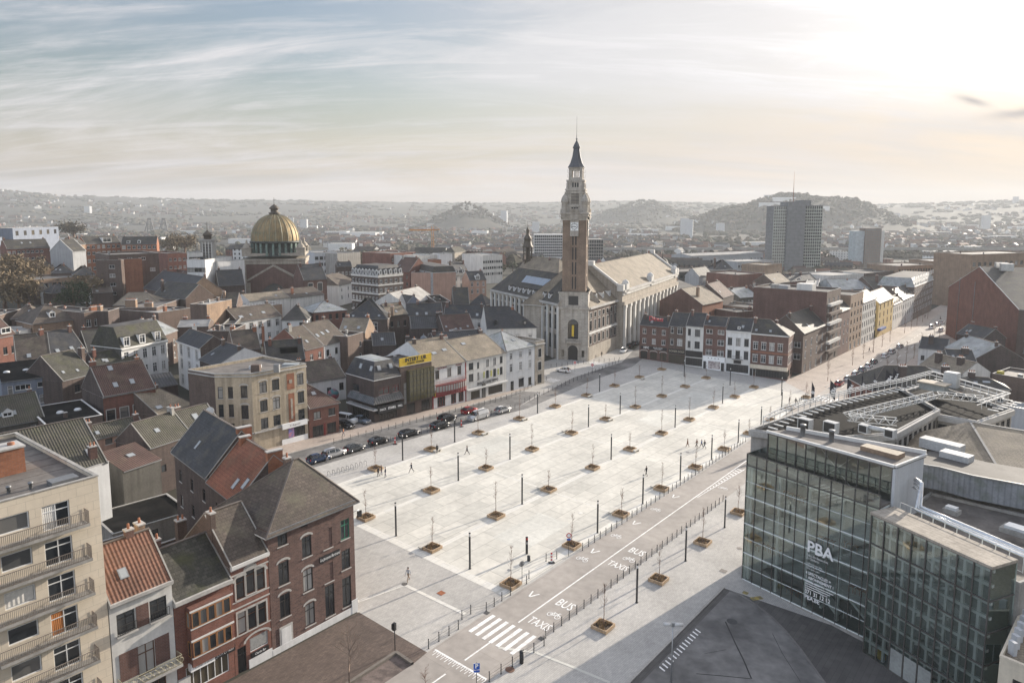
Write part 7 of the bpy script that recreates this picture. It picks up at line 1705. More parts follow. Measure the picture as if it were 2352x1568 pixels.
for k in range(4):
 M = Matrix.Rotation(k * pi / 2, 4, 'Z')
 for sx in (-.45, .45):
  for i in range(4):
   b = MB(); z = 22.0 + i * 4.5; b.box(sx - .2, sx + .2, -3.50, -3.46 if k % 2 == 0 else -3.40, z, z + 3.8, M_black, M if k % 2 == 0 else Matrix.Translation((0, 0, 0)) @ M @ Matrix.Translation((0, -.16, 0))); b.build('slit_window', t)
b = MB(); sq(b, 3.75, 43, 44.2, ST); sq(b, 4.1, 44.2, 44.9, ST); sq(b, 4.35, 44.9, 45.4, ST); sq(b, 3.5, 45.4, 47.2, ST); b.prism(octo(3.7, .8), 47.2, 47.6, ST)
for k in range(4):
 M = Matrix.Rotation(k * pi / 2, 4, 'Z'); b.box(-1.4, 1.4, -4.5, -4.3, 45.4, 46.5, ST, M)
 for i in range(8): b.box(-1.35 + i * .36, -1.18 + i * .36, -4.62, -4.5, 45.4, 46.4, W_['stone'], M)
 b.box(-1.3, 1.3, -3.9, -3.6, 38.2, 43, ST, M)
 b.prism([tuple((M @ Vector((x_, y_, 0)))[:2]) for x_, y_ in ((-1.2, -4.4), (1.2, -4.4), (.7, -3.7), (-.7, -3.7))], 43.2, 45.2, ST)
b.build('gallery', t)
for k in range(4):
 M = Matrix.Rotation(k * pi / 2, 4, 'Z')
 for x in (-.75, 0, .75): b = MB(); b.box(x - .26, x + .26, -3.56, -3.51, 45.6, 46.9, M_black, M); b.build('window', t)
 for z, h_ in ((43.9, .25), (44.8, .18)): b = MB(); b.box(-4.45, 4.45, -4.5, -4.36, z, z + h_, W_['stone'], M); b.build('string_course', t)
for sx in (-1, 1):
 for sy in (-1, 1):
  b = MB(); b.lathe([(.95, 45.3), (1.05, 46.0), (1.0, 48.3), (1.25, 48.5), (1.2, 48.9), (1.05, 49.6), (.6, 50.5), (.2, 50.9), (.15, 51.5), (0, 51.7)], ST, 10, (sx * 3.05, sy * 3.05)); b.build('corner_turret', t)
b = MB(); b.prism(octo(2.95, .7), 47.2, 52.0, ST); b.prism(octo(3.2, .7), 51.2, 51.6, ST); b.prism(octo(3.15, .7), 52.0, 52.5, ST); b.prism(octo(2.6, .6), 52.5, 55.0, ST); b.prism(octo(2.8, .6), 54.6, 55.2, ST)
for k in range(4):
 M = Matrix.Rotation(k * pi / 2 + pi / 4, 4, 'Z'); b.box(-.35, .35, -3.6, -2.9, 49.6, 54.2, ST, M)
b.build('upper_stage', t)
for k in range(4):
 M = Matrix.Rotation(k * pi / 2, 4, 'Z'); b = MB(); b.box(-1.2, 1.2, -2.97, -2.93, 48.0, 51.0, M_black, M)
 for i in range(7): b.box(-1.2, 1.2, -3.05, -2.98, 48.1 + i * .42, 48.3 + i * .42, W_['stone'], M)
 b.build('louvre', t); b = MB()
 for i in range(3): b.box(-.95 + i * .75, -.5 + i * .75, -2.63, -2.58, 53.0, 54.3, M_black, M)
 b.build('window', t)
b = MB(); h_ = 2.0
for sx in (-1, 1):
 for sy in (-1, 1): b.box(sx * 1.65 - .45, sx * 1.65 + .45, sy * 1.65 - .45, sy * 1.65 + .45, 55.2, 58.6, ST)
 for k in range(2):
  M = Matrix.Rotation(k * pi / 2, 4, 'Z'); b.box(-.12 + sx * .38, .12 + sx * .38, 1.75, 2.0, 55.9, 58.2, ST, M); b.box(-.12 + sx * .38, .12 + sx * .38, -2.0, -1.75, 55.9, 58.2, ST, M)
sq(b, 2.0, 55.2, 55.9, ST); sq(b, 2.0, 58.1, 58.7, ST); sq(b, 2.25, 58.7, 59.0, ST); b.build('lantern', t)
b = MB(); b.lathe([(2.75, 58.95), (2.0, 60.2), (1.35, 62.2), (.95, 64.6), (1.2, 64.75), (1.15, 65.1), (.8, 65.9), (.25, 66.9), (.1, 67.2), (.35, 67.5), (.1, 67.8), (.06, 69.4)], mat('spire_lead', (.075, .078, .085), .5, metal=.2), 8, rot=pi / 8, smooth=False); b.tube([(0, 0, 69), (0, 0, 74.2)], .05, M_post, 5); b.build('spire', t)
for k in range(4):
 b = MB(); M = Matrix.Rotation(k * pi / 2 + .5, 4, 'Z')
 for z in (54.2, 55.9, 57.3): b.tube([M @ Vector((2.0, 0, z)), M @ Vector((2.9, 0, z + .1)), M @ Vector((2.95, 0, z + 1.0))], .035, M_post, 4)
 b.build('antenna', t)
for k in (0, 1, 3):
 M = Matrix.Rotation(k * pi / 2, 4, 'Z'); b = MB(); b.box(-1.15, 1.15, -4.0, -3.92, 39.9, 42.4, mat('clock_white', (.74, .74, .72), .6), M); co = b.build('clock', t)
 b = MB()
 for i in range(12):
  a = i * pi / 6; Q = M @ Matrix.Translation((0, -4.03, 41.15)) @ Matrix.Rotation(a, 4, 'Y'); b.box(-.10, .10, -.01, .02, .72, 1.05, M_black, Q)
 b.build('numerals', co); b = MB(); Q = M @ Matrix.Translation((0, -4.05, 41.15))
 b.box(-.09, .09, -.01, .01, -.1, .9, M_black, Q @ Matrix.Rotation(rad(-96), 4, 'Y')); b.box(-.10, .10, -.01, .01, -.1, .65, M_black, Q @ Matrix.Rotation(rad(115), 4, 'Y')); b.build('hands', co)
# bronze lantern on the town hall roof
p = at('B', 1276, 915, 21); t = thing('roof_lantern', 'dark bronze lantern turret on the town hall roof', 'turret', V2(p.x, p.y)); mb_ = mat('bronze', (.085, .068, .050), .6, metal=.2)
b = MB(); b.lathe([(2.6, 19), (2.0, 22.4), (2.0, 23.2), (2.4, 23.4), (2.4, 23.8)], mb_, 4, rot=pi / 4, smooth=False); b.build('base', t)
for k in range(8): b = MB(); a = k * pi / 4 + pi / 8; b.box(-.28, .28, -.28, .28, 23.8, 29.2, mb_, Matrix.Translation((1.75 * cos(a), 1.75 * sin(a), 0))); b.build('column', t)
b = MB(); b.lathe([(.9, 23.8), (.9, 29.2)], mb_, 8); b.lathe([(2.3, 29.0), (2.4, 29.3), (1.9, 29.9), (1.5, 31.5), (1.5, 32.2), (1.65, 32.4), (1.4, 33.4), (.7, 34.3), (.6, 36), (.75, 36.2), (.3, 37), (.1, 37.6), (.06, 40)], mb_, 10); b.build('cap', t)
# ------------------------------------------------------------------ domed church
t = thing('church', 'domed brick church with a gilded ribbed dome and pedimented front', 'church', V2(-103, 312), rad(12)); CH = t
cz = lambda y: (48 + (171 - y) / 14.75) - (8.5)
cb = W_['brick']; cs = W_['stone']
b = MB(); b.box(-12.5, 12.5, -9, 14, -2, cz(480), cb); b.build('wall', t)
b = MB()
for z, d, h_ in ((cz(480), .5, .9), (cz(500), .3, 1.2), (cz(450), .2, 1.2)): b.box(-12.5 - d, 12.5 + d, -9 - d, 14 + d, z, z + h_, cs)
for sx in (-1, 1): b.box(sx * 12.2 - .9, sx * 12.2 + .9, -9.3, -9.01, -1, cz(500), cs)
b.build('cornice', t)
b = MB(); b.face([(-10.8, -12, -2), (10.8, -12, -2), (10.8, -12, cz(600)), (0, -12, cz(508)), (-10.8, -12, cz(600))], cb); b.face([(10.8, -12, -2), (10.8, -9, -2), (10.8, -9, cz(600)), (10.8, -12, cz(600))], cb); b.face([(-10.8, -9, -2), (-10.8, -12, -2), (-10.8, -12, cz(600)), (-10.8, -9, cz(600))], cb); b.build('front', t)
b = MB()
for sx in (-1, 1):
 b.bar((sx * 11.4, -11.5, cz(603)), (0, -11.5, cz(505)), 1.6, .8, cs); b.face([(sx * 11.2, -12.1, cz(600) + .2), (0, -12.1, cz(508) + .3), (0, -8.6, cz(508) + .3), (sx * 11.2, -8.6, cz(600) + .2)][:: sx], RF['slate2']); b.box(sx * 10.3 - .9, sx * 10.3 + .9, -12.3, -12.02, -2, cz(610), cs)
b.build('pediment', t)
b = MB(); b.lathe([(5.0, -2), (5.0, cz(675)), (5.4, cz(672)), (5.2, cz(668)), (2.5, cz(630)), (0, cz(615))], RF['slate2'], 16, (0, -12), a0=pi, a1=2 * pi); b.build('apse', t)
b = MB(); dr = cz(470)
for z, r in ((dr, 10.9), ): b.lathe([(11.6, cz(452)), (11.2, cz(448)), (9.4, cz(447)), (9.4, cz(372)), (10.6, cz(371)), (10.7, cz(362)), (10.2, cz(358))], mat('drum_dark', (.035, .045, .040), .6), 40)
b.build('drum', t)
cg = mat('copper_green', (.16, .23, .20), .7, 'mottle', col2=(.10, .13, .11), scale=2)
for i in range(24):
 a = 2 * pi * i / 24; b = MB(); b.box(-.42, .42, -.35, .35, cz(447), cz(372), cg, Matrix.Translation((10.0 * cos(a), 10.0 * sin(a), 0)) @ Matrix.Rotation(a + pi / 2, 4, 'Z')); b.build('column', t)
dome_m = mat('gilded_dome', (.27, .195, .095), .6, 'seam', metal=.35, var=.22, col2=(.15, .11, .05), p=(.15, .14, .08, 1))
pr = [(10.0 * cos(a) ** .92 if a < 1.5 else 0, cz(358) + (cz(190) - cz(358)) * sin(a)) for a in [k * pi / 2 / 16 for k in range(16)]] + [(1.9, cz(189)), (1.9, cz(186))]
pr = [q for q in pr if q[0] >= 1.9]
b = MB(); b.lathe(pr, dome_m, 48); b.build('dome', t)
for i in range(24):
 a = 2 * pi * (i + .5) / 24; b = MB(); b.tube([((r + .06) * cos(a), (r + .06) * sin(a), z) for r, z in pr[:-1]], .17, mat('rib_pale', (.27, .25, .17), .6), 4, .10); b.build('rib', t)
b = MB(); b.lathe([(2.4, cz(188)), (2.5, cz(180)), (1.6, cz(178)), (1.5, cz(158)), (2.2, cz(156)), (2.0, cz(150)), (1.2, cz(138)), (.4, cz(130)), (.1, cz(126)), (.06, cz(85))], mat('bronze', (.085, .068, .05)), 12); b.build('lantern', t)
for sx in (-1, 1):
 for y in (-7, 11):
  b = MB(); b.box(sx * 11 - 1.8, sx * 11 + 1.8, y - 1.8, y + 1.8, cz(450), cz(405), cs); b.box(sx * 11 - 2.1, sx * 11 + 2.1, y - 2.1, y + 2.1, cz(405), cz(398), cs); b.lathe([(1.7, cz(398)), (1.5, cz(385)), (.5, cz(370)), (.3, cz(352)), (0, cz(345))], cs, 8, (sx * 11, y)); b.build('corner_turret', t)
# nave wings and campanile
H_('A', 1392, 640, 1562, 636, 11, 'dark', 'slate', ('A', 1395, 548, 1.2), 'dark nave roof between the campanile and the dome', name='church_nave', cat='church')
H_('A', 1935, 605, 2085, 600, 14, 'brick', 'slate', ('A', 1940, 512, 1.0), 'brick church wing with stone framed windows right of the dome', name='church_nave', cat='church', F=[('g', 2, 9.0, 3.2, 1.9, 'das', .1, .9)], Rt=[('g', 2, 8, 3, 1.5, 'd')], wallR='stone')
p = base('A', 1345, 735, 3); t = thing('campanile', 'slender square bell tower with a pale louvred top left of the dome', 'tower', p, rad(14))
q = (48 + (171 - 290) / 14.9) - p.z; k_ = 1 / 14.9; zy = lambda y: q + (290 - y) * k_
b = MB(); sq(b, 3.0, -2, zy(488), W_['brown']); b.build('shaft', t)
b = MB(); sq(b, 3.2, zy(488), zy(478), ST); sq(b, 2.55, zy(478), zy(350), W_['concrete']); sq(b, 2.85, zy(350), zy(340), W_['concrete'])
for k in range(4):
 M = Matrix.Rotation(k * pi / 2, 4, 'Z')
 for i in range(4): b.box(-1.9 + i * 1.15, -1.6 + i * 1.15, -2.7, -2.5, zy(472), zy(355), W_['offwhite'], M)
b.build('belfry_stage', t)
for k in range(4):
 M = Matrix.Rotation(k * pi / 2, 4, 'Z'); b = MB()
 for i in range(11): b.box(-1.5, 1.5, -2.62, -2.56, zy(466) + i * .62, zy(466) + i * .62 + .34, M_black, M)
 b.build('louvre', t)
b = MB(); b.lathe([(1.5, zy(340)), (1.5, zy(318)), (2.0, zy(316)), (1.6, zy(305)), (.5, zy(290)), (.15, zy(285)), (.08, zy(235))], mat('bronze', (.08, .07, .05)), 8); b.build('cupola', t)
b = MB(); b.bar((-.5, 0, zy(248)), (.5, 0, zy(248)), .1, .1, M_post); b.build('cross', t)
# ------------------------------------------------------------------ the row closing the far end of the square
RL0, RL1 = at('B', 1985, 1500), at('C', 840, 1385)
RB = {x: cut(RL0, RL1, 'C', x) for x in (-104, 80, 188, 300, 442, 600, 838)}
def rowhouse(a, b_, ytop, wall, rm, label, ridge_y=None, pitch=.9, c='C', P=RB, **k):
 p0, p1 = P[a], P[b_]; m_ = (p0 + p1) / 2; h = hgt(m_, c, 0, ytop)
 return house(p0, p1, h, k.pop('dep', 9), wall, rm, label=label, ridge=(c, 0, ridge_y, pitch) if ridge_y else None, **k)
hs = rowhouse(-104, 80, 1028, 'brick', 'slate', 'dark red brick chicken restaurant with three ground floor arches', 965, F=[('g', 3, 8.3, 1.7, 1.2, 'w'), ('g', 3, 5.2, 1.7, 1.2, 'w'), ('g', 3, .3, 2.3, 2.2, 'dax')], Lt=[('g', 3, 8.3, 1.7, 1.1, 'w'), ('g', 3, 5.2, 1.7, 1.1, 'w')])
so = sign_board(hs, .05, .95, 3.45, 4.35, M_black, None); text_part('lettering', 'HFC', .95, M_wht, so, (hs.w * .25, -.11, 3.9), bold=.03); text_part('lettering', 'BURGER & CHICKEN', .42, M_wht, so, (hs.w * .65, -.11, 4.1), sx=.8); text_part('lettering', 'RESTAURANTS', .42, M_wht, so, (hs.w * .65, -.11, 3.68), sx=.8)
b = MB(); mr_ = mat('sign_red', (.40, .04, .05), .6); text_part('roof_sign', 'Dinus', 2.0, mr_, hs.root, (hs.w * .55, .3, 13.2), ext=.1, bold=.03)
hs = rowhouse(80, 188, 1030, 'brown', 'slate', 'grey brown brick kebab shop with white windows', 945, F=[('w', .2, 10.5, .9, 1.9, 'w'), ('w', .66, 10.5, 1.6, 2.1, 'w'), ('w', .2, 6.9, .9, 1.9, 'w'), ('w', .66, 6.9, 1.6, 2.1, 'w'), ('w', .5, 1.6, 5.0, 2.6, 'dx')])
text_part('lettering', 'DONER GOLD', .82, mat('sign_gold', (.45, .40, .30), .5), sign_board(hs, .02, .98, 3.2, 4.6, M_black), (hs.w * .5, -.11, 3.95), bold=.01, sx=.9)
hs = rowhouse(188, 300, 1030, 'offwhite', 'slate', 'off white painted house with black shop front', 945, F=[('w', .2, 10.6, .9, 2.1, 'd'), ('w', .66, 10.5, 1.6, 2.2, 'd'), ('w', .2, 6.8, .9, 2.1, 'd'), ('w', .66, 6.8, 1.6, 2.2, 'd'), ('w', .5, 1.5, 5.2, 2.4, 'dx')]); sign_board(hs, .02, .98, 3.0, 4.9, M_black)
hs = rowhouse(300, 442, 1025, 'brick', 'slate', 'brick house with six white windows over a white shop', 968, F=[('w', .26, 11.6, 1.9, 1.3, 'w'), ('w', .78, 11.6, 1.9, 1.3, 'w'), ('w', .26, 8.4, 1.9, 1.7, 'w'), ('w', .78, 8.4, 1.9, 1.7, 'w'), ('w', .26, 5.2, 1.9, 1.8, 'w'), ('w', .78, 5.2, 1.9, 1.8, 'w')])
add_box_part(hs, 'shop_panel', .05, hs.w - .05, -.14, -.02, -1, 4.1, M_wht); add_box_part(hs, 'door', hs.w * .04, hs.w * .16, -.18, -.14, -.5, 2.4, FRM['d']); add_box_part(hs, 'shop_window', hs.w * .26, hs.w * .8, -.18, -.14, .3, 2.6, mat('window_picture', (.50, .45, .43), .4, 'mottle', col2=(.25, .2, .2), scale=1.5)); add_box_part(hs, 'door', hs.w * .83, hs.w * .97, -.18, -.14, -.5, 2.4, FRM['d'])
[add_box_part(hs, 'emblem', hs.w * x - .1, hs.w * x + .1, -.17, -.141, 3.35, 3.65, M_black) for x in (.26, .41, .56, .71)]
hs = rowhouse(442, 600, 1063, 'white', 'slate', 'white ornate house with iron balcony and dark tall windows', 975, F=[('g', 3, 8.3, 2.2, 1.3, 'dl'), ('g', 3, 4.4, 2.4, 1.3, 'dl'), ('w', .5, 1.5, 6.5, 2.4, 'dx')], dorm=[('f', .5, .1, .8, .8, 'w')], cornice=(.4, .4, M_trim), chim=[(7.7, 3, .8, .8, .4, 'brick')]); sign_board(hs, .03, .97, 2.9, 4.0, M_trim); sign_board(hs, .35, .65, 2.95, 3.95, M_black, y=-.16)
b = MB(); rail(b, (hs.w * .3, -.7, 0), (hs.w * .7, -.7, 0), 4.3, 5.3, FRM['d'], .2); b.box(hs.w * .28, hs.w * .72, -.75, -.02, 4.15, 4.3, M_sill); b.build('balcony', hs.root)
hs = rowhouse(600, 838, 1085, 'brick', 'slate2', 'long brown brick corner house at the boulevard with two rows of white windows', 985, roof=('hip', 0, 6), F=[('g', 4, 8.2, 2.1, 1.35, 'wl', .02, .9), ('g', 4, 4.4, 2.1, 1.35, 'wl', .02, .9), ('w', .58, 1.3, 9.2, 2.1, 'dx'), ('w', .08, 1.2, 1.8, 2.4, 'wx')], Rt=[('g', 4, 8.2, 2.1, 1.2, 'wl'), ('g', 4, 4.4, 2.1, 1.2, 'wl'), ('g', 2, .5, 2.1, 3, 'dx')], cornice=(.4, .35, M_trim), dep=11, sky=[('f', .12, .2, .7, .8), ('f', .5, .2, .7, .8)])
add_box_part(hs, 'fascia', .05, hs.w + .1, -.5, -.02, 2.6, 3.7, W_['cream']); add_box_part(hs, 'string_course', 0, hs.w, -.06, -.008, 7.3, 7.6, W_['orange'])
# boulevard row
BL0, BL1 = at('C', 845, 1383), at('C', 1640, 995)
BQ = {x: cut(BL0, BL1, 'C', x) for x in (932, 1072, 1160, 1228, 1308, 1392, 1412, 1508, 1568, 1640, 1760)}
br = lambda a, b_, y, wl, rm, lb, **k: rowhouse(a, b_, y, wl, rm, lb, P=BQ, **k)
br(932, 1072, 1050, 'brown', 'slate2', 'brown brick house with bay windows behind the boulevard corner house', ridge_y=965, F=[('g', 4, z, 2.0, 1.2, 'wl') for z in (4.6, 8)] + [('g', 4, .4, 2.4, 1.9, 'wx')], wallL='brown', Lt=[('w', .85, 9, 2, 1.8, 'w'), ('w', .85, 5.4, 2, 1.8, 'w')], dep=10)
hs = br(1072, 1160, 815, 'brown', 'felt', 'tall brick apartment block with white balcony bays and blank side wall', roof=FL, dep=24, F=[('g', 3, 3.6 + 3.1 * i, 1.9, 1.6, 'w') for i in range(6)] + [('g', 2, .4, 2.5, 2.6, 'dx')], wallL='brick')
for i in range(6):
 b = MB(); b.box(hs.w * .08, hs.w * .92, -1.1, -.02, 3.1 + 3.1 * i, 3.95 + 3.1 * i, W_['offwhite'] if i % 2 else W_['brown']); b.build('balcony', hs.root)
roof_boxes(hs, [('lift_housing', 1, 5, 5, 10, hs.h, hs.h + 2.6, W_['offwhite']), ('roof_box', 1.5, 4, 13, 16, hs.h, hs.h + 1.6, W_['grey']), ('roof_box', 5, 7, 17, 20, hs.h, hs.h + 1.4, W_['concrete'])])
br(1160, 1228, 930, 'brick', 'slate2', 'lower brick house right of the tall balcony block', ridge_y=870, F=[('g', 3, z, 1.8, 1.1, 'w') for z in (3.6, 7, 10)])
br(1228, 1308, 835, 'tanbrick', 'felt', 'tan brick block with regular windows on the boulevard', roof=FL, F=[('g', 4, 3.4 + 3.0 * i, 1.7, 1.4, 'd') for i in range(5)] + [('g', 3, .4, 2.3, 2.4, 'wx')], dep=14)
br(1308, 1392, 868, 'offwhite', 'slate2', 'pale row with dormered grey roof before the side street', ridge_y=825, F=[('g', 7, 3.6 + 3.1 * i, 1.9, 1.2, 'dl') for i in range(4)] + [('g', 5, .4, 2.3, 2.2, 'wx')], dep=12, sky=[('f', .2, .4), ('f', .5, .4), ('f', .8, .4)])
br(1412, 1508, 868, 'yellow', 'slate2', 'yellow corner house with a blue shop awning', ridge_y=820, F=[('g', 4, 4.4 + 3.3 * i, 2.1, 1.3, 'd') for i in range(3)], Lt=[('g', 3, 4.4 + 3.3 * i, 2.1, 1.3, 'd') for i in range(3)] + [('g', 2, .4, 2.5, 3, 'dx')], dep=12)
b = MB(); q = BQ[1412]; b.box(0, 9, -1.4, -.05, 2.7, 3.5, mat('awning_blue', (.03, .07, .25), .7)); hz = bpy.data.objects[-1] if False else None
o = b.build('awning', None, q, atan2((BL1 - BL0).y, (BL1 - BL0).x)); tag(o, 'blue awning over the shop in the yellow corner house', 'awning')
br(1508, 1568, 885, 'offwhite', 'slate2', 'pale terraced houses after the yellow corner house', ridge_y=855, F=[('g', 5, 4.2 + 3.2 * i, 2.0, 1.1, 'd') for i in range(3)], dep=11)
br(1568, 1640, 850, 'grey', 'slate', 'dark gabled terraced house before the tall far block', ridge_y=800, F=[('g', 5, 4 + 3.2 * i, 2.0, 1.2, 'd') for i in range(4)], dep=12, wallL='brown')
br(1640, 1760, 760, 'brown', 'zinc', 'tall far boulevard block with white bands and a grey mansard', roof=('mansard', 4, 2, 2), F=[('g', 12, 3.6 + 3.2 * i, 1.8, 1.6, 'w') for i in range(6)], dep=16, wallL='brown')
# roofs behind the far row
H_('C', 300, 895, 432, 872, 13, 'orange', 'tan', ('C', 205, 795, .6), 'orange brick house with a pale roof behind the chicken restaurant', wallL='brick', chim=[(4, 4, 1, 1, .5, 'tanbrick')], F=[('g', 4, 8, 1.6, 1.1, 'd')])
H_('C', 430, 850, 500, 830, 14, 'dark', 'maroon', ('C', 350, 765, .8), 'steep dark red roofed house with a tall white side wall', wallR='white', wallL='brown')
H_('C', 278, 715, 365, 705, 13, 'grey', 'slate2', ('C', 250, 665, 1.0), 'light grey rendered house with a slate roof behind the council hall', F=[('g', 4, 8.5, 2, 1.1, 'w')])
H_('C', 365, 690, 520, 695, 13, 'brown', 'slate', ('C', 420, 612, .9), 'big pointed slate roof behind the light grey house', roof=('hip', 9, 7), chim=[(3, 5, 1, 1, 1, 'brown')])
H_('C', 527, 712, 682, 705, 15, 'red', 'gravel', ('C', 540, 698, 0), 'red brick flat roofed block left of the modern tower', roof=FL)
H_('C', 537, 850, 655, 845, 12, 'darkrender', 'zinc', ('C', 535, 792, .5), 'dark rear house with white windows and a grey metal roof', F=[('g', 3, 9.3, 1.2, 1.2, 'w'), ('g', 3, 6, 1.8, 1, 'w')])
H_('C', 655, 830, 800, 830, 13, 'brick', 'maroon', ('C', 655, 770, .7), 'brick rear house with white windows left of the tall blank wall', F=[('g', 2, 8.5, 2.0, 1.2, 'w')])
H_('C', 590, 895, 690, 890, 10, 'white', 'gravel', ('C', 595, 880, 0), 'small white flat roofed extension among the brick backs', roof=FL, F=[('g', 2, 7, 1.4, 1.6, 'd')])
H_('C', 520, 950, 790, 935, 10.5, 'brick', 'felt', ('C', 540, 920, 0), 'low brick backs with chimneys behind the white ornate house', roof=FL, chim=[(10, 3, 1, 1, 1), (16, 3, 1, 1, .8)])
H_('C', 690, 935, 800, 920, 11, 'tanbrick', 'felt', ('C', 700, 890, 0), 'tan brick back wall beside the tall blank wall', roof=FL)
H_('C', 190, 820, 300, 800, 12, 'brown', 'felt', ('C', 195, 700, .3), 'brown brick flats edge behind the orange house')
H_('C', 80, 690, 520, 690, 14, 'darkrender', 'gravel', ('C', 90, 600, 0), 'long dark flat roofed office block behind the council hall', roof=FL, F=[('g', 18, 11, 1.6, 1.6, 'd')])
H_('C', 527, 625, 755, 625, 15, 'grey', 'paleflat', ('C', 530, 595, 0), 'grey office slab left of the modern tower', roof=FL, F=[('g', 14, z, 1.7, 1.4, 'd') for z in (4, 8, 11.5)])
H_('C', 550, 640, 700, 655, 15, 'tanbrick', 'tan', ('C', 560, 628, 0), 'pale tan block in front of the modern tower', roof=FL, wallL='cream')
H_('C', 225, 578, 690, 578, 11, 'grey', 'paleflat', ('C', 235, 545, .12), 'long white roofed market hall in the valley', F=[('g', 20, 4, 3, 3, 'dn1')])
H_('C', 1035, 790, 1050, 740, 13, 'grey', 'paleflat', None, 'pale penthouse end above the tall blank wall', roof=FL, dep=6)
H_('C', 1140, 795, 1385, 800, 12, 'darkrender', 'zinc', ('C', 1150, 735, .5), 'wide grey metal roof in the middle of the right town', roof=('hip', 1, 3))
H_('C', 1105, 715, 1330, 712, 14, 'offwhite', 'paleflat', ('C', 1110, 690, 0), 'long low white block below the second tower', roof=FL, F=[('g', 16, 10, 1.4, 1.4, 'd')])
H_('C', 1340, 700, 1535, 690, 15, 'dark', 'felt', ('C', 1345, 665, 0), 'dark brick block right of the long white block', roof=FL)
H_('C', 1390, 790, 1640, 790, 13, 'brown', 'slate2', ('C', 1450, 720, .7), 'brown gabled roof behind the yellow corner house', chim=[(6, 4, 1, 1, .8)])
H_('C', 760, 760, 860, 750, 13, 'brown', 'tan', ('C', 770, 705, .7), 'small tan roofed house below the modern tower')
H_('C', 860, 745, 1030, 742, 13, 'red', 'slate', ('C', 870, 705, .7), 'red brick house with slate roof at the foot of the modern tower', chim=[(4, 4, 1, 1, .6), (12, 4, 1, 1, .6)])
H_('C', 1552, 652, 1790, 652, 19, 'tanbrick', 'gravel', ('C', 1560, 630, 0), 'tan brick institutional block on the right, lower left part', roof=FL, F=[('g', 14, z, 1.8, 1.5, 'd') for z in (8, 12, 15.5)])
H_('C', 1782, 622, 2010, 628, 21, 'tanbrick', 'paleflat', ('C', 1790, 600, 0), 'tan brick institutional block on the right, middle part', roof=FL, F=[('g', 9, z, 1.6, 1.5, 'd') for z in (9, 13, 17)])
H_('C', 2022, 575, 2420, 580, 30, 'tanbrick', 'gravel', ('C', 2030, 530, 0), 'tall brown office block at the right edge with horizontal windows', roof=FL, F=[('g', 12, z, 2.2, 2.4, 'd') for z in (14, 19, 24)])
# the big brick gable at the right
P0, P1 = at('C', 1850, 1085), at('C', 2285, 1322)
hh_ = hgt(P0, 'C', 1880, 782)
hs = house(P0, P1, hh_, 45, 'red', 'slate2', ('gx', hgt(P0.lerp(P1, .47), 'C', 2100, 655) - hh_, .47), label='huge blank red brick gable wall on the right side of the boulevard', Rt=[('g', 8, z, 2, 1.3, 'd') for z in (6, 10, 14, 18)], wallR='brown')
for f in (.19, .43):
 b = MB(); b.tube([(hs.w * f, -.12, 0), (hs.w * f, -.12, hh_ + 5)], .1, M_zincg, 6); b.build('downpipe', hs.root)
roof_boxes(hs, [('ventilator', hs.w * .47 + x, hs.w * .47 + x + 2.0, 5, 9, hs.ridge_z - 1.0, hs.ridge_z + 1.6, mat('metal_bright', (.55, .55, .54), .35, metal=.6)) for x in (-1, 4)])
H_('C', 1850, 1165, 2050, 1240, 9, 'dark', 'zinc', ('C', 1870, 1090, .6), 'grey corrugated roof against the huge brick gable', wallL='brown')
H_('C', 1925, 1075, 2095, 1115, 11, 'dark', 'slate', ('C', 1950, 1020, .7), 'dark roof at the foot of the huge brick gable')
H_('C', 1680, 1165, 1860, 1190, 8, 'offwhite', 'slate', ('C', 1770, 1100, .7), 'slate roofed house with pale gable, first on the right of the boulevard', chim=[(3, 2, 1.3, 1, .8, 'dark')], F=[('g', 3, 4, 1.5, 1, 'd')])
H_('C', 1690, 1270, 1960, 1345, 8, 'offwhite', 'tan', ('C', 1770, 1205, .6), 'sunlit tan roofed house with dark chimneys right of the boulevard', chim=[(4, 2, 1.4, 1.2, .9, 'dark'), (10, 3, 1.4, 1.2, .8, 'dark')])
H_('C', 1870, 1245, 2050, 1260, 9, 'darkrender', 'slate', ('C', 1900, 1180, .6), 'slate roofed house behind the sunlit tan roof', chim=[(5, 3, 1.6, 1.4, .6, 'dark')])
H_('C', 1372, 1422, 1955, 1450, 6.5, 'red', 'slate2', ('C', 1500, 1285, .75), 'broad hipped slate roof over a red brick wall beside the flags', roof=('hip', 6, 6), F=[('g', 6, 3, 1.8, 1.2, 'wl')], chim=[(9, 3, 1.5, 1.2, .5, 'dark'), (20, 4, 1.5, 1.2, .3, 'dark')])
H_('C', 1910, 1400, 2262, 1440, 8, 'stone', 'slate2', ('C', 1960, 1345, .6), 'slate hip roof with skylights right of the broad hipped roof', roof=('hip', 4, 4), F=[('w', .85, 5.5, 1.2, 1.8, 'w')], sky=[('f', .6, .5, 1.6, .7), ('f', .4, .3)], chim=[(4, 3, 1.4, 1.2, 1.0, 'dark')])
hs = H_('C', 2150, 1345, 2440, 1400, 8, 'brown', 'gravel', ('C', 2150, 1310, 0), 'brown flat roofed block with a yellow vent at the right edge', roof=FL)
roof_boxes(hs, [('roof_vent', .6, 2, 1, 2.2, 8, 9.2, mat('moss_yellow', (.35, .30, .05), .9)), ('roof_vent', 5, 6, 2, 3, 8, 9, M_zincg)])
H_('C', 2255, 1560, 2460, 1600, 5, 'grey', 'zinc', ('C', 2260, 1530, 0), 'low grey metal roof at the right edge', roof=FL)
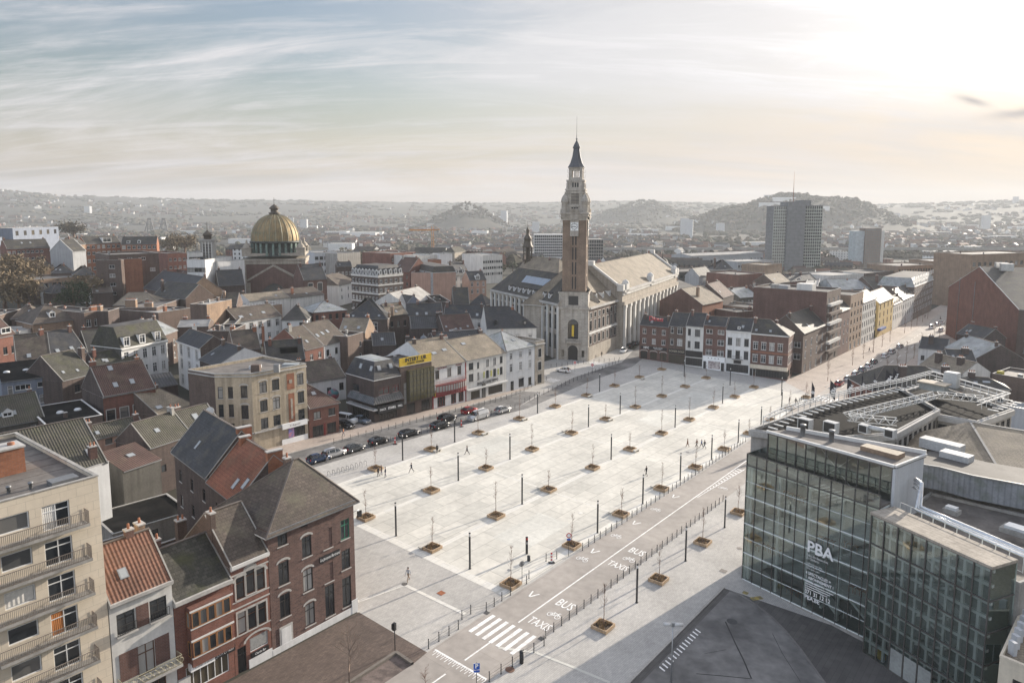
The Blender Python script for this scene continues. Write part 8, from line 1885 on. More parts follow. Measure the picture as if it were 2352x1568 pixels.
# ------------------------------------------------------------------ glass fronted theatre at the right
TP, TQ = at('G', 228, 1045), at('G', 835, 1362)
t_rz = atan2((TQ - TP).y, (TQ - TP).x); TX = Vector((cos(t_rz), sin(t_rz), 0)); TY = Vector((-sin(t_rz), cos(t_rz), 0))
def tl(x, y): q = TP + TX * x + TY * y; return Vector((q.x, q.y, gz(q.x, q.y)))
def clear_glass():
 m = bpy.data.materials.new('facade_glass'); m.use_nodes = True; nt = m.node_tree; N = nt.nodes; L = nt.links; N.clear()
 o = N.new('ShaderNodeOutputMaterial'); mx = N.new('ShaderNodeMixShader'); tr = N.new('ShaderNodeBsdfTransparent'); gl = N.new('ShaderNodeBsdfGlossy'); fr = N.new('ShaderNodeFresnel'); ad = N.new('ShaderNodeMath')
 tr.inputs[0].default_value = (.74, .80, .79, 1); gl.inputs['Roughness'].default_value = .03; gl.inputs[0].default_value = (.84, .95, .91, 1); fr.inputs[0].default_value = 1.5
 ad.operation = 'MULTIPLY_ADD'; L.new(fr.outputs[0], ad.inputs[0]); ad.inputs[1].default_value = 1.7; ad.inputs[2].default_value = .17; ad.use_clamp = True
 L.new(ad.outputs[0], mx.inputs[0]); L.new(tr.outputs[0], mx.inputs[1]); L.new(gl.outputs[0], mx.inputs[2]); L.new(mx.outputs[0], o.inputs[0])
 return m
GLS = clear_glass()
M_mul = mat('mullion', (.10, .095, .088), .5, metal=.2); M_col = mat('column_white', (.80, .84, .81), .7, var=.05); M_int = mat('interior_dark', (.28, .29, .275), .9); M_intp = mat('interior_pale', (.78, .82, .79), .8)
th = thing('theatre', 'glass fronted theatre with white columns and poster lettering in the right foreground', 'theatre', TP, t_rz); FW = 17.1
LV = [0, 3.7, 7.7, 11.4, 15.5]
b = MB(); b.box(0, FW, .0, .12, -.6, .0, W_['concrete']); b.box(.1, FW, 5.5, 5.8, 0, 15.4, M_int); b.box(.1, .25, .3, 5.5, 0, 15.4, M_intp); b.box(.3, 16.9, .2, 5.4, -.1, .02, M_int)
for z in LV[1:]: b.box(.1, FW - .05, .35, 5.5, z - .32, z, M_intp)
b.box(0, FW, .1, 5.5, 15.5, 15.75, RF['gravel']); b.build('floor_slab', th)
for i in range(5):
 b = MB(); b.box(.45 + i * 4.06 - .17, .45 + i * 4.06 + .17, .5, .85, 0, 15.3, M_col); b.build('column', th)
for z in LV[1:]:
 b = MB(); b.box(0, FW, .18, .34, z - .34, z - .04, M_col); b.build('beam', th)
b = MB(); b.face([(0, .05, 0), (FW, .05, 0), (FW, .05, 17.1), (0, .05, 17.1)], GLS); b.face([(0, 5.5, 0), (0, .05, 0), (0, .05, 17.1), (0, 5.5, 17.1)], GLS); b.build('glazing', th)
for i in range(13):
 b = MB(); x = FW * i / 12; b.box(x - .035, x + .035, -.06, .04, -.1, 17.1, M_mul); b.build('mullion', th)
for z in (.0, 1.85, 3.7, 5.7, 7.7, 9.5, 11.4, 13.4, 15.5, 17.05):
 b = MB(); b.box(0, FW, -.05, .035, z - (.05 if z in LV or z > 17 else .02), z + (.05 if z in LV or z > 17 else .02), M_mul if z > 15 else M_col); b.build('transom', th)
b = MB(); b.box(9.9, 10.2, 1.6, 2.4, 0, .3, M_col)
for x0, x1, z0, z1 in ((8.4, 12.4, .3, 3.6), (12.5, 16.5, .9, 3.9)): b.bar((x0 + 4, 1.8, z0), (x0, 1.8, z1), 1.2, .3, M_col)
for i in range(9): b.bar((8.6 + i * .9, 1.3, .3 + (i % 5) * .5), (8.6 + i * .9, 1.3, 1.3 + (i % 5) * .5), .05, .05, M_col)
b.build('staircase', th)
for i in range(22):
 f = LV[(i * 7) % 3 + (0 if i % 2 else 1)]; x = 1.0 + (i * 2.37) % 15; b = MB(); b.box(x - .3, x + .3, 1.5 + i % 3, 2.1 + i % 3, f + .70, f + .76, MATS['frame_timber'])
 for q in (-.25, .25): b.box(x + q - .03, x + q + .03, 1.55 + i % 3, 1.6 + i % 3, f, f + .7, MATS['frame_timber'])
 b.build('table', th)
txt = lambda s, x, z, sz, **k: text_part('lettering', s, sz, M_wht, th, (x, -.10, z), (pi / 2, 0, 0), .004, 'LEFT', **k)
txt('PBA', 8.9, 8.05, 2.0, bold=.05, sx=.95); txt('Palais des Beaux-Arts', 8.9, 7.0, .42, sx=.75); txt('de Charleroi', 8.9, 6.6, .42, sx=.75)
for i, s in enumerate(('Théâtre classique, Jazz,', 'Cirques, Opéra, Théâtre,', 'Danse, Jeune public...')): txt(s, 8.9, 6.0 - i * .32, .28, sx=.8)
txt('4 SPECTACLES =', 8.9, 4.75, .52, bold=.012, sx=.85); txt('1 ABONNEMENT !', 8.9, 4.2, .52, bold=.012, sx=.85)
for i, s in enumerate((1.9, 3.6, 3.2, 2.9)): b = MB(); b.box(8.9, 8.9 + s, -.105, -.095, 3.62 - i * .28, 3.72 - i * .28, M_wht); b.build('small_print', th)
txt('071 31 12 12', 8.9, 2.35, .72, bold=.015, sx=.85); txt('PBA.BE', 8.9, 1.65, .72, bold=.015, sx=.9)
# set back top floor
b = MB(); b.prism([(1.4, 2.1), (17.2, 2.3), (17.6, 9.2), (2.6, 4.6)], 19.6, 20.0, RF['gravel']); b.box(17.15, 17.45, 2.3, 9.1, 12, 19.6, W_['palegrey']); b.box(1.6, 17.1, 5.2, 5.4, 15.7, 19.6, M_int); b.bar((1.3, 2.1, 19.95), (17.3, 2.3, 19.95), .3, .3, M_trim); b.bar((2.5, 4.6, 20.2), (17.6, 9.2, 20.2), .3, .5, M_trim); b.bar((17.4, 2.3, 19.95), (17.6, 9.2, 19.95), .25, .25, M_trim); b.build('top_storey', th)
b = MB(); b.face([(1.5, 2.2, 15.7), (17.1, 2.4, 15.7), (17.1, 2.4, 19.6), (1.5, 2.2, 19.6)], GLS); b.face([(1.5, 4.6, 15.7), (1.5, 2.2, 15.7), (1.5, 2.2, 19.6), (1.5, 4.6, 19.6)], GLS); b.build('glazing', th)
for i in range(13): b = MB(); x = 1.5 + 15.6 * i / 12; b.box(x - .05, x + .05, 2.1 + i * .016, 2.25 + i * .016, 15.7, 19.6, M_mul); b.build('mullion', th)
b = MB()
for x0, x1 in ((8.5, 12.3), (12.3, 8.8)): b.bar((x0, 2.7, 19.4), (x1, 2.7, 15.9), .09, .09, M_trim)
b.box(1.6, 17, 2.5, 2.6, 17.0, 17.1, M_mul); b.build('brace', th)
b = MB(); b.prism([(12.3, 4.4), (16.6, 4.4), (16.6, 6.2), (12.3, 5.9)], 20.0, 20.55, W_['tanbrick'], mat('tan_lid', (.42, .36, .28), .8)); b.build('roof_hatch', th)
for x, y in ((5.2, 3.9), (8.6, 4.6)): b = MB(); b.lathe([(.3, 20), (.3, 21.3), (.36, 21.3), (.36, 21.5), (0, 21.5)], M_zincg, 10, (x, y)); b.build('flue', th)
def tpoly(pts, h, wall, rm, label, **k):
 return poly_house([tl(x, y) for x, y in pts], h, wall, rm, label=label, **k)
dz_ = TP.z
# black roofed wings behind
s1 = tpoly([(-2.3, 4.0), (5, 7.4), (9.8, 17.7), (8, 34.9), (-1.9, 43.9), (-3.6, 22)], 19.2, 'concrete', 'bitumen', 'black flat roofed theatre wing with white roof railings', name='theatre_wing', cat='theatre', par=.35, specs={1: [('g', 5, 16.6, 1.4, 1.0, 'dn')], 2: [('g', 9, 16.4, 1.6, 1.2, 'dn')]}, walls={5: 'white', 4: 'white'}, cornice=[(18.7, .4, .8)])
s2 = tpoly([(8.1, 35.1), (13, 35.9), (13.5, 47.2), (-1.6, 54.6), (-1.8, 44.2)], 19.0, 'concrete', 'bitumen', 'black roofed rear theatre wing carrying the cooling unit', name='theatre_wing', cat='theatre', par=.35, specs={0: [('g', 4, 16.4, 1.6, 1.2, 'dn')], 1: [('g', 6, 16.4, 1.6, 1.2, 'dn')]}, cornice=[(18.5, .4, .8)])
M_rw = mat('white_rail', (.62, .61, .58), .5, var=.05)
def troof(hs_, nm, f):
 mb = MB(); f(mb); o = mb.build(nm, hs_.roof); o.matrix_parent_inverse = hs_.root.matrix_world.inverted() if False else Matrix()
 o.location = tl(0, 0) - hs_.root.location; o.rotation_euler = (0, 0, t_rz); return o
def gantry(mb):
 c = [(-1.6, 5.6), (-2.6, 11), (-2.9, 22), (-2.3, 34), (-1.2, 43.5), (-1.0, 53), (12.6, 46.6), (12.2, 37.5)]
 for off, z in ((0, 20.6), (0, 20.0), (.7, 20.6)):
  for p, q in zip(c, c[1:]): mb.bar((p[0] + off, p[1], z), (q[0] + off, q[1], z), .10, .10, M_rw)
 for p, q in zip(c, c[1:]):
  n = max(2, int(hypot(q[0] - p[0], q[1] - p[1]) / 1.5))
  for i in range(n):
   x, y = p[0] + (q[0] - p[0]) * i / n, p[1] + (q[1] - p[1]) * i / n; mb.bar((x, y, 19.2), (x, y, 20.6), .07, .07, M_rw); mb.bar((x, y, 20.6), (x + .7, y, 20.6), .07, .07, M_rw); mb.box(x + .8, x + 2.2, y - .12, y + .12, 19.3, 19.42, M_rw)
troof(s1, 'roof_rail', gantry)
def truss(mb):
 for a, b_, n in (((4.2, 16.5), (6.2, 39), 14), ((6.2, 39), (11.5, 42), 5), ((4.4, 16.4), (9.4, 19.5), 4)):
  A, B = Vector((*a, 0)), Vector((*b_, 0)); d = (B - A).normalized(); s = Vector((-d.y, d.x, 0)) * .75; U = lambda z: Vector((0, 0, z))
  mb.bar(A + s + U(20.4), B + s + U(20.4), .09, .09, M_rw); mb.bar(A - s + U(20.4), B - s + U(20.4), .09, .09, M_rw); mb.bar(A + U(19.5), B + U(19.5), .09, .09, M_rw)
  for i in range(n):
   p, q = A.lerp(B, i / n), A.lerp(B, (i + .5) / n)
   for k in (-1, 1): mb.bar(p + s * k + U(20.4), q + U(19.5), .07, .07, M_rw); mb.bar(q + U(19.5), A.lerp(B, (i + 1) / n) + s * k + U(20.4), .07, .07, M_rw)
   mb.bar(p + s + U(20.4), p - s + U(20.4), .07, .07, M_rw)
troof(s1, 'roof_truss', truss)
M_ac = mat('unit_grey', (.46, .46, .45), .5)
for x0, y0, a, h_, nm in ((1.8, 8.2, 1.7, 1.5, 'ac_unit'), (4.6, 9.6, 1.7, 1.5, 'ac_unit'), (7.4, 13.2, 1.2, 1.1, 'ac_unit'), (10.4, 13.9, 1.2, 1.1, 'ac_unit')):
 def f(mb, x0=x0, y0=y0, a=a, h_=h_):
  mb.box(x0, x0 + a, y0, y0 + 1.0, 19.3, 19.3 + h_, M_ac); mb.box(x0 + .12, x0 + a - .12, y0 - .03, y0, 19.45, 19.2 + h_, FRM['d'])
  if a < 1.5 and x0 < 8: mb.tube([(x0 + .6, y0 + .5, 20.1), (x0 + 3.2, y0 + 1.1, 20.1)], .32, M_ac, 10)
 troof(s1, 'cooling_unit', f)
troof(s2, 'cooling_unit', lambda mb: (mb.box(2.6, 4.6, 49.5, 51, 19.1, 21.6, M_ac), mb.box(.6, 5.0, 44.5, 46.8, 20.2, 20.4, mat('tan_lid', (.42, .36, .28), .8)), mb.box(.9, 4.7, 44.8, 46.5, 19.1, 20.2, M_int)))
# hipped hall roof
t = thing('theatre_hall', 'large brown hipped roof of the theatre hall behind the glass front', 'theatre', TP, t_rz)
A, B, C_, D_, E1, E2 = (5.9, 23.6, 16), (21.8, 20.5, 16), (46, 25.5, 16), (46, 44, 16), (12.9, 33.6, 18.4), (38, 38.5, 18.4)
b = MB(); b.face([A, B, E1], RF['tan']); b.face([B, C_, E2, E1], RF['tan']); b.face([A, E1, E2, D_], RF['tan']); b.bar(B, E1, .3, .12, M_verge); b.bar(E1, E2, .3, .12, M_verge); b.build('roof', t); b = MB(); b.prism([A[:2], B[:2], C_[:2], D_[:2]], -2, 15.9, W_['concrete']); b.build('wall', t)
lo = tpoly([(17.7, 1.9), (31, -1.4), (34, 14), (26, 17), (16, 15), (16.5, 9.5)], 14.2, 'concrete', 'gravel', 'low brown flat roof between the glass fronts and the curved theatre wall', name='theatre_wing', cat='theatre', par=.3)
def curved(mb):
 c = [(13.9, 10), (14.6, 13.6), (17, 14.6), (20.5, 14.7), (25.6, 16.3), (34, 18.4)]
 for p, q in zip(c, c[1:]): mb.face([(*p, 14.2), (*q, 14.2), (*q, 17), (*p, 17)], mat('corrugated', (.25, .26, .275), .6, 'seam', col2=(.20, .21, .225), metal=.2)); mb.face([(*p, 17), (*q, 17), (q[0] - 1.5, q[1] + 8, 16.6), (p[0] - 1.5, p[1] + 8, 16.6)], RF['felt']); mb.bar((*p, 17.05), (*q, 17.05), .3, .2, M_zincg)
troof(lo, 'curved_wall', curved)
def plant(mb):
 mb.box(11.0, 16.0, 22.6, 24.4, 16.4, 17.7, M_ac); mb.box(14.8, 18.2, 19.6, 21.4, 16.4, 17.5, M_ac)
troof(lo, 'plant_housing', plant)
M_duct = mat('bright_duct', (.60, .61, .61), .3, metal=.7)
for k in range(3):
 def f(mb, k=k): mb.tube([(18.0 + k * .15, 6.0 - k * .5, 17.8 - k * .3), (18.9 + k * .15, 5.4 - k * .5, 17.8 - k * .3), (19.2, 4.9 - k * .6, 15.2), (24.0, 3.9 - k * .6, 15.1), (30.4, 2.4 - k * .6, 15.0), (32.6, 4.4 - k * .55, 15.0)], .26 if k == 0 else .15, M_duct, 8)
 troof(lo, 'duct', f)
def lrail(mb): rail(mb, (18.2, 2.3, 0), (31.0, -.9, 0), 14.3, 16.1, M_rw, 1.3, .07)
troof(lo, 'railing', lrail)
for x, y, a in ((21, 8.5, .8), (27.3, 8.5, 1.3), (31, 9, 1.0)): troof(lo, 'roof_light', lambda mb: (mb.box(x - a, x + a, y - a * .7, y + a * .7, 14.2, 14.7, W_['concrete']), mb.box(x - a * .7, x + a * .7, y - a * .5, y + a * .5, 14.7, 15.0, mat('acrylic', (.55, .56, .56), .25))))
# second glass box
P2 = tl(17.25, -1.9); P3 = tl(29.8, -4.9); gz2 = atan2((P3 - P2).y, (P3 - P2).x); g2 = thing('glass_pavilion', 'tall green tinted glass stair box in front of the theatre, nearest the frame edge', 'glass pavilion', P2, gz2); GW, GD, GH = 12.9, 3.5, 16.0
b = MB(); b.face([(0, 0, 0), (GW, 0, 0), (GW, 0, GH), (0, 0, GH)], GLS); b.face([(GW, 0, 0), (GW, GD, 0), (GW, GD, GH), (GW, 0, GH)], GLS); b.face([(0, GD, 0), (0, 0, 0), (0, 0, GH), (0, GD, GH)], GLS); b.build('glazing', g2)
b = MB(); b.box(-.15, GW + .15, -.15, GD, GH, GH + .28, W_['stone']); b.box(0, GW, GD, GD + .2, 0, GH, mat('green_wall', (.24, .29, .265), .7)); b.box(0, GW, 0, GD, -.4, .02, M_int); b.build('roof', g2)
for i in range(9):
 x = GW * i / 8; b = MB(); b.box(x - .06, x + .06, -.12, -.01, -.2, GH, M_mul); b.build('mullion', g2)
 if i < 8: b = MB(); b.box(x + .35, x + .62, .35, .6, 0, GH - .1, M_col); b.build('column', g2)
for i in range(6):
 z = GH * i / 5; b = MB(); b.box(-.05, GW + .05, -.1, -.012, z - .07, z + .07, M_mul); b.box(GW + .01, GW + .1, 0, GD, z - .07, z + .07, M_mul); b.build('transom', g2)
 for q in (0, 1.45):
  if i: b = MB(); b.box(0, GW, .3, .6, z - .5 - q, z - .2 - q, M_col); b.build('beam', g2)
for i in range(5):
 b = MB(); b.bar((4.5, 1.9, i * 3.2 + .2), (8.3, 1.9, i * 3.2 + 1.8), 1.0, .25, M_intp); b.bar((8.3, 2.9, i * 3.2 + 1.8), (4.5, 2.9, i * 3.2 + 3.3), 1.0, .25, M_intp); b.build('stair_flight', g2)
for x, c in ((1.6, (.62, .42, .03)), (.8, (.5, .52, .5))): b = MB(); b.lathe([(.45, .02), (.45, .9), (.4, .95), (0, .95)], mat('tub_%d' % int(x), c, .6), 12, (x, .9)); b.build('stool', g2)
for i in (2, 3, 4): b = MB(); b.box(GW * i / 8 + .1, GW * (i + 1) / 8 - .1, -.06, -.02, .05, 2.6, M_int); b.build('door', g2)
tr_ = tpoly([(32.5, -9.6), (46, -9), (42, 16), (34.2, 15.9), (31.1, -1.4)], 11.2, 'cream', 'tan', 'sunlit tan terrace roof with low posts at the right edge', name='annex', cat='building', par=.35, parm='cream', specs={4: [('g', 3, 6, 2.2, 2.4, 'wx')], 0: [('g', 3, 8, 2.0, 2.4, 'dx')]})
for i in range(6):
 q = tr_.L[0].lerp(tr_.L[4], .12 + i * .16); b = MB(); b.box(-.18, .18, -.3, .3, 11.2, 12.4, W_['palegrey'], Matrix.Translation(q + Vector((.9, 0, 0))) @ Matrix.Rotation(.2, 4, 'Z')); b.build('parapet_post', tr_.roof)
# flags
for i, (x, y) in enumerate(((1000, 1385), (1118, 1372), (1228, 1358), (1320, 1340), (1398, 1320), (1470, 1307), (1520, 1295))):
 p = base('C', x, y, 11.5); t = thing('flagpole', 'black banner with white letters on a tall pole by the crossing, %s from the left' % WORDN[i], 'flag', p, -.3 + (i * 1.3) % 1.0, 'black banners by the boulevard crossing')
 b = MB(); b.tube([(0, 0, 0), (0, 0, 11.5)], .06, M_post, 6, .04); b.build('pole', t)
 b = MB(); n = 8; w = (.55, 1.3, 1.4, .6, .5, 1.8, 1.8)[i]
 P = lambda u, v: (w * u + .05, .22 * sin(u * 5 + i + v * 2) * u, 11.2 - 3.4 * v - u * (.9 + .2 * i % 1) - .3 * u * u)
 for a in range(n):
  for c in range(n): b.face([P(a / n, (c + 1) / n), P((a + 1) / n, (c + 1) / n), P((a + 1) / n, c / n), P(a / n, c / n)], mat('banner_black', (.018, .017, .024), .8), True)
 fo = b.build('banner', t); text_part('lettering', 'PBA', 1.1, M_wht, fo, (w * .55, -.3, 9.0), (pi / 2, -.9, 0), .004, bold=.03, sx=min(1, w * .6))
# ------------------------------------------------------------------ towers of the lower town
def grid_tower(nm, lab, X0, X1, ybase, ytop, dist, segs, deep=14):
 x0, x1 = (X0 - PPX) / F_PX * dist, (X1 - PPX) / F_PX * dist; zt = CAM_H + (HORIZON - ytop) / F_PX * dist; zb = CAM_H + (HORIZON - ybase) / F_PX * dist - 12
 t = thing(nm, lab, 'tower block', Vector((x0, dist, zb)), .0); W = x1 - x0; Ht = zt - zb
 for kind_, f0, f1, y0, dh, mm in segs:
  b = MB(); a, c = W * f0, W * f1; b.box(a, c, y0, y0 + deep, 0, Ht - dh, mm); b.build('wall', t)
  if kind_:
   b = MB(); nf = int(Ht / 3.1); nc = max(3, int((c - a) / 1.7))
   for i in range(nc + 1): q = a + (c - a) * i / nc; b.box(q - .13, q + .13, y0 - .35, y0 - .01, 6, Ht - dh - .5, kind_)
   for i in range(nf): z = 6 + (Ht - dh - 7) * i / nf; b.box(a, c, y0 - .30, y0 - .012, z, z + .6, kind_)
   b.build('window_grid', t)
   b = MB(); b.face([(a, y0 - .006, 6), (c, y0 - .006, 6), (c, y0 - .006, Ht - dh - .5), (a, y0 - .006, Ht - dh - .5)], G_dark); b.build('glazing', t)
 return t, W, Ht
M_tg = mat('tower_grid', (.44, .47, .42), .6); M_tc = mat('tower_core', (.17, .175, .18), .8, 'slab', p=(9, 3.1, .12), col2=(.16, .165, .17))
t, W_t, H_t = grid_tower('office_tower', 'tall dark office tower with glazed wings and a mast in front of the hill', 1776, 1888, 640, 464, 620, [(M_tg, 0, .27, 3, 3.5, M_tc), (None, .255, .62, 0, 0, M_tc), (M_tg, .60, 1.0, 3.5, 3.0, M_tc), (None, .62, .78, 6, -1.5, M_tc)], 18)
b = MB(); b.tube([(W_t * .41, 6, H_t), (W_t * .41, 6, H_t + 26)], .35, mat('mast', (.30, .14, .10), .6), 6, .1); b.build('mast', t)
t, W_t, H_t = grid_tower('tower_block', 'narrow pale tower block with brown balconies right of the dark office tower', 1964, 2030, 632, 524, 760, [(None, 0, .34, 2, 3, mat('pale_blue_wall', (.36, .41, .43), .7)), (mat('brown_bands', (.20, .14, .11), .8), .32, .86, 0, 0, W_['brown']), (None, .86, 1.0, 1.5, 2.5, W_['offwhite'])])
def slab_(lab, X0, X1, yb, yt, dist, m, nb): return grid_tower('office_slab', lab, X0, X1, yb, yt, dist, [(m, 0, 1, 0, 0, m)], 16)
slab_('white banded office slab left of the belfry in the valley', 1227, 1300, 575, 538, 640, W_['white'], 5); slab_('grey office slab right of the belfry shaft', 1348, 1385, 595, 549, 560, W_['concrete'], 5)
# viaduct
t = thing('viaduct', 'long concrete road viaduct crossing the valley on the right', 'viaduct', Vector((120, 940, 0))); b = MB(); b.box(-40, 640, 0, 14, -2.6, -.4, W_['concrete']); b.box(-40, 640, -.3, 0, -.4, .8, W_['concrete']); b.build('deck', t)
for i in range(24): b = MB(); b.box(-30 + i * 28, -27 + i * 28, 4, 10, -26, -2.6, W_['concrete']); b.build('pier', t)
# cranes and pit head frames
p = at('B', 672, 792, 0); d_ = 520; X = px('B', 672, 0)[0]; x = (X - PPX) / F_PX * d_; zt = CAM_H + (HORIZON - px('B', 0, 660)[1]) / F_PX * d_
t = thing('tower_crane', 'orange tower crane standing among the roofs left of the town hall', 'crane', Vector((x, d_, -8))); mo = mat('crane_orange', (.45, .20, .06), .6); b = MB(); H_t = zt + 8
for sx in (-.7, .7):
 for sy in (-.7, .7): b.bar((sx, sy, 0), (sx, sy, H_t), .22, .22, mo)
for i in range(int(H_t / 1.8)): b.bar((-.7, -.7, i * 1.8), (.7, -.7, i * 1.8 + 1.8), .14, .14, mo)
b.build('mast', t); b = MB(); b.bar((-17, 0, H_t - 2.5), (5, 0, H_t - 2.5), 1.1, 1.1, mo); b.bar((-17, 0, H_t - 2), (0, 0, H_t + 1.5), .15, .15, mo); b.bar((5, 0, H_t - 2), (0, 0, H_t + 1.5), .15, .15, mo); b.box(3, 5, -.8, .8, H_t - 4.5, H_t - 2.5, W_['concrete']); b.build('jib', t)
for X, Y, lab in ((px('A', 970, 0)[0], 1900, 'left of two dark pit head frames far off left of the dome'), (px('A', 1060, 0)[0], 1900, 'right of two dark pit head frames far off left of the dome')):
 zt = CAM_H + (HORIZON - px('A', 0, 215)[1]) / F_PX * Y; x = (X - PPX) / F_PX * Y; zb = ground_z(x, Y) - 2; t = thing('pithead_frame', lab, 'headframe', Vector((x, Y, zb))); b = MB(); H_t = zt - zb
 for sx, sy in ((-9, 0), (9, 0), (-9, -16), (9, -16)): b.bar((sx, sy, 0), (sx * .3, 0, H_t), 2.2, 2.2, M_post)
 for f in (.3, .6, .9): b.bar((-9 + 6 * f, 0, H_t * f), (9 - 6 * f, 0, H_t * f), 1.4, 1.4, M_post)
 b.box(-5, 5, -3, 3, H_t - 4, H_t, M_post); b.build('frame', t)
# ------------------------------------------------------------------ boulevard saplings, town trees
for i in range(13):
 for b_, nm in ((.06, 'left'), (-.86, 'right')):
  if (i * 5 + (b_ > 0)) % 6 == 0: continue
  k = R.choice(SAPS); s = thing('young_tree', 'slim bare street tree, %s along the %s boulevard kerb' % (WORDN[i] if i < 12 else 'last', nm), 'tree', gp(10.7 + i * 1.05, b_, .02), i, 'bare street trees of the boulevard'); s.scale = (1.6, 1.6, 1.55); link('trunk', k[0], s); link('crown', k[1], s)
def leafy(p, r, h, m, label, seed, n=900, trunk=True, name='tree'):
 rr = random.Random(seed); t = thing(name, label, 'tree', p); b = MB(); b.tube([(0, 0, -1), (.2, 0, h * .35), (0, .2, h * .7)], r * .09, M_bark, 6, r * .03)
 for i in range(9): a = rr.uniform(0, 6.3); b.tube([(0, 0, h * rr.uniform(.25, .5)), (cos(a) * r * .6, sin(a) * r * .6, h * rr.uniform(.55, .9))], r * .035, M_bark, 4, r * .01)
 b.build('trunk', t); b = MB(); cl = [(Vector((rr.gauss(0, .42) * r, rr.gauss(0, .42) * r, h * rr.uniform(.45, .9))), r * rr.uniform(.25, .5)) for _ in range(14)]
 for _ in range(n):
  c, cr_ = rr.choice(cl); q = c + Vector((rr.gauss(0, .5), rr.gauss(0, .5), rr.gauss(0, .42))) * cr_; s = rr.uniform(.12, .34) * r * .22; u = Vector((rr.uniform(-1, 1), rr.uniform(-1, 1), rr.uniform(-1, 1))).normalized(); v = u.cross(Vector((rr.uniform(-1, 1), rr.uniform(-1, 1), .3))).normalized()
  b.face([q - u * s * 1.6, q + v * s * .7, q + u * s * 1.6, q - v * s * .7], m)
 b.build('crown', t); return t
M_bt = mat('bare_twigs', (.165, .125, .075), .95, var=.25); M_ev = mat('evergreen', (.035, .050, .022), .9, var=.3); M_gt = mat('grey_twigs', (.115, .098, .070), .95, var=.25)
for x, y, h, r, m, lab in ((30, 760, 14, 9, M_bt, 'tan bare tree at the left edge, nearest of the clump'), (120, 790, 13, 8, M_bt, 'tan bare tree, right of the nearest one in the left clump'), (90, 640, 16, 9, M_bt, 'tall tan bare tree in the middle of the left clump'), (190, 620, 13, 7, M_bt, 'tan bare tree at the right end of the left clump'), (20, 620, 15, 8, M_gt, 'grey bare tree at the left edge behind the tan clump'), (470, 800, 12, 6.5, M_ev, 'dark evergreen tree among the roofs at the left'), (555, 760, 13, 6.5, M_bt, 'tan bare tree just right of the dark evergreen'), (420, 470, 10, 7, M_bt, 'low tan tree below the orange apartment block'), (1100, 420, 12, 10, M_bt, 'tan tree crown left of the campanile top'), (1180, 415, 11, 9, M_bt, 'second tan tree crown left of the campanile top'), (470, 330, 14, 12, M_gt, 'grey brown tree mass left of the orange apartment block')):
 leafy(base('A', x, y, 2.0), r, h, m, lab, x + y, 1500)
for x, y, h, r in ((1875, 1395, 6, 4.0), (1905, 1380, 6, 4.0), (1935, 1365, 6, 3.5)): leafy(base('B', x, y, 0), r * .6, h, M_ev, 'dark shrub row tree beside the council hall wall, %s from the left' % WORDN[(x - 1875) // 30], x, 700)
# ------------------------------------------------------------------ the far town: single houses first, the rest as one mass
FWALL = [W_[k] for k in ('white', 'offwhite', 'red', 'brick', 'tanbrick', 'brown', 'grey')]; FROOF = [RF[k] for k in ('rust', 'maroon', 'slate', 'slate2', 'brown', 'felt')]
CN = {0: 'white', 1: 'off white', 2: 'red brick', 3: 'dark brick', 4: 'tan brick', 5: 'brown brick', 6: 'grey'}; RN = ['rusty', 'maroon', 'slate', 'grey slate', 'brown', 'flat dark']
def far_house(mb, x, y, z, w, d, h, rz, wm, rm, flat=False, wins=True):
 M = Matrix.Translation((x, y, z)) @ Matrix.Rotation(rz, 4, 'Z'); mb.box(-w / 2, w / 2, -d / 2, d / 2, -4, h, wm, M, 'b' if not flat else 'b')
 T = lambda *q: M @ Vector(q)
 if not flat:
  r = d * .36; mb.face([T(-w / 2, -d / 2 - .3, h - .1), T(w / 2, -d / 2 - .3, h - .1), T(w / 2, 0, h + r), T(-w / 2, 0, h + r)], rm); mb.face([T(w / 2, d / 2 + .3, h - .1), T(-w / 2, d / 2 + .3, h - .1), T(-w / 2, 0, h + r), T(w / 2, 0, h + r)], rm)
  for s in (-1, 1): mb.face([T(s * w / 2, -d / 2 * s, h), T(s * w / 2, d / 2 * s, h), T(s * w / 2, 0, h + r)], wm)
 else: mb.face([T(-w / 2, -d / 2, h + .02), T(w / 2, -d / 2, h + .02), T(w / 2, d / 2, h + .02), T(-w / 2, d / 2, h + .02)], rm)
 if wins:
  for i in range(max(2, int(w / 3))):
   for zz in range(1, int(h), 3): u = -w / 2 + w * (i + .5) / max(2, int(w / 3)); mb.face([T(u - .5, -d / 2 - .03, zz), T(u + .5, -d / 2 - .03, zz), T(u + .5, -d / 2 - .03, zz + 1.5), T(u - .5, -d / 2 - .03, zz + 1.5)], G_dark)
PROT = {}
rf_ = random.Random(5); cnt = 0
def region(X): return 'left of the dome' if X < 560 else 'between dome and belfry' if X < 1280 else 'between belfry and office tower' if X < 1780 else 'right of the office tower'
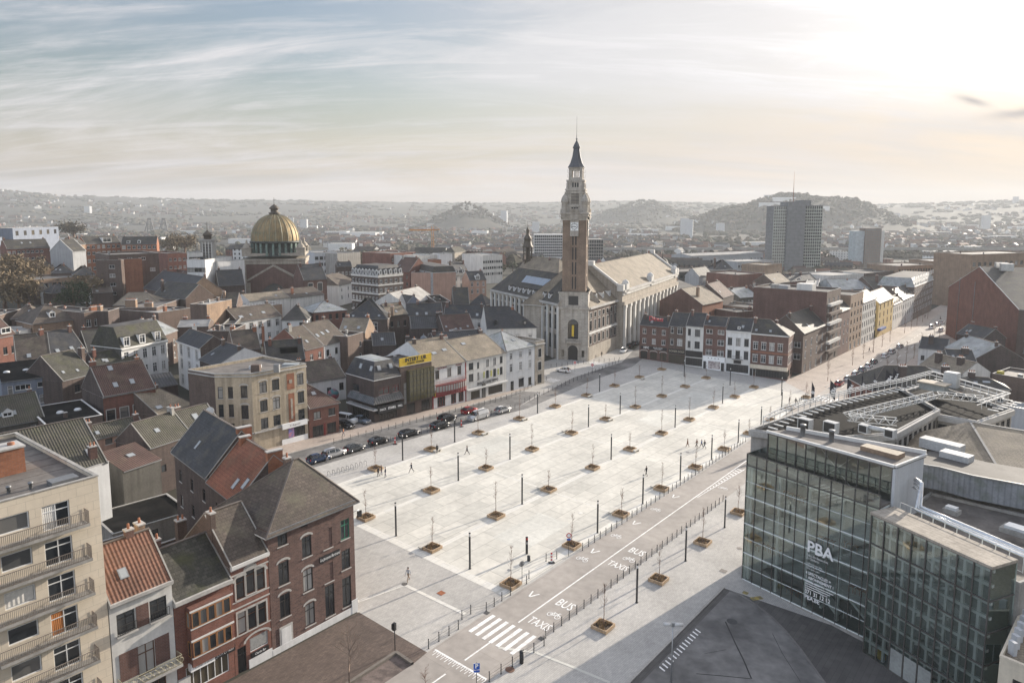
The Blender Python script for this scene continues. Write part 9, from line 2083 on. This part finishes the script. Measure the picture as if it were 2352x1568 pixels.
while cnt < 120:
 Y = rf_.uniform(470, 1050); X = rf_.uniform(0, 2352); x = (X - PPX) / F_PX * Y
 if Y < 640 and 1240 < X < 2352 and rf_.random() < .35: continue
 if abs(X - 1835) < 70 and Y < 640: continue
 w_i, r_i = rf_.choice((0, 0, 1, 1, 2, 2, 3, 4, 5, 6)), rf_.randrange(6); key = (w_i, r_i, rf_.randrange(3))
 if key not in PROT:
  mb = MB(); w = (9, 14, 22)[key[2]]; far_house(mb, 0, 0, 0, w, rf_.uniform(8, 11), (6.5, 8.5, 11)[key[2]] + (3 if r_i == 5 else 0), 0, FWALL[w_i], FROOF[r_i], r_i == 5); PROT[key] = mb.mesh('house')
 o = link('house', PROT[key], None, (x, Y, ground_z(x, Y)), rf_.choice((.9, -.65, .2, -.2)) + rf_.uniform(-.2, .2)); cnt += 1
 tag(o, '%s %s house with %s roof in town %s' % (('small', 'mid sized', 'wide')[key[2]], CN[w_i], RN[r_i], region(X)), 'house', 'houses of the lower town')
mb = MB(); k = 0
while k < 3000:
 Y = (1000 * math.exp(rf_.uniform(0, 1.45)) if k > 300 else rf_.uniform(560, 1050)); X = rf_.uniform(-60, 2420); x = (X - PPX) / F_PX * Y
 if mnoise.noise(Vector((x / 330, Y / 420, 5))) < -.12 or any(hypot(x - a, Y - b_) < r_ * 1.05 for a, b_, h_, r_, p_ in TERRILS): continue
 if Y > 3600 and rf_.random() < .6: continue
 s = rf_.choice((1, 1, 1, 1.3, 2.2)); far_house(mb, x, Y, ground_z(x, Y), 11 * s, 9, 6 + 2 * (s > 2), rf_.uniform(-1, 1), rf_.choice(FWALL[1:] + FWALL[2:] + FWALL[:1]), rf_.choice(FROOF), rf_.random() < .15, False); k += 1
for _ in range(40):
 Y = rf_.uniform(900, 2600); X = rf_.uniform(100, 2352); x = (X - PPX) / F_PX * Y; far_house(mb, x, Y, ground_z(x, Y), rf_.uniform(30, 80), rf_.uniform(18, 30), rf_.uniform(7, 12), rf_.uniform(-.3, .3), W_['white'], RF['paleflat'], True, False)
for _ in range(14):
 Y = rf_.uniform(1500, 3600); X = rf_.uniform(100, 2352); x = (X - PPX) / F_PX * Y; far_house(mb, x, Y, ground_z(x, Y), rf_.uniform(14, 24), 14, rf_.uniform(25, 42), rf_.uniform(-.3, .3), W_['palegrey'], RF['paleflat'], True, False)
tag(mb.build('far_town'), None, None, None, 'stuff')
def blob(mb, x, y, z, r, h, m):
 n = 6; rings = []
 for j, (f, zz) in enumerate(((.55, -.1), (1.0, .38), (.62, .8))):
  rings.append([Vector((x + cos(2 * pi * i / n + j) * r * f * rf_.uniform(.7, 1.25), y + sin(2 * pi * i / n + j) * r * f * rf_.uniform(.7, 1.25), z + h * zz * rf_.uniform(.85, 1.15))) for i in range(n)])
 for a, c in zip(rings, rings[1:]):
  for i in range(n): mb.face([a[i], a[(i + 1) % n], c[(i + 1) % n], c[i]], m)
 tp = Vector((x, y, z + h))
 for i in range(n): mb.face([rings[2][i], rings[2][(i + 1) % n], tp], m)
FT = [mat('wood_a', (.085, .070, .045), .95, var=.25), mat('wood_b', (.060, .052, .034), .95, var=.25), mat('wood_c', (.045, .050, .028), .95, var=.25), M_gt]
mb = MB(); k = 0
while k < 6500:
 Y = 560 * math.exp(rf_.uniform(0, 2.2)); X = rf_.uniform(-60, 2420); x = (X - PPX) / F_PX * Y
 ter = any(hypot(x - a, Y - b_) < r_ * 1.1 for a, b_, h_, r_, p_ in TERRILS)
 if not ter and mnoise.noise(Vector((x / 240, Y / 300, 9))) < .06 and rf_.random() < .93: continue
 if Y > 4300 and rf_.random() < .3: continue
 s = 1 + max(0, Y - 1000) / 1800; blob(mb, x, Y, ground_z(x, Y), rf_.uniform(4, 8.5) * s, rf_.uniform(6, 13) * (1 if ter else .9), rf_.choice(FT)); k += 1
for tx, ty, thh, tr, tp in TERRILS:
 for _ in range(420):
  a, d = rf_.uniform(0, 6.3), tr * 1.3 * sqrt(rf_.random()); x, y = tx + d * cos(a), ty + d * sin(a); blob(mb, x, y, ground_z(x, y) - 1, rf_.uniform(3, 6.5), rf_.uniform(5, 10), rf_.choice(FT))
for i in range(900):
 X = rf_.uniform(-40, 2400); Y = rf_.uniform(4700, 5050); x = (X - PPX) / F_PX * Y; blob(mb, x, Y, ground_z(x, Y) - 2, rf_.uniform(16, 34), rf_.uniform(5, 9), rf_.choice(FT))
tag(mb.build('far_woods'), None, None, None, 'stuff')
# low trees scattered through the lower town
tm = []
for v in range(5):
 b = MB(); rr = random.Random(v)
 for _ in range(170):
  q = Vector((rr.gauss(0, 1), rr.gauss(0, 1), rr.gauss(0, .8))).normalized() * rr.uniform(.4, 1) ; q = Vector((q.x * 4.2, q.y * 4.2, 5.5 + q.z * 4)); s = rr.uniform(.4, .9); u = Vector((rr.uniform(-1, 1), rr.uniform(-1, 1), rr.uniform(-1, 1))).normalized(); w_ = u.orthogonal().normalized(); b.face([q - u * s, q + w_ * s, q + u * s, q - w_ * s], (M_bt, M_gt, FT[0], FT[2], M_gt)[v])
 b.tube([(0, 0, -1), (0, 0, 5)], .3, M_bark, 5); tm.append(b.mesh('tree'))
for i in range(240):
 Y = rf_.uniform(430, 950); X = rf_.uniform(0, 2352); x = (X - PPX) / F_PX * Y; v = rf_.randrange(5); o = link('tree', tm[v], None, (x, Y, ground_z(x, Y) - .3), rf_.uniform(0, 6)); s = rf_.uniform(.7, 1.5); o.scale = (s, s, s)
 tag(o, '%s tree in the lower town %s' % (('tan bare', 'grey bare', 'brown bare', 'dark green', 'bushy grey')[v], region(X)), 'tree', 'trees of the lower town')
